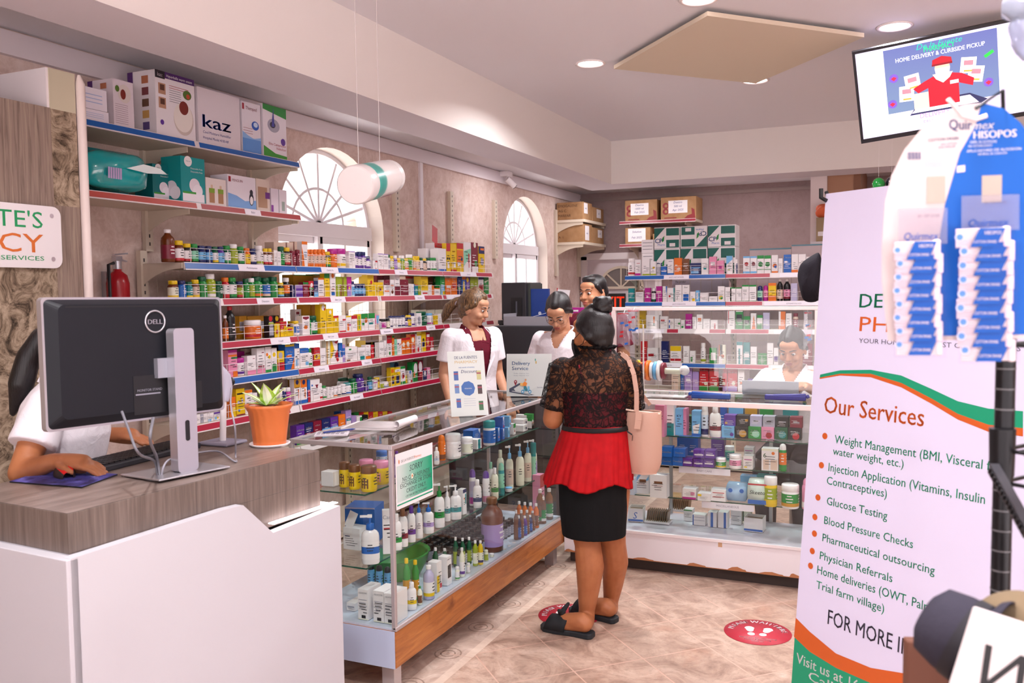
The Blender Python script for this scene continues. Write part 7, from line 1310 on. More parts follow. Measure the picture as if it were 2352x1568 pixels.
for k, (x, z, w_, h_, c, lab) in enumerate(((-2.42, 1.391, .20, .05, 'w', 'white paperback box at the bottom of the flat pile on the desk shelf'), (-2.42, 1.443, .19, .045, 'm', 'magenta flat box on top of the pile on the desk shelf'), (-2.225, 1.391, .16, .07, 'p', 'violet flat box beside the pile on the desk shelf, near the man'))):
    m = MB(); m.box((-w_ / 2, -.1, 0), (w_ / 2, .08, h_), PM(c)); m.box((-w_ * .4, -.1008, h_ * .3), (w_ * .2, -.1, h_ * .6), PM('w')); o = m.build('flat_box', loc=(x, 6.76, z + .001)); tag(o, lab, 'box')
# --- television hung at the ceiling corner
sS = .873; q_ = [EYE + (Vector(v) - EYE) * sS for v in ((-.309, 5.773, 3.049), (.635, 5.799, 3.149), (-.238, 5.98, 2.528))]
Mx = frame(q_[2], q_[1] - q_[0], q_[0] - q_[2]); TW, TH = (q_[1] - q_[0]).length, (q_[0] - q_[2]).length; e = empty('television', q_[2]); T = Matrix.Translation(-q_[2]) @ Mx
m = MB(); m.box((0, 0, -.05), (TW, TH, -.004), M('#14131a', .4)); bz = .014
for lo, hi in (((0, 0, -.004), (TW, bz * 1.6, .004)), ((0, TH - bz, -.004), (TW, TH, .004)), ((0, bz, -.004), (bz, TH - bz, .004)), ((TW - bz, bz, -.004), (TW, TH - bz, .004))): m.box(lo, hi, M('#1c1a22', .3))
loc(m, 'case', e)
def EM(c, s=.75): return M(c, .4, emit=s)
m = MB(); x0, y0, x1, y1 = bz, bz * 1.6, TW - bz, TH - bz; m.quad((x0, y0, .0), (x1, y0, .0), (x1, y1, .0), (x0, y1, .0), EM('#e4e0fa', .66)); scr = loc(m, 'screen', e)
m = MB(); w, h = x1 - x0, y1 - y0
def PT(x, y, k=1): return (x0 + x * w, y0 + y * h, .0004 * k)
def PQ(a, b, c, d, col, k=1): m.quad(PT(a, b, k), PT(c, b, k), PT(c, d, k), PT(a, d, k), EM(col))
SKY = NT('screen_blue'); sy_ = SKY.n('ShaderNodeSeparateXYZ', Vector=SKY.obj()); mr = SKY.n('ShaderNodeMapRange', i0=sy_.outputs['Z'], i1=.1, i2=.5); cc = SKY.ramp(mr.outputs[0], [(0, '#a9c4ee'), (1, '#8f96ea')]); SKY.l(cc, SKY.b.inputs['Emission Color']); SKY.b.inputs['Emission Strength'].default_value = .7; SKY.base('#000000')
m.quad(PT(.17, .24), PT(.83, .24), PT(.83, .97), PT(.17, .97), SKY.m)
def PF(pts, col, k=2): m.flat([(x0 + x * w, y0 + y * h) for x, y in pts], (0, 0, .0004 * k), X_, Y_, EM(col))
def PD(x, y, r, col, k=2, ry=None): m.disc(PT(x, y, k), (r * w, 0, 0), (0, (ry or r) * w, 0), EM(col), 18)
m.text('De la Fuente', PT(.5, .905, 3), X_, Y_, .03, EM('#28c8b0'), align='c', shear=.3); m.text('PHARMACY', PT(.5, .865, 3), X_, Y_, .028, EM('#20d890'), align='c', bold=.03, width=w * .18); m.text('HOME DELIVERY & CURBSIDE PICKUP', PT(.5, .81, 3), X_, Y_, .022, EM('#f4f2ff'), align='c', bold=.03, width=w * .52)
PF([(.30, .18), (.72, .18), (.76, .22), (.66, .32), (.36, .32)], '#2a2f5a', 2); PF([(.31, .20), (.71, .20), (.66, .30), (.37, .30)], '#f0eef8', 3)
PQ(.33, .24, .46, .42, '#f0d8c8', 4); PQ(.44, .26, .50, .42, '#e8a070', 5)
PF([(.42, .24), (.60, .24), (.60, .46), (.68, .40), (.69, .48), (.62, .56), (.55, .59), (.47, .59), (.40, .54), (.33, .48), (.36, .42), (.42, .46)], '#d01830', 6); PF([(.45, .60), (.57, .60), (.55, .54), (.51, .49), (.47, .54)], '#f6e6e0', 7); PD(.51, .66, .045, '#f0c8b0', 8); PF([(.465, .66), (.555, .66), (.55, .60), (.51, .585), (.47, .60)], '#f4f4fa', 9); PF([(.45, .69), (.57, .69), (.565, .76), (.51, .79), (.455, .76)], '#c01428', 10); PF([(.45, .69), (.57, .69), (.57, .71), (.45, .71)], '#8a0c1c', 11); PQ(.55, .46, .60, .50, '#f6f2fa', 9)
for cx_, cy_, a in ((.33, .56, .1), (.29, .44, -.05), (.66, .63, -.15), (.70, .52, -.2)):
    u = Vector((math.cos(a), math.sin(a), 0)) * w * .045; v = Vector((-math.sin(a), math.cos(a), 0)) * w * .05; c = Vector(PT(cx_, cy_, 4)); m.quad(c - u - v, c + u - v, c + u + v, c - u + v, EM('#f4f2f4')); c2 = c + Vector((0, 0, .0004)); m.quad(c2 - u * .6, c2 + u * .6, c2 + u * .6 + v * .6, c2 - u * .6 + v * .6, EM('#d88a9a')); m.quad(c2 - u * .5 - v * .8, c2 + u * .6 - v * .8, c2 + u * .6 - v * .6, c2 - u * .5 - v * .6, EM('#e0b040'))
for cx_, cy_ in ((.22, .64), (.20, .35), (.77, .40)): PD(cx_, cy_, .028, '#7a5ac8', 4); PF([(cx_ - .018, cy_), (cx_, cy_ - .03), (cx_ + .018, cy_), (cx_, cy_ + .02)], '#e02848', 5)
PF([(.76, .67), (.81, .72), (.80, .75), (.75, .70)], '#28d848', 4)
m.text('DELIVERY AVAILABLE', PT(.36, .13, 3), X_, Y_, .026, EM('#b090c0'), width=w * .4); m.text('DELIVERIES 8AM TO 5PM', PT(.38, .07, 3), X_, Y_, .014, EM('#9a90b0'), width=w * .3); loc(m, 'picture', scr)
m = MB(); m.bar(T @ Vector((TW * .5, TH * .5, -.05)), Vector((TW * .45, .35, ZC - q_[2].z)), .05, .05, M('#2a2830', .5)); m.build('ceiling_mount', e)
tag(e, 'wall television tilted under the ceiling, showing a blue delivery advert with red-capped man', 'television')
# --- white services banner on an x-stand, leaning back
BU = Vector((.804, -.595, 0)).normalized(); BN = Vector((-BU.y, BU.x, 0)); BN = BN if BN.dot(FWD) > 0 else -BN; le = math.radians(5.2)
BT = at(1897, 445, 2.9); BD = Vector((0, 0, -1)) * math.cos(le) - BN * math.sin(le); BWd, BHt = .84, 1.80
e = empty('banner_stand', (BT.x, BT.y, 0)); Ei = Matrix.Translation((-BT.x, -BT.y, 0)); T = Ei @ frame(BT + BD * BHt, BU, -BD)
BF = NT('banner_fabric'); BF.bump(BF.noise(BF.obj(), 3.5, 3), .25, .02); BF = BF.base('#d6cfe8', .6, .2)
m = MB(); m.box((0, 0, -.0012), (BWd, BHt, 0), BF); sh = loc(m, 'banner_sheet', e)
def bpt(x, y):
    """a pixel of the photograph on the banner's own plane"""
    d = ray(x, y); nn = BU.cross(BD); k = (BT - EYE).dot(nn) / d.dot(nn); p = EYE + d * k - BT; return p.dot(BU), BHt + p.dot(-BD)
GB_, OB_ = M('#11946c', .45), M('#c9591e', .45); DKG = M('#0f7f5a', .45)
def bflat(pts, mat, z): m.flat([(x, y) for x, y in pts], (0, 0, z), X_, Y_, mat)
def wave(top, bot, mat, z):
    A = [bpt(*p) for p in top]; B_ = [bpt(*p) for p in bot]
    for (a, b), (c, d) in zip(zip(A, A[1:]), zip(B_, B_[1:])): m.quad((*a, z), (*b, z), (*d, z), (*c, z), mat)
m = MB(); gx = [(1884, 860), (1930, 850), (2000, 849), (2070, 862), (2140, 893), (2200, 921), (2270, 938), (2350, 944)]; gy = [(1883, 867), (1930, 858), (2000, 858), (2070, 879), (2140, 915), (2200, 950), (2270, 975), (2350, 983)]; go = [(1883, 870), (1930, 862), (2000, 866), (2070, 889), (2140, 927), (2200, 963), (2270, 991), (2350, 1002)]
wave(gx, gy, GB_, .0006); wave(gy, go, OB_, .0006)
top = [(1828, 1418), (1860, 1450), (1920, 1500), (2000, 1533), (2090, 1548), (2200, 1556), (2352, 1560)]; mid = [(1824, 1462), (1860, 1496), (1920, 1533), (2000, 1568), (2090, 1582), (2200, 1590), (2352, 1594)]; wave(top, mid, OB_, .0006); A = [bpt(*p) for p in mid]
for a, b in zip(A, A[1:]): m.quad((max(0, a[0]), 0, .0005), (b[0], 0, .0005), (*b, .0005), (max(0, a[0]), a[1], .0005), GB_)
def btext(t, p0, p1, hpx, mat, bold=0, shear=0, z=.0008):
    a, b = bpt(*p0), bpt(*p1); c = bpt(p0[0], p0[1] - hpx); m.text(t, (a[0], a[1], z), X_, Y_, c[1] - a[1], mat, width=b[0] - a[0], bold=bold, shear=shear)
btext("DE LA FUENTE'S", (1974, 706), (2352, 724), 33, DKG, .02); btext('PHARMACY', (1974, 760), (2340, 780), 35, OB_, 0); btext('YOUR HOMETOWN FIRST CLASS SERVICES', (1973, 787), (2345, 800), 11, M('#5a5468', .5)); btext('Our Services', (1893, 947), (2122, 973), 40, OB_, .015)
for t, p0, p1, hp in (('Weight Management (BMI, Visceral fat,', (1917, 1017), (2300, 1090), 20), ('water weight, etc.)', (1913, 1043), (2075, 1079), 18), ('Injection Application (Vitamins, Insulin', (1903, 1081), (2262, 1161), 20), ('Contraceptives)', (1899, 1111), (2037, 1142), 19), ('Glucose Testing', (1899, 1158), (2038, 1190), 19), ('Blood Pressure Checks', (1893, 1202), (2097, 1256), 19), ('Pharmaceutical outsourcing', (1889, 1242), (2147, 1316), 19), ('Physician Referrals', (1883, 1283), (2050, 1332), 19), ('Home deliveries (OWT, Palmar,', (1877, 1316), (2165, 1412), 20), ('Trial farm village)', (1875, 1350), (2031, 1402), 19)): btext(t, p0, p1, hp, GB_, .008)
btext('FOR MORE INFO', (1901, 1432), (2140, 1515), 36, M('#3a3848', .5), .01); btext('Visit us at 16 North', (1829, 1520), (2060, 1600), 24, PM('w'), .01); btext('Call us', (1857, 1560), (1960, 1595), 22, PM('w'), .01)
for x, y in ((1895, 1001), (1887, 1068), (1879, 1142), (1872, 1187), (1871, 1225), (1866, 1265), (1862, 1299)): c = bpt(x, y); m.disc((*c, .0008), (.0105, 0, 0), (0, .0105, 0), OB_, 16)
loc(m, 'print', sh)
m = MB(); Pl = lambda x, y, z: T @ Vector((x, y, z))
for a, b in ((Pl(-.01, BHt + .01, -.012), Pl(BWd, .0, -.02)), (Pl(BWd + .01, BHt + .01, -.012), Pl(0, 0, -.02))): m.tube([a, b.lerp(a, .5) + (Ei.to_3x3() @ BN) * .03, b], .006, BLK, 8)
for a in (Pl(-.014, BHt - .012, .006), Pl(BWd + .014, BHt - .012, .006)): m.tube([a + Vector((0, 0, .03)), a, a + BU * .022 + Vector((0, 0, -.012))], .007, BLK, 8)
m.tube([Pl(BWd * .5, BHt * .5, -.03), Vector((BWd * .4 * BU.x + BN.x * .5, BWd * .4 * BU.y + BN.y * .5, .01))], .006, BLK, 8)
for x in (.0, BWd): p = Pl(x, 0, -.02); m.tube([p, Vector((p.x, p.y, .008))], .006, BLK, 8)
m.build('x_frame', e); tag(e, 'tall white Our Services banner with green and orange waves beside the glass counter', 'banner')
# --- black wire display rack close to the camera, swab card hanging on it
RP = at(2300, 1120, 1.2); e = empty('wire_rack', (RP.x, RP.y, 0)); BKM = M('#19181c', .35, .4)
top_, bot_ = at(2312, 830, 1.2), at(2286, 1420, 1.2); dpost = (bot_ - top_).normalized()
m = MB(); P0 = Vector((RP.x, RP.y, 0)); m.tube([Vector((bot_.x, bot_.y, 0)) - P0, Vector((top_.x, top_.y, 1.72)) - P0], .0125, BKM, 14)
for k in range(60): zz = .05 + k * .028; q = Vector((lerp(bot_.x, top_.x, zz / 1.72), lerp(bot_.y, top_.y, zz / 1.72), zz)) - P0; m.tube([q, q + Vector((0, 0, .002))], .0131, M('#6a686c', .4), 12, cap=False)
m.build('post', e)
dirv = Vector((.42, -.28, 0)).normalized(); perp = Vector((.28, .42, 0)).normalized()
for zz in (1.395, 1.585, .55):
    sleeve = MB(); b_ = Vector((RP.x, RP.y, zz)) - P0; sleeve.tube([b_ + Vector((0, 0, -.035)), b_ + Vector((0, 0, .03))], [.0155, .017], BKM, 12); sleeve.build('sleeve', e)
    w_ = MB()
    for off in (0, .045): w_.tube([b_ + Vector((0, 0, -off)), b_ + dirv * .5 + Vector((0, 0, -off))], .003, BKM, 6); w_.tube([b_ + Vector((0, 0, -off)), b_ + perp * .35 + Vector((0, 0, -off))], .003, BKM, 6)
    for k in range(10): p = b_ + dirv * (.03 + k * .05); w_.tube([p, p + dirv * .025 + Vector((0, 0, -.045)), p + dirv * .05], .0022, BKM, 5)
    for k in range(8): p = b_ + dirv * (.06 * k + .02); w_.tube([p, p + perp * .35], .002, BKM, 5)
    w_.build('wire_shelf', e)
m = MB(); a_ = at(2282, 1075, 1.19) - P0; b_ = at(2365, 1225, 1.08) - P0; m.bar(a_, b_, .012, .016, M('#4a484e', .35, .5)); dd = (b_ - a_)
for k in range(14): p = a_ + dd * (k + .5) / 14; m.bar(p - dd * .012 + Vector((-.0065, -.004, 0)), p + dd * .012 + Vector((-.0065, -.004, 0)), .003, .007, BLK)
m.build('slotted_strut', e)
m = MB(); q = P0 + perp * .35; m.tube([perp * .35, perp * .35 + Vector((0, 0, 1.72))], .0125, BKM, 10); m.build('post', e)
tag(e, 'black wire display rack with ringed post and slotted strut, cut off by the photo edge', 'display rack')
# swab card
SD = 1.10; cc_ = at(2235, 440, SD); CU = RT.copy(); CU = (RT * .97 + FWD * -.22).normalized(); CV = (UP - CU * UP.dot(CU)).normalized(); CV = (CV + CU * .02).normalized(); e = empty('swab_card', cc_); T = Matrix.Translation(-cc_) @ frame(cc_, CU, CV); CNn = CU.cross(CV)
def cpt(x, y, z=0): d = ray(x, y); k = (cc_ + CNn * z - EYE).dot(CNn) / d.dot(CNn); p = EYE + d * k - cc_; return p.dot(CU), p.dot(CV)
OUT = [(2026, 640), (2026, 560), (2033, 460), (2048, 400), (2078, 340), (2118, 292), (2162, 258), (2215, 239), (2262, 236), (2305, 250), (2345, 285), (2385, 345), (2410, 420), (2420, 520), (2418, 640), (2400, 780), (2040, 780)]
m = MB(); poly = [cpt(*p) for p in OUT]; m.prism(poly[::-1] if 0 else poly, (0, 0, -.002), X_, Y_, (0, 0, .002), M('#d6c5c4', .5)); cd = loc(m, 'card', e)
m = MB(); BL_ = M('#0f5cb8', .5, 0, .3); NV = M('#2a3a78', .45)
def cflat(px, mat, z): m.flat([cpt(*p) for p in px], (0, 0, z), X_, Y_, mat)
cflat([(2255, 237), (2305, 250), (2345, 285), (2385, 345), (2410, 420), (2418, 520), (2418, 640), (2400, 770), (2140, 770), (2155, 560), (2170, 470), (2205, 350), (2240, 290)], BL_, .0005)
def ctext(t, p0, p1, hp, mat, bold=0, shear=0, z=.001): a, b, c = cpt(*p0), cpt(*p1), cpt(p0[0], p0[1] - hp); m.text(t, (a[0], a[1], z), (Vector((b[0] - a[0], b[1] - a[1], 0))).normalized(), Y_, c[1] - a[1], mat, width=math.hypot(b[0] - a[0], b[1] - a[1]), bold=bold, shear=shear)
ctext('Quir', (2180, 296), (2232, 298), 24, NV, .02); ctext('mex', (2232, 298), (2284, 296), 19, PM('w'), .02, .3); ctext('HISOPOS', (2236, 319), (2334, 316), 18, PM('w'), .05); ctext('COTTON SWABS', (2132, 324), (2202, 320), 7, NV, .02); ctext('100% COTTON', (2160, 333), (2198, 331), 5, NV); ctext('NON STERILIZED', (2155, 340), (2195, 338), 5, NV); ctext('100% ALGODON', (2228, 330), (2288, 329), 7, PM('w'), .02); ctext('NO ESTERILIZADO', (2224, 339), (2278, 337), 6, PM('w'), .02); ctext('APLICADORES DE ALGODON', (2220, 350), (2345, 346), 6, PM('w')); ctext('MATERIAL DE CURACION', (2246, 357), (2312, 355), 5, PM('w'))
for k in range(12): x = 2084 + k * 2.6; cflat([(x, 364), (x + (1.6 if k % 3 else .8), 364), (x + (1.6 if k % 3 else .8), 347), (x, 347)], NV, .0006)
for a, b in (((2120, 352), (2181, 366)), ((2121, 372), (2168, 382))):
    for yy in (a[1], (a[1] + b[1]) / 2, b[1]): cflat([(a[0], yy), (b[0], yy - 1), (b[0], yy), (a[0], yy + 1)], M('#b0a6b6', .5), .0006)
cflat([(2198, 381), (2216, 379), (2216, 394), (2197, 396)], M('#e4d8e8', .4), .0009)
for x0_, x1_ in ((2128, 2170), (2254, 2300)): cflat([(x0_, 466), (x1_, 465), (x1_ + 1, 403), (x0_ + 1, 404)], M('#b9a89c', .3), .0009)
loc(m, 'print', cd)
m = MB(); h0 = cpt(2168, 236); h1 = cpt(2240, 276); m.tube([(h0[0], h0[1], .02), (lerp(h0[0], h1[0], .5), h1[1] + .004, .012), (h1[0], h1[1], .004), (h1[0] + .012, h1[1] + .004, .004)], .003, M('#efe2e2', .3), 8); loc(m, 'hanger', e)
FILM = glass_mat('thin_film', '#fbf8fc', 1.4, 0, '#f2ecf4', .02)
def swabs(nm, xl, xr, y0, n, step, z, xs):
    """a strip of small clear bags of cotton buds, each printed with a blue slanted panel"""
    bag = MB()
    for k in range(n):
        yy = y0 + k * step; jx = xs[k % len(xs)]; zz = z + .002 * (n - k)
        a, b = cpt(xl + jx, yy + step * 1.25, zz), cpt(xr + jx, yy - 3, zz); B2 = MB(); Wc = M('#f4e9ea', .5)
        for q in range(11): yb = lerp(a[1], b[1], (q + .5) / 11); B2.tube([(a[0] + .004, yb, zz + .003), (b[0] - .012, yb + .001, zz + .003)], .0012, Wc, 5); B2.ball((b[0] - .008, yb + .001, zz + .003), .0028, Wc, 5, sc=(1.8, 1, 1)); 
        o = loc(B2, 'cotton_buds', e); o['kind'] = 'stuff'
        Bl = MB(); w_ = b[0] - a[0]; h_ = b[1] - a[1]; zf = zz + .0065
        Bl.add([(a[0] + w_ * .28, a[1], zf), (a[0] + w_ * .70, a[1], zf), (a[0] + w_ * .86, b[1], zf), (a[0] + w_ * .44, b[1], zf)], [(0, 1, 2, 3)], BL_); Bl.text('COTTON SWABS', (a[0] + w_ * .33, a[1] + h_ * .2, zf + .0004), X_, Y_, h_ * .16, PM('w'), width=w_ * .38, bold=.03)
        if k == 0: Bl.text('HISOPOS', (a[0] + w_ * .52, a[1] + h_ * .66, zf + .0004), X_, Y_, h_ * .2, PM('w'), width=w_ * .27, bold=.04)
        Bl.disc((a[0] + w_ * .11, a[1] + h_ * .55, zf), (w_ * .055, 0, 0), (0, w_ * .055, 0), M('#5a96dc', .4), 14); Bl.disc((a[0] + w_ * .11, a[1] + h_ * .55, zf - .0004), (w_ * .08, 0, 0), (0, w_ * .08, 0), M('#dfe4f4', .4), 14); o2 = loc(Bl, 'printed_bag', e)
        F_ = MB(); F_.quad((a[0], a[1] - .003, zf + .001), (b[0], a[1] - .003, zf + .001), (b[0], b[1] + .003, zf + .001), (a[0], b[1] + .003, zf + .001), FILM); loc(F_, 'clear_film', o2).parent = e
    a, b = cpt(xl + 14, y0 + 4, z), cpt(xr + 6, y0 - 78, z); F_ = MB(); F_.box((a[0], a[1], z + .008), (b[0], b[1], z + .0085), PLASTIC); F_.text('Quirmex', (lerp(a[0], b[0], .12), lerp(a[1], b[1], .12), z + .0095), X_, Y_, (b[1] - a[1]) * .22, M('#2a5ab8', .4), width=(b[0] - a[0]) * .7, shear=.2, bold=.02); F_.text('01 127 2110', (lerp(a[0], b[0], .4), lerp(a[1], b[1], .75), z + .0095), X_, Y_, (b[1] - a[1]) * .08, M('#6a6070', .5)); loc(F_, 'bag_header', e)
swabs('l', 2046, 2166, 556, 8, 31, .004, (0, 6, 2, -1, 4, 0, 5, 4)); swabs('r', 2190, 2330, 528, 9, 32.5, .004, (-4, 6, 3, 4, 2, -2, 4, 0, 8))
m = MB(); hk = cpt(2240, 250); q0 = Vector((hk[0], hk[1], .0)); g0 = T @ q0; m.tube([g0, g0 + Vector((.03, .0, .02)), Vector((RP.x, RP.y, 1.72)) - cc_ + Vector((0, 0, -.0))], .0025, BKM, 6); m.build('hanging_wire', e)
tag(e, 'blue and cream cotton-swab hang card with two strips of small bags', 'hang card')
# crumpled clear bag at the top corner, on the same rack
p0 = at(2348, 30, 1.15); rr = random.Random(5); m = MB(); vs = []; n1, n2 = 8, 10
for i in range(n1 + 1):
    for j in range(n2): a = 2 * PI * j / n2; r_ = (.03 + .012 * rr.uniform(-1, 1)) * (math.sin(PI * (.15 + .8 * i / n1)) + .15); vs.append(p0 + RT * (.012 + r_ * math.cos(a)) + FWD * r_ * math.sin(a) + UP * (.05 - .11 * i / n1))
m.add(vs, [(i * n2 + j, i * n2 + (j + 1) % n2, (i + 1) * n2 + (j + 1) % n2, (i + 1) * n2 + j) for i in range(n1) for j in range(n2)], glass_mat('crumpled_film', '#d8dce8', 1.5, .35, '#c9cfe0'), True); m.tube([p0 + UP * .05, Vector((p0.x, p0.y, ZC))], .0012, WIREW, 4); o = m.build('hanging_bag'); tag(o, 'crumpled clear plastic bag hanging at the top corner beside the television', 'plastic bag')
# --- hats, cloth and handwritten board in the near right corner
def blob_cloth(nm, lab, cat, c, rx, ry, rz_, mat, seed, amp=.12, T=None):
    rr = random.Random(seed); m = MB(); n1, n2 = 18, 24; ph = [(rr.uniform(0, 6), rr.uniform(1.5, 4), rr.uniform(1, 4)) for _ in range(5)]; vs = []
    for i in range(n1 + 1):
        th = PI * i / n1
        for j in range(n2): a = 2 * PI * j / n2; k = 1 + amp * sum(math.sin(p + f * a + g * th) for p, f, g in ph) / 3 * math.sin(th); vs.append((rx * k * math.sin(th) * math.cos(a), ry * k * math.sin(th) * math.sin(a), rz_ * k * math.cos(th)))
    m.add(vs, [(i * n2 + j, (i + 1) * n2 + j, (i + 1) * n2 + (j + 1) % n2, i * n2 + (j + 1) % n2) for i in range(n1) for j in range(n2)], mat, True); o = m.build(nm); o.matrix_world = Matrix.Translation(c) @ (T or Matrix()); tag(o, lab, cat); return o
def nbox(px, dep, w, h, th, mat, nm, lab, cat, tilt=0, yaw=0):
    """an upright board facing the camera side: top-left corner read from the photograph"""
    c = at(*px, dep); u = Vector((math.cos(yaw), math.sin(yaw), 0)); Mx = frame(c, u * math.cos(tilt) + Vector((0, 0, math.sin(tilt))), Vector(Z_)); m = MB(); m.box((0, -h, -th), (w, 0, 0), mat); o = m.build(nm, bevel=.003); o.matrix_world = Mx; tag(o, lab, cat); return o
FELT = NT('grey_felt'); FELT.bump(FELT.noise(FELT.obj(), 120, 3), .3, .003); FELT = FELT.base('#3a3742', .9, .1)
D1 = .98; hc_ = at(2236, 1480, D1); e = empty('grey_hat', hc_); th_ = Matrix.Rotation(math.radians(-28), 4, Vector((RT.x, RT.y, 0))) @ Matrix.Rotation(math.radians(78), 4, FWD)
yaw_m = Matrix.Rotation(YAW * -1, 4, 'Z')
# crown lying on its side: brim edge toward the camera
ax_ = (RT * .55 + FWD * -.55 + Vector((0, 0, -.35))).normalized(); uu = ax_.cross(Vector((0, 0, 1))).normalized(); Th = Matrix((( uu.x, ax_.cross(uu).x, ax_.x, 0), (uu.y, ax_.cross(uu).y, ax_.y, 0), (uu.z, ax_.cross(uu).z, ax_.z, 0), (0, 0, 0, 1)))
m = MB(); m.lathe([(.001, -.06), (.024, -.057), (.04, -.048), (.046, -.024), (.048, .0)], FELT, 28, T=Th, cap=False); m.build('crown', e); m = MB(); m.lathe([(.048, 0), (.058, .003), (.064, .009), (.065, .012), (.060, .008), (.046, .002)], FELT, 28, T=Th, cap=False); m.build('brim', e); m = MB(); m.lathe([(.0482, -.016), (.0492, -.002)], M('#221f26', .8), 28, T=Th, cap=False); m.build('hat_band', e)
m = MB(); m.tube([(0, 0, -.05), (0, 0, -hc_.z)], .006, BLK, 8); m.build('hat_stand', e); tag(e, 'dark grey felt hat on a display peg in the near corner', 'hat')
nbox((2084, 1472), 1.25, .10, .55, .02, M('#6a4030', .7), 'brown_board', 'brown wooden board standing at the foot of the white banner', 'board', yaw=YAW * -1 - .1)
bc = at(2238, 1393, .86); e = empty('handwritten_board', bc); bu = (RT * math.cos(.30) - UP * math.sin(.30)).normalized(); bu = (bu + FWD * -.1).normalized(); bv = (UP + RT * .25).normalized(); T = Matrix.Translation(-bc) @ frame(bc, bu, bv)
m = MB(); m.box((0, -.40, -.004), (.30, 0, 0), M('#e9dcdc', .5)); bd = loc(m, 'board', e, .003); m = MB(); m.text('We accept', (.020, -.080, .0006), X_, Y_, .052, BLK, shear=.25); m.text('cards', (.03, -.16, .0006), X_, Y_, .05, BLK, shear=.25); loc(m, 'lettering', bd); m = MB(); m.bar(T @ Vector((.15, -.1, -.006)), Vector((FWD.x * .12 + .1, FWD.y * .12, -bc.z)), .02, .02, M('#6a4a38', .7)); m.build('easel_leg', e); tag(e, 'tilted white board with black handwriting in the near corner', 'sign')
blob_cloth('straw_hat', 'olive-brown straw hat behind the handwritten board', 'hat', at(2345, 1432, 1.0), .05, .05, .035, M('#75624a', .9), 9, .06); 
m = MB(); q = at(2345, 1450, 1.0); m.tube([(q.x, q.y, q.z - .02), (q.x, q.y, 0)], .006, BLK, 8); tag(m.build('hat_peg'), 'thin black peg under the olive-brown straw hat', 'peg')
# --- black cloth hung at the screen, orange fabric and carton on the white ledge, balloons
rr = random.Random(8); BC = NT('black_cloth'); BC.bump(BC.noise(BC.obj(), 60, 3), .2, .004); BC = BC.base('#232026', .85, .1); m = MB()
pts = [(1832, 622), (1838, 604), (1858, 592), (1876, 580), (1892, 574), (1893, 692), (1866, 697), (1846, 694), (1838, 668), (1832, 640)]
ctr_ = ony(1866, 640, 4.95); vs = []; lay = 5
for k in range(lay):
    t = k / (lay - 1); s = math.sin(PI * (.12 + .76 * t)) ** .6
    for i, p in enumerate(pts): q = ony(*p, 4.95); q = ctr_ + (q - ctr_) * s; vs.append((q.x + rr.uniform(-.006, .006), 4.83 + .2 * t + .02 * math.sin(i * 2.1 + k), q.z + rr.uniform(-.006, .006)))
n = len(pts); m.add(vs, [(k * n + i, k * n + (i + 1) % n, (k + 1) * n + (i + 1) % n, (k + 1) * n + i) for k in range(lay - 1) for i in range(n)] + [tuple(range(n))[::-1], tuple(range((lay - 1) * n, lay * n))], BC); o = m.build('black_bag'); sb = o.modifiers.new('r', 'SUBSURF'); sb.levels = sb.render_levels = 2; tag(o, 'black cloth bag hung over the corner of the glass screen by the banner', 'bag')
m = MB(); lx0, lx1 = ony(1864, 600, 8.5).x, ony(1960, 600, 8.5).x; lz = ony(1880, 556, 8.5).z; m.box((lx0, 8.37, 0), (lx1, 8.6, lz), M('#e6d9dc', .5)); tag(m.build('white_cabinet'), 'white cabinet by the pilaster carrying the small carton', 'cabinet')
cx0, cx1, cz1 = ony(1876, 500, 8.45).x, ony(1898, 500, 8.45).x + .08, ony(1890, 500, 8.45).z; m = MB(); m.box((cx0, 8.40, lz + .001), (cx1, 8.55, cz1), M('#a08868', .7)); m.box((cx0 + .015, 8.398, lz + .05), (cx0 + .075, 8.3995, lz + .09), PM('w')); tag(m.build('small_carton'), 'small brown carton with a white label on the white cabinet', 'carton')
blob_cloth('orange_cloth', 'crumpled orange cloth lying on the small brown carton', 'cloth', Vector(((cx0 + cx1) / 2 - .01, 8.47, cz1 + .062)), .085, .06, .065, M('#e0663c', .7), 12, .22)
for px, r_, c, lab in (((2018, 423), 14, '#0c8a34', 'glossy green balloon over the top edge of the banner'), ((2048, 420), 14, '#2a2430', 'glossy black balloon beside the green one, over the banner')):
    p = at(*px, 6.2); rad = r_ * 6.2 / F; m = MB(); m.ball((0, 0, 0), rad, M(c, .12, coat=.6), 14, sc=(1, 1, 1.08)); m.lathe([(.004, -rad * 1.12), (.012, -rad * 1.2)], M(c, .3), 8); o = m.build('balloon', loc=p); m = MB(); m.tube([(0, 0, rad), (0, 0, ZC - p.z)], .001, WIREW, 4); m.build('string', o); tag(o, lab, 'balloon', 'balloons behind the banner')
# ================================================================== THE PEOPLE
def skin_mat(name, c, d):
    n = NT(name); a = n.noise(n.obj(), 14, 4)
    m_ = n.base(n.ramp(a, [(.3, d), (.7, c)]), .48, .35); n.b.inputs['Subsurface Weight'].default_value = .08; n.b.inputs['Subsurface Radius'].default_value = (.012, .005, .003); return m_
def hair_mat(name, c, d, sc=(60, 60, 6)):
    n = NT(name); o_ = n.obj(); a = n.noise(n.map(o_, scale=sc), 4, 4, .6); n.bump(a, .5, .004); return n.base(n.ramp(a, [(.35, d), (.65, c)]), .34, .5)
SK1, SK2, SK3 = skin_mat('warm_brown_skin', '#b4734c', '#a4633f'), skin_mat('light_brown_skin', '#cf9a7c', '#c28a6b'), skin_mat('tan_skin', '#c08666', '#b07656')
HBLK, HBR = hair_mat('black_hair', '#1c1619', '#0b090b'), hair_mat('streaked_brown_hair', '#86623f', '#2a1a12', (40, 40, 5))
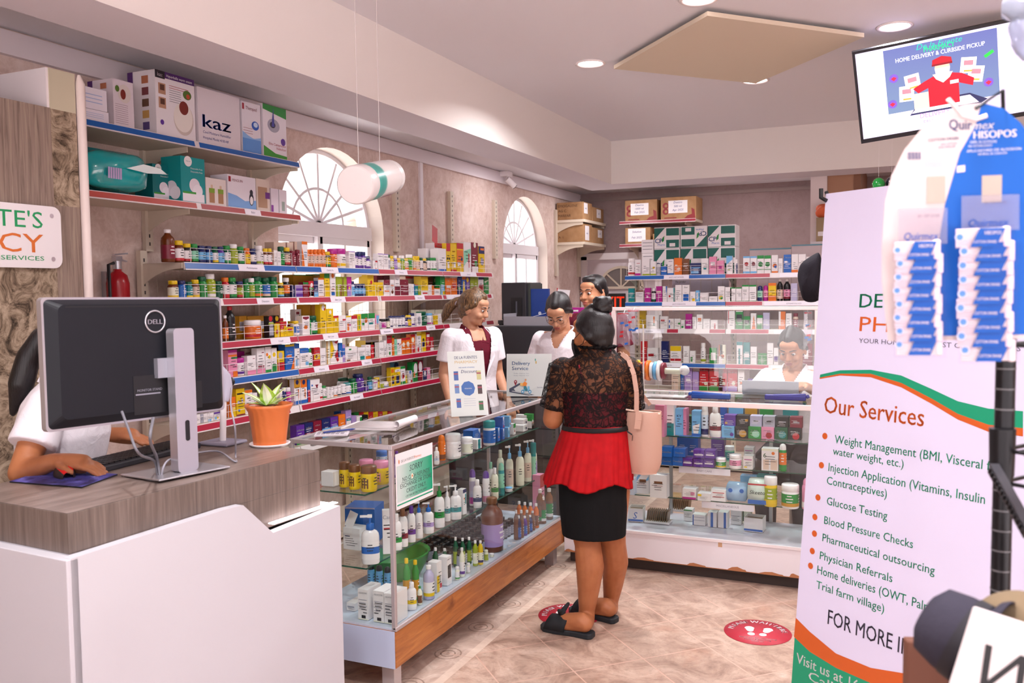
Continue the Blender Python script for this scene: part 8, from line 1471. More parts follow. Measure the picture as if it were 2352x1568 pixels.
WCOT = NT('white_cotton'); WCOT.bump(WCOT.noise(WCOT.obj(), 16, 4, .6, .6), .5, .012); WCOT = WCOT.base('#ece4ea', .75, .2)
MAR = NT('maroon_cotton'); MAR.bump(MAR.noise(MAR.obj(), 16, 4), .4, .01); MAR = MAR.base('#641428', .75, .2)
class Flesh(MB):
    """overlapping closed pieces that are fused into one skin"""
    def cap(s, a, b, ra, rb, n=14):
        a, b = Vector(a), Vector(b); d = (b - a); L = d.length; d.normalize(); u = d.orthogonal().normalized(); w = d.cross(u)
        X = Matrix(((u.x, w.x, d.x, a.x), (u.y, w.y, d.y, a.y), (u.z, w.z, d.z, a.z), (0, 0, 0, 1)))
        pr = [(max(1e-4, ra * math.sin(PI / 2 * k / 4)), -ra * math.cos(PI / 2 * k / 4)) for k in range(5)] + [(max(1e-4, rb * math.cos(PI / 2 * k / 4)), L + rb * math.sin(PI / 2 * k / 4)) for k in range(5)]
        s.lathe(pr, SK1, n, T=X, cap=False)
    def cone(s, a, b, ra, rb, n=20):
        a, b = Vector(a), Vector(b); d = (b - a); L = d.length; d.normalize(); u = d.orthogonal().normalized(); w = d.cross(u)
        s.lathe([(1e-4, 0), (ra, 0), (rb, L), (1e-4, L)], SK1, n, T=Matrix(((u.x, w.x, d.x, a.x), (u.y, w.y, d.y, a.y), (u.z, w.z, d.z, a.z), (0, 0, 0, 1))), cap=False)
    def chain(s, pts, rs):
        for (a, ra), (b, rb) in zip(zip(pts, rs), zip(pts[1:], rs[1:])): s.cap(a, b, ra, rb)
    def ell(s, c, r, T=None): s.ball(c, 1, SK1, 12, sc=r, T=T)
    def loft(s, rings, n=24, yaw=0):
        """rings: centre, half width, half depth"""
        vs = []; ca, sa = math.cos(yaw), math.sin(yaw)
        for c, rx, ry in rings:
            for k in range(n): a = 2 * PI * k / n; x, y = rx * math.cos(a), ry * math.sin(a); vs.append((c[0] + x * ca - y * sa, c[1] + x * sa + y * ca, c[2]))
        q = len(rings); s.add(vs, [(i * n + k, i * n + (k + 1) % n, (i + 1) * n + (k + 1) % n, (i + 1) * n + k) for i in range(q - 1) for k in range(n)] + [tuple(range(n))[::-1], tuple(range((q - 1) * n, q * n))], SK1)
    def move(s, T): s.v = [tuple(T @ Vector(v)) for v in s.v]; return s
    def fuse(s, name, parent, mat, vox=.0065, it=4, cut=None):
        o = s.build(name); r = o.modifiers.new('r', 'REMESH'); r.mode = 'VOXEL'; r.voxel_size = vox; f = o.modifiers.new('s', 'SMOOTH'); f.iterations = it; f.factor = .5
        dg = bpy.context.evaluated_depsgraph_get(); me = bpy.data.meshes.new_from_object(o.evaluated_get(dg)); old = o.data; o.modifiers.clear(); o.data = me; bpy.data.meshes.remove(old)
        if cut:
            b = bmesh.new(); b.from_mesh(me); bmesh.ops.delete(b, geom=[v for v in b.verts if cut(v.co)], context='VERTS'); b.to_mesh(me); b.free(); so = o.modifiers.new('t', 'SOLIDIFY'); so.thickness = .003
        me.materials.clear(); me.materials.append(mat); me.polygons.foreach_set('material_index', [0] * len(me.polygons)); me.polygons.foreach_set('use_smooth', [True] * len(me.polygons)); me.update()
        o.parent = parent; return o
def hand(F, w, d, nrm, side=1, curl=.5):
    """palm, four fingers of unequal length and a thumb off its side"""
    w, d, nrm = Vector(w), Vector(d).normalized(), Vector(nrm).normalized(); s_ = d.cross(nrm).normalized() * side
    F.chain([w, w + d * .05, w + d * .085], [.026, .03, .03])
    for k, (L, off) in enumerate(((.068, .030), (.078, .010), (.072, -.011), (.056, -.031))):
        p = w + d * .085 + s_ * off; q = p + (d + nrm * curl * .5).normalized() * L * .5; r = q + (d + nrm * curl * 1.6).normalized() * L * .5; F.chain([w + d * .055 + s_ * off * .8, p, q, r], [.011, .0095, .0088, .0075])
    p = w + d * .03 + s_ * .028; q = p + (d * .7 + s_ * .7).normalized() * .035; r = q + (d * .9 + s_ * .3 + nrm * .4).normalized() * .03; F.chain([p, q, r], [.013, .0105, .0085])
def head_flesh(F, H, k=1.0, female=True):
    """the head's pieces under matrix H: origin at mid-head, face along +y"""
    G = Flesh(); j = 0 if female else .005
    G.ell((0, -.012, .03), (.074, .095, .084)); G.ell((0, .02, -.02), (.066, .072, .075)); G.ell((0, .03, -.07), (.050 + j, .05, .042)); G.ell((0, .066, -.094), (.022 + j, .017, .014)); G.ell((0, .078, .018), (.052, .016, .012)); G.ell((0, .06, .045), (.056, .03, .03))
    for s in (-1, 1): G.ell((s * .037, .062, -.035), (.024, .024, .024)); G.ell((s * .076, -.008, -.022), (.008, .019, .030)); G.ell((s * .010, .097, -.034), (.008, .009, .007))
    G.cap((0, .087, .004), (0, .105, -.031), .0085, .0115); G.ell((0, .084, -.056), (.024, .012, .009)); G.ell((0, .082, -.070), (.020, .013, .008))
    G.v = [tuple(H @ (Vector(v) * k)) for v in G.v]; b = len(F.v); F.add(G.v, G.f, SK1)
def face_parts(par, H, lipc='#a8584e', down=True, brow='#1c1416', k=1.0):
    K = H @ Matrix.Scale(k, 4)
    for s in (-1, 1):
        e = MB(); e.ball((s * .031, .079, .0), 1, M('#efe6e4', .3), 8, sc=(.0145, .007, .0075)); e.ball((s * .031, .0835, -.001 if not down else -.004), 1, M('#20120e', .15), 8, sc=(.0065, .004, .0062)); e.v = [tuple(K @ Vector(v)) for v in e.v]; e.build('eye', par)
        e = MB(); pts = [(s * .016, .083, -.001), (s * .024, .0875, .0055 if not down else .0015), (s * .034, .0865, .006 if not down else .001), (s * .046, .077, .001)]; e.tube([K @ Vector(p) for p in pts], [.0012, .0022, .0022, .001], M('#120c0e', .5), 6); e.build('eyelashes', par)
        e = MB(); pts = [(s * .012, .092, .020), (s * .026, .0935, .0255), (s * .042, .0835, .0245), (s * .052, .072, .018)]; e.tube([K @ Vector(p) for p in pts], [.002, .0034, .0028, .001], M(brow, .7), 6); e.build('eyebrow', par)
    for z, r in ((-.0575, (.022, .0065, .0048)), (-.0685, (.020, .0075, .0058))): e = MB(); e.ball((0, .0925, z), 1, M(lipc, .4), 10, sc=r); e.v = [tuple(K @ Vector(v)) for v in e.v]; e.build('lip', par)
def hair_cap(F, H, back=.0, k=1.0, front=0.0):
    G = Flesh(); G.ell((0, -.022, .038), (.082, .098, .086)); G.ell((0, -.045, .0), (.079, .075, .085)); G.ell((0, -.06, -.04), (.06, .05, .06))
    for s in (-1, 1): G.cap((s * .066, .025, .035), (s * .074, -.02, -.01), .016, .02)
    G.cap((0, .045, .085 + front), (0, -.02, .115), .03, .03)
    G.v = [tuple(H @ (Vector(v) * k)) for v in G.v]; F.add(G.v, G.f, SK1)
def head_matrix(c, yaw, pitch=0, roll=0): return Matrix.Translation(c) @ Matrix.Rotation(yaw, 4, 'Z') @ Matrix.Rotation(-pitch, 4, 'X') @ Matrix.Rotation(roll, 4, 'Y')
def torso_rings(lift=0, grow=0, female=True, top=True):
    R_ = [(.84, .172, .118), (.96, .156, .108), (1.04, .150, .105), (1.14, .160, .122), (1.22, .172, .130), (1.30, .172, .112), (1.345, .150, .085), (1.375, .085, .062)]
    if not female: R_ = [(.84, .165, .115), (1.0, .165, .115), (1.15, .182, .122), (1.26, .196, .125), (1.33, .185, .105), (1.365, .15, .08), (1.39, .09, .062)]
    return [((0, -.012 + .01 * (z > 1.1), z + lift), rx + grow, ry + grow) for z, rx, ry in R_]
def clerk(lab, loc_, yaw, ztop, head_yaw, head_pitch, skin, hair, arms, female=True, lean=0.0, seat=False, dress='shirt', hd=(0, .035, 0)):
    """a standing (or perched) clerk in the person's own frame: x to their right, y the way they face"""
    e = empty('person', loc_, yaw); F = Flesh(); zs = ztop / 1.63 if not seat else 1.0; dz = 0 if not seat else ztop - 1.63
    S_ = Matrix.Translation((0, 0, dz)) @ Matrix.Scale(zs, 4); LN = Matrix.Translation((0, 0, .9)) @ Matrix.Rotation(-lean, 4, 'X') @ Matrix.Translation((0, 0, -.9))
    hc = LN @ Vector((hd[0], hd[1], 1.515 + hd[2])); H = head_matrix(hc, head_yaw, head_pitch)
    B_ = Flesh(); B_.loft(torso_rings(female=female)); B_.ell((0, -.01, .86), (.17, .125, .11))
    w_ = .160 if female else .185
    B_.cap((-w_ + .03, -.01, 1.325), (w_ - .03, -.01, 1.325), .052, .052)
    B_.move(LN); neck0 = LN @ Vector((0, -.012, 1.34)); B_.chain([neck0, hc + (H.to_3x3() @ Vector((0, -.028, -.06)))], [.054, .050]); head_flesh(B_, H, 1.0, female)
    J = []
    for s, (el, wr, hdir) in zip((-1, 1), arms):
        sh = LN @ Vector((s * w_, -.01, 1.32)); B_.chain([sh, Vector(el), Vector(wr)], [.05 if female else .056, .038, .026]); hand(B_, wr, hdir, (0, .35, -1), -s); J.append((sh, Vector(el)))
    for s in (-1, 1):
        if seat: B_.chain([(s * .09, 0, .85), (s * .11, .29, .83), (s * .11, .26, .42)], [.085, .062, .045])
        else: B_.chain([(s * .09, -.01, .84), (s * .095, .0, .46), (s * .095, -.02, .09)], [.085, .058, .038]); B_.chain([(s * .095, -.03, .045), (s * .105, .14, .03)], [.04, .03])
    B_.move(S_); body = B_.fuse('body', e, skin, .0062, 3); face_parts(e, S_ @ H, k=1.0)
    hm = Flesh(); hair(hm, H); hm.move(S_); hm.fuse('hair', e, HBR if dress == 'coat' else HBLK, .006, 4)
    # clothes
    def garment(nm, grow, mat, cut=None, sl=.5, rad=.058, z0=.80):
        C = Flesh(); C.loft([r for r in torso_rings(grow=grow, female=female)]); C.cap((-w_ + .02, -.01, 1.322), (w_ - .02, -.01, 1.322), .048 + grow * .5, .048 + grow * .5); C.move(LN)
        for sh, el in J: mid = sh.lerp(el, sl); C.cone(sh + (sh - el).normalized() * .01, mid, .050 + grow * .8, rad + grow * .4); C.ell(sh, (.052 + grow * .6,) * 3)
        C.move(S_); return C.fuse(nm, e, mat, .0062, 3, cut)
    Si, Li = S_.inverted(), LN.inverted()
    def L0(v): return Li @ (Si @ Vector(v))
    if dress == 'coat':
        garment('maroon_shirt', .008, MAR, lambda v: L0(v).z > 1.30 and abs(L0(v).x) < .05 and L0(v).y > 0, .3)
        garment('lab_coat', .020, WCOT, lambda v: (lambda q: q.y > .02 and abs(q.x + .01) < .028 + max(0, (q.z - 1.04)) * .16 or (q.z > 1.345 and abs(q.x) < .09))(L0(v)), .66, .062)
        for s in (-1, 1):
            m = MB(); P = [(s * .030, .132, 1.05), (s * .075, .118, 1.20), (s * .088, .075, 1.345), (s * .066, .03, 1.385), (s * .12, .085, 1.30), (s * .115, .105, 1.255), (s * .095, .118, 1.262), (s * .105, .122, 1.19)]
            m.add([S_ @ LN @ Vector(p) for p in P], [(0, 1, 7), (1, 6, 7), (1, 2, 6), (2, 4, 5, 6), (2, 3, 4)], WCOT); o = m.build('lapel', e); so = o.modifiers.new('t', 'SOLIDIFY'); so.thickness = .006
        collar_m, zc = MAR, .0
    else:
        cm = WCOT if dress == 'shirt' else MAR
        garment('shirt', .013, cm, lambda v: (lambda q: (q.z > 1.30 and abs(q.x) < .012 + (q.z - 1.30) * .55 and q.y > -.0) or q.z > 1.385)(L0(v)), .62, .066)
        collar_m = cm
    for s in (-1, 1):                                               # pointed shirt collar
        m = MB(); P = [(s * .012, .118, 1.285), (s * .062, .04, 1.385), (s * .07, -.03, 1.405), (s * .0, -.072, 1.41), (s * .0, -.088, 1.37), (s * .088, -.03, 1.365), (s * .088, .05, 1.335), (s * .062, .115, 1.275)]
        m.add([S_ @ LN @ Vector(p) for p in P], [(0, 1, 6, 7), (1, 2, 5, 6), (2, 3, 4, 5)], collar_m); o = m.build('collar', e); so = o.modifiers.new('t', 'SOLIDIFY'); so.thickness = .005
    m = MB()
    for k in range(4): c = LN @ Vector((0, .130 + .012 * (dress == 'coat'), 1.24 - k * .075)); m.ball(S_ @ c, .005, M('#d8ccd4' if dress != 'coat' else '#4a0e1c', .4), 6)
    m.build('button', e)
    T_ = Flesh(); T_.loft([((0, -.01, z), a, b) for z, a, b in ((.80, .185, .138), (.88, .178, .13), (.93, .168, .122))])
    for s in (-1, 1):
        if seat: T_.chain([(s * .09, 0, .85), (s * .11, .29, .83), (s * .11, .26, .45)], [.098, .078, .06])
        else: T_.cone((s * .092, -.01, .86), (s * .095, -.01, .06), .098, .075)
    T_.move(S_); T_.fuse('trousers', e, M('#26242c', .8), .009, 3); tag(e, lab, 'person'); return e, S_, LN, H
def tail(H, pts, rs): return lambda F, HH=None: None
def hair_pony(pts, rs, front=0.0):
    def f(F, H): hair_cap(F, H, front=front); F.chain([H @ Vector(p) for p in pts], rs)
    return f
down = lambda s: ((s * .205, -.03, 1.07), (s * .215, .10, .87), (0, .5, -1))
def short_hair(F, H):
    G = Flesh(); G.ell((0, -.016, .046), (.079, .094, .074)); G.ell((0, -.05, .0), (.076, .06, .07)); G.ell((0, .035, .088), (.052, .045, .026))
    for s in (-1, 1): G.cap((s * .066, .035, .045), (s * .074, -.0, -.005), .014, .010)
    F.add([H @ Vector(v) for v in G.v], G.f, SK1)
# clerk in the white coat by the wall rack
e, S_, LN, H = clerk('person in white lab coat over maroon shirt, brown ponytail, looking down beside wall rack', (-2.66, 5.30, 0), math.atan2(-.80, -.60), 1.635, math.radians(38), math.radians(16), SK2,
    hair_pony([(0, -.10, .02), (0, -.145, .0), (-.0, -.185, -.05), (.0, -.20, -.11), (.0, -.205, -.16)], [.035, .03, .036, .03, .008]), [down(-1), down(1)], dress='coat')
m = MB(); m.ball(S_ @ H @ Vector((-.080, -.004, -.052)), .005, M('#f2ecec', .2, .3), 8); m.build('earring', e)
m = MB(); p = [S_ @ H @ Vector((.028 * math.cos(a * .393), -.128 + .01 * math.sin(a * .393), .004 + .028 * math.sin(a * .393))) for a in range(17)]; m.tube(p, .005, M('#b9a9b4', .5), 6, cap=False); m.build('hair_tie', e)
# clerk with glasses looking down at the till
e, S_, LN, H = clerk('person in white shirt and glasses, centre-parted black hair, looking down behind Delivery sign', (-1.99, 5.34, 0), math.atan2(-.28, -.96) if 0 else math.radians(180) - .05, 1.62, .12, math.radians(36), SK2,
    hair_pony([(0, -.10, .03), (0, -.13, -.02), (0, -.14, -.08)], [.035, .03, .015]), [((-.25, .02, 1.06), (-.16, .24, 1.03), (.5, .8, 0)), ((.25, .02, 1.06), (.16, .24, 1.03), (-.5, .8, 0))], lean=.16)
m = MB()
for s in (-1, 1): m.tube([S_ @ H @ Vector((s * .033 + .023 * math.cos(a * .393), .098 - .004 * abs(math.cos(a * .393)), -.006 + .018 * math.sin(a * .393))) for a in range(17)], .0016, M('#7a5a50', .3, .5), 5, cap=False); m.tube([S_ @ H @ Vector(q) for q in ((s * .056, .094, -.002), (s * .072, .06, .002), (s * .078, -.01, .0))], .0014, M('#7a5a50', .3, .5), 5)
m.tube([S_ @ H @ Vector(q) for q in ((-.010, .098, -.004), (0, .101, -.001), (.010, .098, -.004))], .0016, M('#7a5a50', .3, .5), 5); m.build('glasses', e)
m = MB(); m.tube([S_ @ H @ Vector(q) for q in ((0, .062, .098), (0, .02, .124), (0, -.04, .128))], .0022, SK2, 5); m.build('hair_parting', e)
# seated clerk behind the screen
e, S_, LN, H = clerk('seated person in white polo shirt with pinned-back hair, looking down at the laptop behind glass', (-.60, 5.66, 0), math.radians(180) - .10, 1.375, -.10, math.radians(24), SK3,
    hair_pony([(0, -.10, .02), (0, -.135, .0), (0, -.13, -.05)], [.034, .036, .02]), [((-.23, .06, 1.20), (-.12, .27, 1.30), (.4, .8, 0)), ((.23, .06, 1.20), (.12, .27, 1.30), (-.4, .8, 0))], seat=True, lean=.06)
m = MB(); c = Vector((-.09, .124, 1.19)); q = S_ @ LN; m.flat([(-.012, 0), (.0, -.02), (.014, 0), (.006, .016), (-.008, .014)], q @ c, (-1, 0, 0), (0, 0, 1), M('#1f8a5c', .5)); m.quad(q @ (c + Vector((-.03, .004, -.034))), q @ (c + Vector((.03, .004, -.034))), q @ (c + Vector((.03, .004, -.028))), q @ (c + Vector((-.03, .004, -.028))), M('#3f9aa8', .5)); m.build('shirt_logo', e)
m = MB(); m.lathe([(.001, .47), (.18, .47), (.19, .45), (.18, .42), (.001, .42)], DARK, 20); m.lathe([(.025, .44), (.025, .05)], STEEL, 12); m.lathe([(.2, 0), (.2, .03), (.03, .05)], DARK, 20); tag(m.build('stool', loc=(-.60, 5.64, 0)), 'round dark stool under the seated clerk', 'stool')
# man at the back
clerk('man with short black hair and maroon shirt standing behind the customer, near the exit door', (-1.95, 5.84, 0), math.radians(180) - .38, 1.735, 0.0, math.radians(4), SK3, short_hair, [down(-1), ((.26, -.0, 1.08), (.27, .18, .92), (0, .6, -.8))], female=False, dress='maroon')
# person behind the monitor, seen from behind
clerk('person in white shirt with long black ponytail, half hidden behind the computer monitor', (-2.50, 1.95, 0), math.atan2(-.80, .60), 1.60, -.1, math.radians(14), SK1,
    hair_pony([(0, -.085, .0), (0, -.128, -.015), (.0, -.15, -.09), (.0, -.155, -.18), (.0, -.16, -.28)], [.036, .03, .038, .04, .012]), [((-.23, -.02, 1.14), (-.20, .12, 1.165), (.2, 1, -.1)), ((.27, -.02, 1.13), (.31, .08, 1.165), (.2, 1, -.1))], lean=.10)
# ------------------------------------------------------------------ the customer, seen from behind
CXY = Vector((-1.335, 3.94, 0)); NV_ = Vector((FWD.x, FWD.y, 0)).normalized(); NV_ = Vector((-.33, .944, 0)).normalized()
def pl(x, y, off=0.0):
    d = ray(x, y); k = ((CXY - EYE).dot(NV_) + off) / d.dot(NV_); return EYE + d * k
RX = Vector((NV_.y, -NV_.x, 0)); MPP = .00206                       # metres per pixel at her distance
cus = empty('person', (CXY.x, CXY.y, 0)); Tc = Matrix.Translation((-CXY.x, -CXY.y, 0))
def fin(F, *a, **k): return F.move(Tc).fuse(*a, **k)
yawc = math.atan2(RX.y, RX.x)
def ring(x0, x1, y, dep_, off=0.0): a, b = pl(x0, y, off), pl(x1, y, off); c = (a + b) / 2; return ((c.x, c.y, c.z), (b - a).length / 2, dep_)
TOR = [ring(1292, 1440, 1110, .125), ring(1290, 1440, 1060, .13), ring(1300, 1437, 985, .112), ring(1296, 1440, 930, .115), ring(1288, 1446, 880, .118), ring(1290, 1444, 850, .105), ring(1305, 1432, 830, .085), ring(1335, 1412, 812, .06)]
FL = Flesh(); FL.loft(TOR, yaw=yawc); FL.chain([pl(1372, 822), pl(1368, 785, .01)], [.058, .054])
hc = pl(1360, 763, .015); fd = (NV_ * .62 - RX * .78).normalized(); H = head_matrix(hc, math.atan2(-fd.x, fd.y), math.radians(6)); head_flesh(FL, H, .99)
shL, shR = pl(1293, 850, .01), pl(1441, 848, .0); elL = pl(1270, 962, .02); wrL = pl(1283, 945, .26); elR = pl(1452, 965, .04); wrR = pl(1425, 930, .27)
FL.chain([shL, elL, wrL], [.062, .05, .030]); FL.chain([shR, elR, wrR], [.06, .048, .03]); hand(FL, wrL, NV_ + Vector((0, 0, .2)), (0, 0, 1), 1); hand(FL, wrR, NV_ + Vector((0, 0, .2)), (0, 0, 1), -1)
# legs: hip, back of the knee, calf, ankle, heel and toes
for pts, rs, heel, toe in (([pl(1338, 1130, .0), pl(1346, 1225), pl(1350, 1250), pl(1355, 1300), pl(1352, 1350, .005), pl(1348, 1400, .0), pl(1346, 1424, .0)], [.10, .068, .064, .069, .055, .040, .042], onz(1350, 1453, .02), onz(1284, 1440, .02)), ([pl(1400, 1130, .03), pl(1405, 1222, .06), pl(1408, 1250, .08), pl(1413, 1290, .12), pl(1408, 1340, .17), pl(1403, 1380, .20), pl(1402, 1396, .21)], [.10, .068, .064, .066, .052, .038, .040], onz(1405, 1418, .02), onz(1345, 1403, .02))):
    FL.chain(pts, rs); d = (toe - heel); d.z = 0; d.normalize(); s_ = Vector((-d.y, d.x, 0)); h0 = Vector((heel.x, heel.y, 0)) + d * .015
    FL.chain([pts[-1], h0 + Vector((0, 0, .060))], [rs[-1], .038]); FL.ell(h0 + Vector((0, 0, .053)), (.034, .034, .032)); FL.chain([h0 + d * .02 + Vector((0, 0, .07)), h0 + d * .10 + Vector((0, 0, .058)), h0 + d * .165 + Vector((0, 0, .042))], [.042, .036, .024]); FL.chain([h0 + Vector((0, 0, .05)), h0 + d * .16 + s_ * -.022 + Vector((0, 0, .040))], [.030, .022]); FL.chain([h0 + Vector((0, 0, .05)), h0 + d * .15 + s_ * .024 + Vector((0, 0, .038))], [.030, .02])
    for k in range(5): FL.cap(h0 + d * .165 + s_ * (-.032 + k * .016) + Vector((0, 0, .036)), h0 + d * (.208 - abs(k - .8) * .006) + s_ * (-.034 + k * .017) + Vector((0, 0, .032)), .0105 - .0008 * k, .0095 - .0008 * k)
    so = MB(); out = [h0 + d * a + s_ * b for a, b in ((-.045, -.02), (-.045, .02), (-.03, .036), (.06, .034), (.14, .046), (.20, .044), (.226, .02), (.23, -.02), (.21, -.044), (.14, -.046), (.06, -.036), (-.03, -.036))]; n = len(out); vs = [Tc @ p for p in out] + [Tc @ (p + Vector((0, 0, .026))) for p in out]; so.add(vs, [tuple(range(n))[::-1], tuple(range(n, 2 * n))] + [(i, (i + 1) % n, n + (i + 1) % n, n + i) for i in range(n)], M('#1d2228', .6)); sd = so.build('sandal', cus, bevel=.005)
    st = MB(); g = 9; rows = []
    for t_ in (.09, .125, .165, .195): rows.append([Tc @ (h0 + d * (t_ - .02 * math.sin(PI * k / g)) + s_ * (.05 * math.cos(PI * k / g)) + Vector((0, 0, .02 + (.073 - .13 * (t_ - .09)) * math.sin(PI * k / g) ** .8))) for k in range(g + 1)])
    st.add([v for r in rows for v in r], [(i * (g + 1) + k, i * (g + 1) + k + 1, (i + 1) * (g + 1) + k + 1, (i + 1) * (g + 1) + k) for i in range(3) for k in range(g)], M('#16191e', .8), True); o = st.build('strap', sd); q = o.modifiers.new('t', 'SOLIDIFY'); q.thickness = .006
    kn = Flesh(); c = h0 + d * .12 + Vector((0, 0, .095)); kn.cap(c, c + s_ * -.03 + Vector((0, 0, .035)) - d * .02, .014, .009); kn.cap(c, c + s_ * .03 + Vector((0, 0, .018)), .014, .009); kn.ell(c, (.02, .02, .015)); kn.move(Tc).fuse('bow', sd, M('#16191e', .8), .004, 2)
fin(FL, 'body', cus, SK1, .006, 3)
# hair drawn up into a bun
FL = Flesh(); G = Flesh(); G.ell((0, -.018, .034), (.080, .098, .086)); G.ell((0, -.040, .0), (.078, .078, .078)); G.ell((0, -.055, -.045), (.058, .052, .05)); G.cap((0, .05, .075), (0, -.02, .11), .03, .03)
for s in (-1, 1): G.cap((s * .06, .03, .04), (s * .068, -.03, -.02), .018, .024)
G.v = [tuple(H @ Vector(v)) for v in G.v]; FL.add(G.v, G.f, SK1); fin(FL, 'hair', cus, HBLK, .006, 4)
FL = Flesh(); bc_ = pl(1384, 698, -.0); FL.ell(bc_, (.046, .046, .040))
for k in range(5): a = k * 1.25; FL.chain([bc_ + Vector((.032 * math.cos(a + t), .032 * math.sin(a + t), -.028 + .018 * t)) for t in (0, .8, 1.6, 2.4, 3.0)], [.016, .019, .019, .017, .012])
FL.cap(bc_ + Vector((0, 0, -.03)), pl(1378, 728, .01), .026, .034); fin(FL, 'hair_bun', cus, HBLK, .0045, 2)
m = MB(); Kh = Tc @ H
m.tube([Kh @ Vector(p) for p in ((-.076, -.02, .012), (-.088, -.026, -.02), (-.078, .0, -.05), (-.06, .06, -.068))], .0016, BLK, 5); m.tube([Kh @ Vector(p) for p in ((-.076, -.0, .012), (-.07, .05, -.02))], .0016, BLK, 5)
vs = []
for i in range(5):
    for j in range(9): t = (j / 8 - .5) * 2; vs.append(Kh @ Vector((.068 * math.sin(t * 1.25), .118 * math.cos(t * .95) * (1 - .06 * abs(i - 1.5)) - .0, -.025 - i * .022)))
m.add(vs, [(i * 9 + j, i * 9 + j + 1, (i + 1) * 9 + j + 1, (i + 1) * 9 + j) for i in range(4) for j in range(8)], M('#17161c', .7), True); m.build('face_mask', cus)['label'] = 'black face mask with ear loop'
# red camisole and straps, lace top, pleated peplum, black skirt
FL = Flesh(); FL.loft([ring(1296, 1439, 1000, .118), ring(1297, 1441, 985, .118), ring(1293, 1443, 930, .122), ring(1287, 1446, 896, .124)], yaw=yawc); fin(FL, 'camisole', cus, M('#7c0f1e', .6), .006, 2)
m = MB()
for a, b in (((1330, 838), (1343, 898)), ((1352, 848), (1376, 890))): m.tube([Tc @ pl(*p, -.105 + .02 * (i == 0)) for i, p in enumerate((a, ((a[0] + b[0]) / 2, (a[1] + b[1]) / 2), b))], .0045, M('#a01424', .5), 6)
m.build('camisole_strap', cus)
LC = NT('black_lace'); o_ = LC.obj(); vo = LC.n('ShaderNodeTexVoronoi', Vector=o_, Scale=26.0); vo.feature = 'DISTANCE_TO_EDGE'; wvn = [LC.noise(o_, 17, 2, .5, 1.2)]
fl_ = LC.ramp(wvn[0], [(.36, '#000000'), (.40, '#ffffff'), (.46, '#ffffff'), (.49, '#000000'), (.55, '#000000'), (.58, '#ffffff'), (.63, '#ffffff'), (.67, '#000000')]); ed = LC.ramp(vo.outputs[0], [(.03, '#ffffff'), (.09, '#000000')]); mm = LC.mix(1.0, fl_, ed, 'LIGHTEN'); al = LC.ramp(mm, [(0, '#8e8e8e'), (1, '#f4f4f4')]); LC.l(al, LC.b.inputs['Alpha']); LC = LC.base('#0e0a0d', .7, .2)
FL = Flesh(); FL.loft([ring(1292, 1443, 984, .124), ring(1290, 1446, 930, .128), ring(1283, 1450, 880, .130), ring(1284, 1450, 852, .118), ring(1300, 1437, 827, .095), ring(1333, 1414, 806, .07), ring(1338, 1408, 797, .066)], yaw=yawc)
for sh, el, w2 in ((shL, elL, pl(1268, 938, .02)), (shR, elR, pl(1452, 940, .03))): FL.cone(sh + Vector((0, 0, .02)), w2, .070, .064); FL.ell(sh, (.067, .067, .064))
fin(FL, 'lace_top', cus, LC, .006, 3)
def frill(c, rx, ry, z, amp, nm, mat, n=72, rows=((0, 1.0), (.02, 1.06)), w=16):
    m = MB(); vs = []
    for dz, g in rows:
        for k in range(n): a = 2 * PI * k / n; q = g + amp * math.sin(w * a) * (g - .99) * 8; x, y = rx * q * math.cos(a), ry * q * math.sin(a); p = c + RX * x + NV_ * y; vs.append(Tc @ Vector((p.x, p.y, z - dz)))
    m.add(vs, [(i * n + k, i * n + (k + 1) % n, (i + 1) * n + (k + 1) % n, (i + 1) * n + k) for i in range(len(rows) - 1) for k in range(n)], mat, True); o = m.build(nm, cus); so = o.modifiers.new('t', 'SOLIDIFY'); so.thickness = .003; return o
c_, rx, ry = ring(1296, 1440, 980, .12); frill(Vector(c_), rx + .006, ry + .012, c_[2] + .012, .06, 'lace_hem', M('#120d10', .8), rows=((0, 1.0), (.012, 1.015), (.022, 1.03)), w=30)
c_, rx, ry = ring(1336, 1411, 800, .07); frill(Vector(c_), rx, ry, c_[2] + .015, .4, 'lace_collar', LC, rows=((0, 1.05), (.015, 1.0)), w=14)
RED_ = NT('red_pleated_cloth'); RED_ = RED_.base(RED_.ramp(RED_.noise(RED_.obj(), 20, 3), [(.3, '#a80a14'), (.7, '#bb1019')]), .7, .2)
rows = []; z_t = pl(1368, 972).z
P_ = [(972, 1296, 1440, .125, .0), (1000, 1288, 1443, .135, .35), (1040, 1273, 1447, .15, .8), (1080, 1259, 1450, .17, 1.2), (1108, 1252, 1453, .178, 1.5)]
m = MB(); n = 160; vs = []; rr = random.Random(2); ph = [rr.uniform(0, 6) for _ in range(3)]
for y, x0, x1, d_, am in P_:
    c, rx, ry = ring(x0, x1, y, d_)
    for k in range(n):
        a = 2 * PI * k / n; q = 1 + am * (.016 * math.sin(34 * a) + .022 * math.sin(9 * a + ph[0]) + .012 * math.sin(15 * a + ph[1])); low = am * .012 * math.sin(5 * a + ph[2]); p = Vector(c) + RX * (rx * q * math.cos(a)) + NV_ * (ry * q * math.sin(a)); vs.append(Tc @ Vector((p.x, p.y, p.z + low)))
m.add(vs, [(i * n + k, i * n + (k + 1) % n, (i + 1) * n + (k + 1) % n, (i + 1) * n + k) for i in range(len(P_) - 1) for k in range(n)], RED_, True); o = m.build('red_peplum', cus); q = o.modifiers.new('t', 'SOLIDIFY'); q.thickness = .004; q = o.modifiers.new('s', 'SUBSURF'); q.levels = q.render_levels = 1
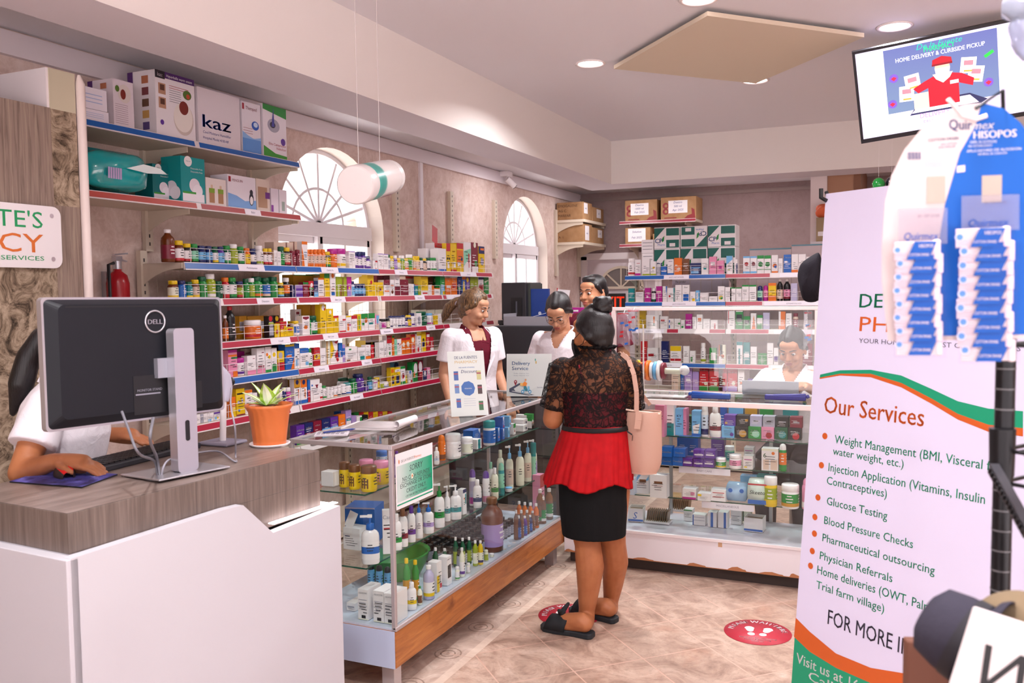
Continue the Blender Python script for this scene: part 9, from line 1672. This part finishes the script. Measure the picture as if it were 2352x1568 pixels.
FL = Flesh(); FL.loft([ring(1291, 1438, 1228, .130, .01), ring(1284, 1441, 1160, .140, .01), ring(1282, 1441, 1100, .140), ring(1290, 1440, 1050, .13)], yaw=yawc); SKT = NT('black_knit'); SKT.bump(SKT.noise(SKT.obj(), 150, 2), .2, .003); SKT = SKT.base('#121214', .85, .2); fin(FL, 'black_skirt', cus, SKT, .007, 2)
tag(cus, 'customer with black bun, black lace top, red peplum and black skirt, standing at the case', 'person')
# her beige tote, hung from the right shoulder
BG = NT('beige_leather'); BG.bump(BG.noise(BG.obj(), 9, 4, .6), .25, .01); BG = BG.base('#c79e8c', .5, .4)
tg = empty('tote_bag', pl(1478, 1075, .0)); Tb = Matrix.Translation(-tg.location)
bag = MB(); lv = []
for y, x0, x1, th_ in ((942, 1436, 1518, .052), (975, 1438, 1518, .064), (1030, 1441, 1519, .074), (1068, 1444, 1518, .074), (1084, 1450, 1506, .06)):
    a, b = pl(x0, y, -.02), pl(x1, y, -.02); lv.append([a - NV_ * th_ * .5, (a + b) / 2 - NV_ * th_ * 1.15, b - NV_ * th_ * .75, b + RX * .005, b + NV_ * th_ * .6, (a + b) / 2 + NV_ * th_, a + NV_ * th_ * .7, a - RX * .005])
vs = [Tb @ p for r in lv for p in r]; bag.add(vs, [(i * 8 + k, (i + 1) * 8 + k, (i + 1) * 8 + (k + 1) % 8, i * 8 + (k + 1) % 8) for i in range(4) for k in range(8)] + [tuple(range(32, 40))], BG, True); o = bag.build('bag_body', tg); q = o.modifiers.new('t', 'SOLIDIFY'); q.thickness = .005; q = o.modifiers.new('s', 'SUBSURF'); q.levels = q.render_levels = 2
def strapb(nm, px, w=.022):
    m = MB(); P = [pl(x, y, o_) for x, y, o_ in px]
    for a, b in zip(P, P[1:]): m.bar(Tb @ a, Tb @ b, w, .005, BG, up=tuple(NV_))
    return m.build(nm, tg, bevel=.001)
strapb('strap', [(1462, 945, -.09), (1462, 900, -.088), (1456, 860, -.075), (1444, 826, -.05), (1428, 812, -.01), (1420, 815, .04)]); strapb('strap', [(1493, 930, .03), (1474, 905, .0), (1466, 870, -.01), (1452, 835, .0), (1436, 815, .02)], .018); strapb('tag_strap', [(1467, 945, -.095), (1466, 965, -.098), (1463, 985, -.098)], .03)
m = MB(); a = [pl(1440, 990, -.085), pl(1452, 998, -.092)]; m.bar(Tb @ a[0], Tb @ a[1], .004, .006, BLK); m.bar(Tb @ pl(1453, 999, -.095), Tb @ pl(1452, 1012, -.097), .006, .003, M('#5a3a32', .4, .4)); m.build('zip', tg)
m = MB(); m.tube([Tb @ pl(x, y, -.055) for x, y in ((1437, 940), (1460, 944), (1490, 947), (1516, 951))], .005, M('#e2c4b2', .5), 6); m.build('rim_piping', tg); tag(tg, "beige leather tote bag hanging from the customer's shoulder", 'bag')
# ================================================================== the packs' labels: each says which one
ORD = 'first second third fourth fifth sixth seventh eighth ninth tenth eleventh twelfth thirteenth fourteenth fifteenth sixteenth seventeenth eighteenth nineteenth twentieth'.split()
by = {}
for r_ in REG: by.setdefault((r_[1], r_[2]), []).append(r_)
for (desc, where), L_ in by.items():
    L_.sort(key=lambda q: q[4])
    for i, (o, _, _, cat, _, grp) in enumerate(L_):
        if len(L_) == 1: lab = '%s %s' % (desc, where)
        elif i == len(L_) - 1 and len(L_) > 1: lab = '%s, last such %s' % (desc, where)
        else: lab = '%s, %s from left %s' % (desc, ORD[i] if i < 20 else str(i + 1) + 'th', where)
        tag(o, lab, cat, grp)
